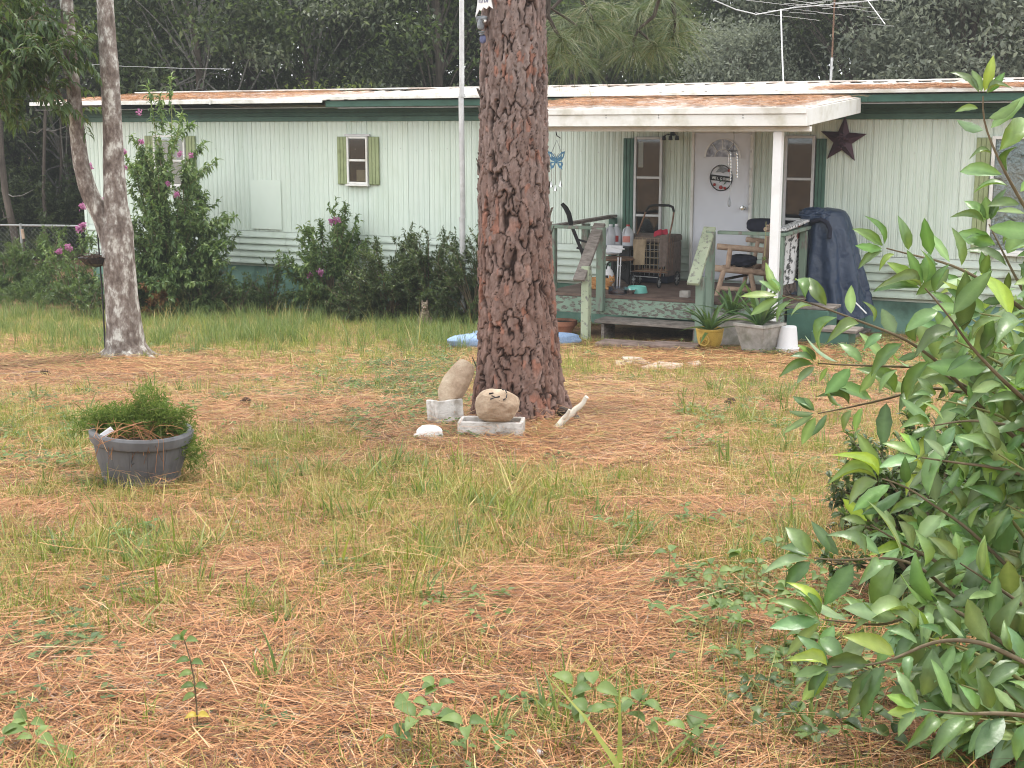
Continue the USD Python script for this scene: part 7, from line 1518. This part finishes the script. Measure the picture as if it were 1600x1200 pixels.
# places (as seen in the photo, then kept as places on the ground)
GREEN = [(200, 500, 420, 45, .9), (560, 520, 180, 36, .75), (880, 575, 60, 28, .8), (1180, 600, 160, 40, .55), (60, 660, 90, 45, .4), (650, 620, 80, 40, .35), (690, 800, 220, 70, .35), (480, 720, 120, 50, .25), (1150, 700, 150, 60, .25), (120, 900, 140, 60, .35), (560, 900, 160, 60, .25), (1180, 860, 120, 70, .3), (1120, 1100, 120, 80, .25), (330, 620, 70, 20, .4), (1250, 740, 90, 60, .2)]
BARE = [(830, 680, 190, 52, -1.1), (960, 690, 110, 34, -.8), (640, 660, 80, 30, -.6), (60, 585, 130, 22, -1.0), (260, 572, 150, 14, -.9), (420, 650, 100, 22, -.5), (1050, 555, 130, 16, -1.2), (1280, 555, 120, 18, -.7), (420, 880, 70, 26, -.8), (860, 960, 130, 40, -.7), (1000, 930, 80, 28, -.5), (150, 1080, 260, 60, -.7), (620, 1110, 200, 50, -.7), (900, 1020, 170, 60, -.7), (330, 1000, 90, 40, -.5), (700, 690, 130, 22, -.6), (1190, 800, 90, 20, -.4), (1290, 690, 50, 20, -.4)]
def greenness(x, y):
    z = gz(x, y); px, py, _ = to_px(np.stack([x, y, z], 1))
    base = np.interp(py, [470, 540, 600, 700, 880, 1000, 1200, 1500], [.66, .53, .48, .60, .68, .66, .60, .5])
    n = meshkit.fbm(np.stack([x * 1.9, y * 1.9, x * 0], 1), 3, 21) + .5 * meshkit.fbm(np.stack([x * 5, y * 5, x * 0], 1), 2, 23) - .75
    return base + blobs(px, py, GREEN) * .9 + blobs(px, py, BARE) + 1.55 * n, px, py
def in_house(x, y, pad=.0):
    q = np.stack([x, y], 1) - P0; u, d = q @ U2, q @ N2
    under_deck = (u > dL - .05) & (u < dR + .1) & (d < 2.42)
    return (d < .02 + pad) & (u > UL - .1) | under_deck
def tilt_of(x, y): 
    return np.stack([np.full_like(x, -math.atan(SLOPE)), np.zeros_like(x)], 1) * (y < Z0 / SLOPE)[:, None]
# short tufts
protos = [('tuft', blades(100 + k, 14, .110, .0042, .035, .65, None), 'grass_green') for k in range(4)] + [('straw_tuft', blades(120 + k, 16, .13, .0030, .05, .95, None), 'grass_straw') for k in range(4)]
x1, y1 = scatter(31000, 2.6, 9.5, .8); x2, y2 = scatter(21000, 9.0, YMAX, .8); x, y = np.r_[x1, x2], np.r_[y1, y2]
g, px, py = greenness(x, y); keep = (R2.random(len(x)) < np.clip(g * 1.0 + .08, 0.18, 1)) & ~in_house(x, y); x, y, g, py = x[keep], y[keep], g[keep], py[keep]
straw = R2.random(len(x)) < np.clip(np.interp(py, [520, 620, 760, 1000], [.20, .45, .50, .45]) - (g - .6) * .25, .12, .85)
idx = np.where(straw, R2.integers(4, 8, len(x)), R2.integers(0, 4, len(x)))
instancer('lawn_grass', 'thin patchy green and straw coloured grass over the yard', 'grass', protos, idx, np.stack([x, y, gz(x, y) - .004], 1), R2.uniform(0, 6.283, len(x)), np.exp(R2.normal(size=len(x)) * .35) * np.clip(.44 + .30 * g, .40, .80), tilt_of(x, y))
# broad bladed tufts scattered in the near yard
x, y = scatter(1100, 2.8, 11, .8); g, px, py = greenness(x, y); keep = R2.random(len(x)) < np.clip((g - .35) * 1.3, 0, 1); x, y = x[keep], y[keep]
protos = [('broad_tuft', blades(140 + k, 11, .17, .0085, .03, .5, None, 4), 'grass_lush') for k in range(4)]
instancer('broad_grass', 'scattered tufts of broader green blades in the yard', 'grass', protos, R2.integers(0, 4, len(x)), np.stack([x, y, gz(x, y) - .004], 1), R2.uniform(0, 6.283, len(x)), R2.uniform(.6, 1.25, len(x)))
# tall lush grass in front of the home at the left
n = 4600; tpx = R2.uniform(-90, 780, n); tpy = R2.uniform(474, 556, n); P = np.array([[*AY(a, 300, 1)[:2]] for a in (0, 1)])
t_ = []
for a, b_ in zip(tpx, tpy):
    rr = ray(a, b_); t = (Z0 - ZC) / (rr[2] + SLOPE * rr[1]); q = CAMP + rr * t; t_.append(q[:2])
t_ = np.array(t_); x, y = t_.T
fade = np.clip(1 - np.maximum(0, (tpy - 528) / 26), 0, 1) * np.clip(1.25 - np.maximum(0, (tpx - 330) / 500), .25, 1) * np.clip((meshkit.fbm(np.stack([x * 1.3, y * 1.3, x * 0], 1), 3, 9) - .36) * 5, .10, 1)
keep = (R2.random(n) < fade) & ~in_house(x, y, .15) & (y < 22); x, y = x[keep], y[keep]
protos = [('tall_tuft', blades(160 + k, 14, .31, .0065, .06, .36, None, 4), 'grass_lush') for k in range(4)] + [('seed_stalks', blades(170 + k, 5, .55, .0040, .08, .40, None, 5), 'grass_straw') for k in range(2)]
instancer('tall_grass', 'long fresh green grass in front of the home at the left', 'grass', protos, np.where(R2.random(len(x)) < .07, R2.integers(4, 6, len(x)), R2.integers(0, 4, len(x))), np.stack([x, y, gz(x, y) - .01], 1), R2.uniform(0, 6.283, len(x)), R2.uniform(.35, 1.15, len(x)))
# fallen needles: one mesh lying on the ground, finer near the camera
def needle_field(n, y0, y1, L, W, segs, seed, lift, thr, power=.8):
    r = np.random.default_rng(seed); y = y0 + (y1 - y0) * r.random(n) ** power; x = r.uniform(-1, 1, n) * (.39 * y + .9)
    g, px, py = greenness(x, y); keep = (r.random(n) < np.clip(thr - .85 * g, .12, 1)) & ~in_house(x, y); x, y, g = x[keep], y[keep], g[keep]; n = len(x)
    flow = 6.28 * meshkit.fbm(np.stack([x * .9, y * .9, x * 0], 1), 2, 77)
    az = np.where(r.random(n) < .3, flow + r.normal(size=n) * .5, r.uniform(0, 6.283, n)); d = np.stack([np.cos(az), np.sin(az)], 1); sd = np.stack([-d[:, 1], d[:, 0]], 1)
    ln = L * r.uniform(.5, 1.1, n); s = np.linspace(-.5, .5, segs + 1); cv = r.normal(size=n) * .06; slope = r.normal(size=n) * .10
    xy = np.stack([x, y], 1)[:, None] + d[:, None] * (s[None, :, None] * ln[:, None, None]) + sd[:, None] * ((s * s)[None, :, None] * (cv * ln)[:, None, None] * 2)
    h = .002 + lift * r.random(n) ** 1.5 + np.clip(.55 - g, 0, .5) * .016
    z = gz(xy[..., 0], xy[..., 1]) + np.maximum(h[:, None] + s[None] * (slope * ln)[:, None], .0015); P = np.concatenate([xy, z[..., None]], -1)
    w = W * r.uniform(.6, 1.2, n); tl = r.uniform(-.25, .25, n); off = (np.concatenate([sd * np.cos(tl)[:, None], np.sin(tl)[:, None]], 1))[:, None] * (w[:, None, None] / 2)
    v = np.stack([P - off, P + off], 2).reshape(n, -1, 3); k = np.arange(segs); q = np.stack([2 * k, 2 * k + 1, 2 * k + 3, 2 * k + 2], 1); m = 2 * (segs + 1)
    return v.reshape(-1, 3), (q[None] + (np.arange(n) * m)[:, None, None]).reshape(-1, 4)
obj('pine_needles', join(needle_field(120000, 2.5, 6.2, .19, .0022, 3, 1, .035, 1.25), needle_field(95000, 6.0, 10.2, .20, .0032, 2, 2, .030, 1.2), needle_field(95000, 10.0, YMAX, .27, .0048, 2, 3, .024, 1.15)),
    'needle_litter', kind='stuff', label='orange brown fallen pine needles strewn over the yard', cat='pine needles')
obj('grey_needles', join(needle_field(20000, 2.5, 6.2, .22, .0030, 3, 4, .016, 1.1), needle_field(16000, 6.0, 12, .24, .004, 2, 5, .016, 1.1)), 'needle_grey', kind='stuff', label='older greyish pine needles lying under the orange ones', cat='pine needles')
obj('dry_grass', join(needle_field(16000, 2.5, 6.5, .10, .0024, 3, 7, .05, 1.0), needle_field(26000, 6.3, 11, .12, .0034, 2, 8, .05, 1.3), needle_field(36000, 10.5, YMAX, .15, .0048, 2, 9, .05, 1.3)), 'grass_straw', kind='stuff', label='dry straw coloured grass lying between the green tufts', cat='dry grass')
obj('loose_needles', needle_field(22000, 2.5, 12, .22, .0026, 3, 6, .11, 1.6), 'needle_litter', kind='stuff', label='single pine needles caught on top of the grass', cat='pine needles')
# needles on the roofs
x, d = R2.uniform(-6.2, -1.2, 420), R2.uniform(-1.9, .40, 420); zr = ZE - .012 + (ZR - ZE) * (.47 - d) / 2.57 + .012
k1 = R2.random(420) < np.interp(x, [-6.2, -5, -2.5, -1.2], [.4, 1, .6, .15]); a = Hm(np.stack([x, d, zr], 1))[k1]
x, d = R2.uniform(cL + .1, cR - .1, 520), .45 + (DF - .55) * R2.random(520) ** .8; zr = zt + .01 + (ZB - zt) * (DF - d) / (DF - .44) + .012; b_ = Hm(np.stack([x, d, zr], 1))[R2.random(520) < .42]
x, d = R2.uniform(6.5, 10, 420), R2.uniform(-.5, .40, 420); zr = ZE + .012 + (ZR - ZE) * (.445 - d) / 2.545 + .014; c_ = Hm(np.stack([x, d, zr], 1))[R2.random(420) < .6]
pos = np.vstack([a, b_, c_]); n = len(pos)
protos = [('roof_needles', litter(250 + k, 40, .20, .0034, .22, .03), 'needle_litter') for k in range(4)]
instancer('roof_needles', 'rusty pine needles lying along the roof edges', 'pine needles', protos, R2.integers(0, 4, n), pos, R2.uniform(0, 6.283, n), R2.uniform(.8, 1.2, n))

# low ground cover: clover patches and small broad leaves
def leaflets(seed, n, R, L, W, h, tri=True):
    r = np.random.default_rng(seed); c = np.stack([r.normal(size=n) * R * .5, r.normal(size=n) * R * .5, r.uniform(.2, 1, n) * h], 1); az = r.uniform(0, 6.283, n); cen, dr = [], []
    for k in range(3 if tri else 1):
        a = az + k * 2.094; cen.append(c); dr.append(np.stack([np.cos(a), np.sin(a), r.normal(size=n) * .25], 1))
    cen, dr = np.vstack(cen), np.vstack(dr); x, y, z = frames(unit(dr), np.array([0, 0, 1.0]) + rdir(r, len(cen)) * .3)
    return place(T4, F4, cen, x, y, z, np.full(len(cen), L) * r.uniform(.7, 1.2, len(cen)), np.full(len(cen), W))
protos = [('clover', leaflets(300 + k, 22, .16, .028, .020, .05), 'leaf_clover') for k in range(3)] + [('small_leaves', leaflets(310 + k, 9, .13, .042, .022, .08, True), 'leaf_weed') for k in range(2)]
CLOV = [(60, 690, 110, 45, 1.2), (640, 600, 90, 40, 1.0), (700, 640, 60, 30, .7), (560, 660, 90, 25, .6), (140, 1010, 130, 30, .9), (470, 1000, 60, 25, .5), (1180, 690, 80, 40, .4), (470, 960, 50, 30, .4), (760, 1000, 60, 40, .6), (300, 640, 60, 16, .5), (1500, 560, 160, 30, .5), (1230, 1010, 140, 120, .9), (1450, 1130, 160, 80, .8), (400, 1150, 60, 30, .4)]
x, y = scatter(9000, 2.6, 16, .8); px, py, _ = to_px(np.stack([x, y, gz(x, y)], 1)); w = blobs(px, py, CLOV) + .06; keep = (R2.random(len(x)) < np.clip(w * .5 - .02, 0, .6)) & ~in_house(x, y); x, y = x[keep], y[keep]; px = px[keep]
idx = np.where(R2.random(len(x)) < np.where(px > 1050, .6, .2), R2.integers(3, 5, len(x)), R2.integers(0, 3, len(x)))
instancer('ground_weeds', 'low clover and small leafed weeds among the grass', 'weeds', protos, idx, np.stack([x, y, gz(x, y)], 1), R2.uniform(0, 6.283, len(x)), R2.uniform(.7, 1.3, len(x)))
# darker weeds under the shrubs and at the left edge
protos = [('weed', bushy(330 + k, (0, 0, 0), .34, .2, 9, 3, 9, .075, .02, low=.2, tw=.35)[1], 'leaf_mid') for k in range(3)]
wp = []
for a in np.arange(-60, 770, 9.0): wp.append((a + R2.normal() * 5, 486 + R2.normal() * 6 - (8 if a < 130 else 0)))
for a in np.arange(-60, 130, 9.0): wp.append((a + R2.normal() * 5, 468 + R2.normal() * 6))
pos = np.array([G(a, b_) for a, b_ in wp]); pos = pos[~in_house(pos[:, 0], pos[:, 1], .2)]; n = len(pos)
instancer('border_weeds', 'tangled green weeds along the foot of the shrubs', 'weeds', protos, R2.integers(0, 3, n), pos, R2.uniform(0, 6.283, n), R2.uniform(.6, 1.3, n))
# litter of leaves and needles under the wood
# thin pale volume added to stand in for lens glare
usdkit.material(stage, '/World/Looks/glare_veil', {'v': ('principled_volume', {'color': (0.86, 0.90, 0.92), 'density': 0.0010, 'anisotropy': 0.2})}, volume='v.volume')
MADE['glare_veil'] = UsdShade.Material.Get(stage, '/World/Looks/glare_veil')
hz = B().box((0, 65, 7.5), (330, 270, 19), None, .001)
obj('haze', hz, 'glare_veil', kind='stuff', label='thin pale haze hanging over the yard and the wood', cat='haze')
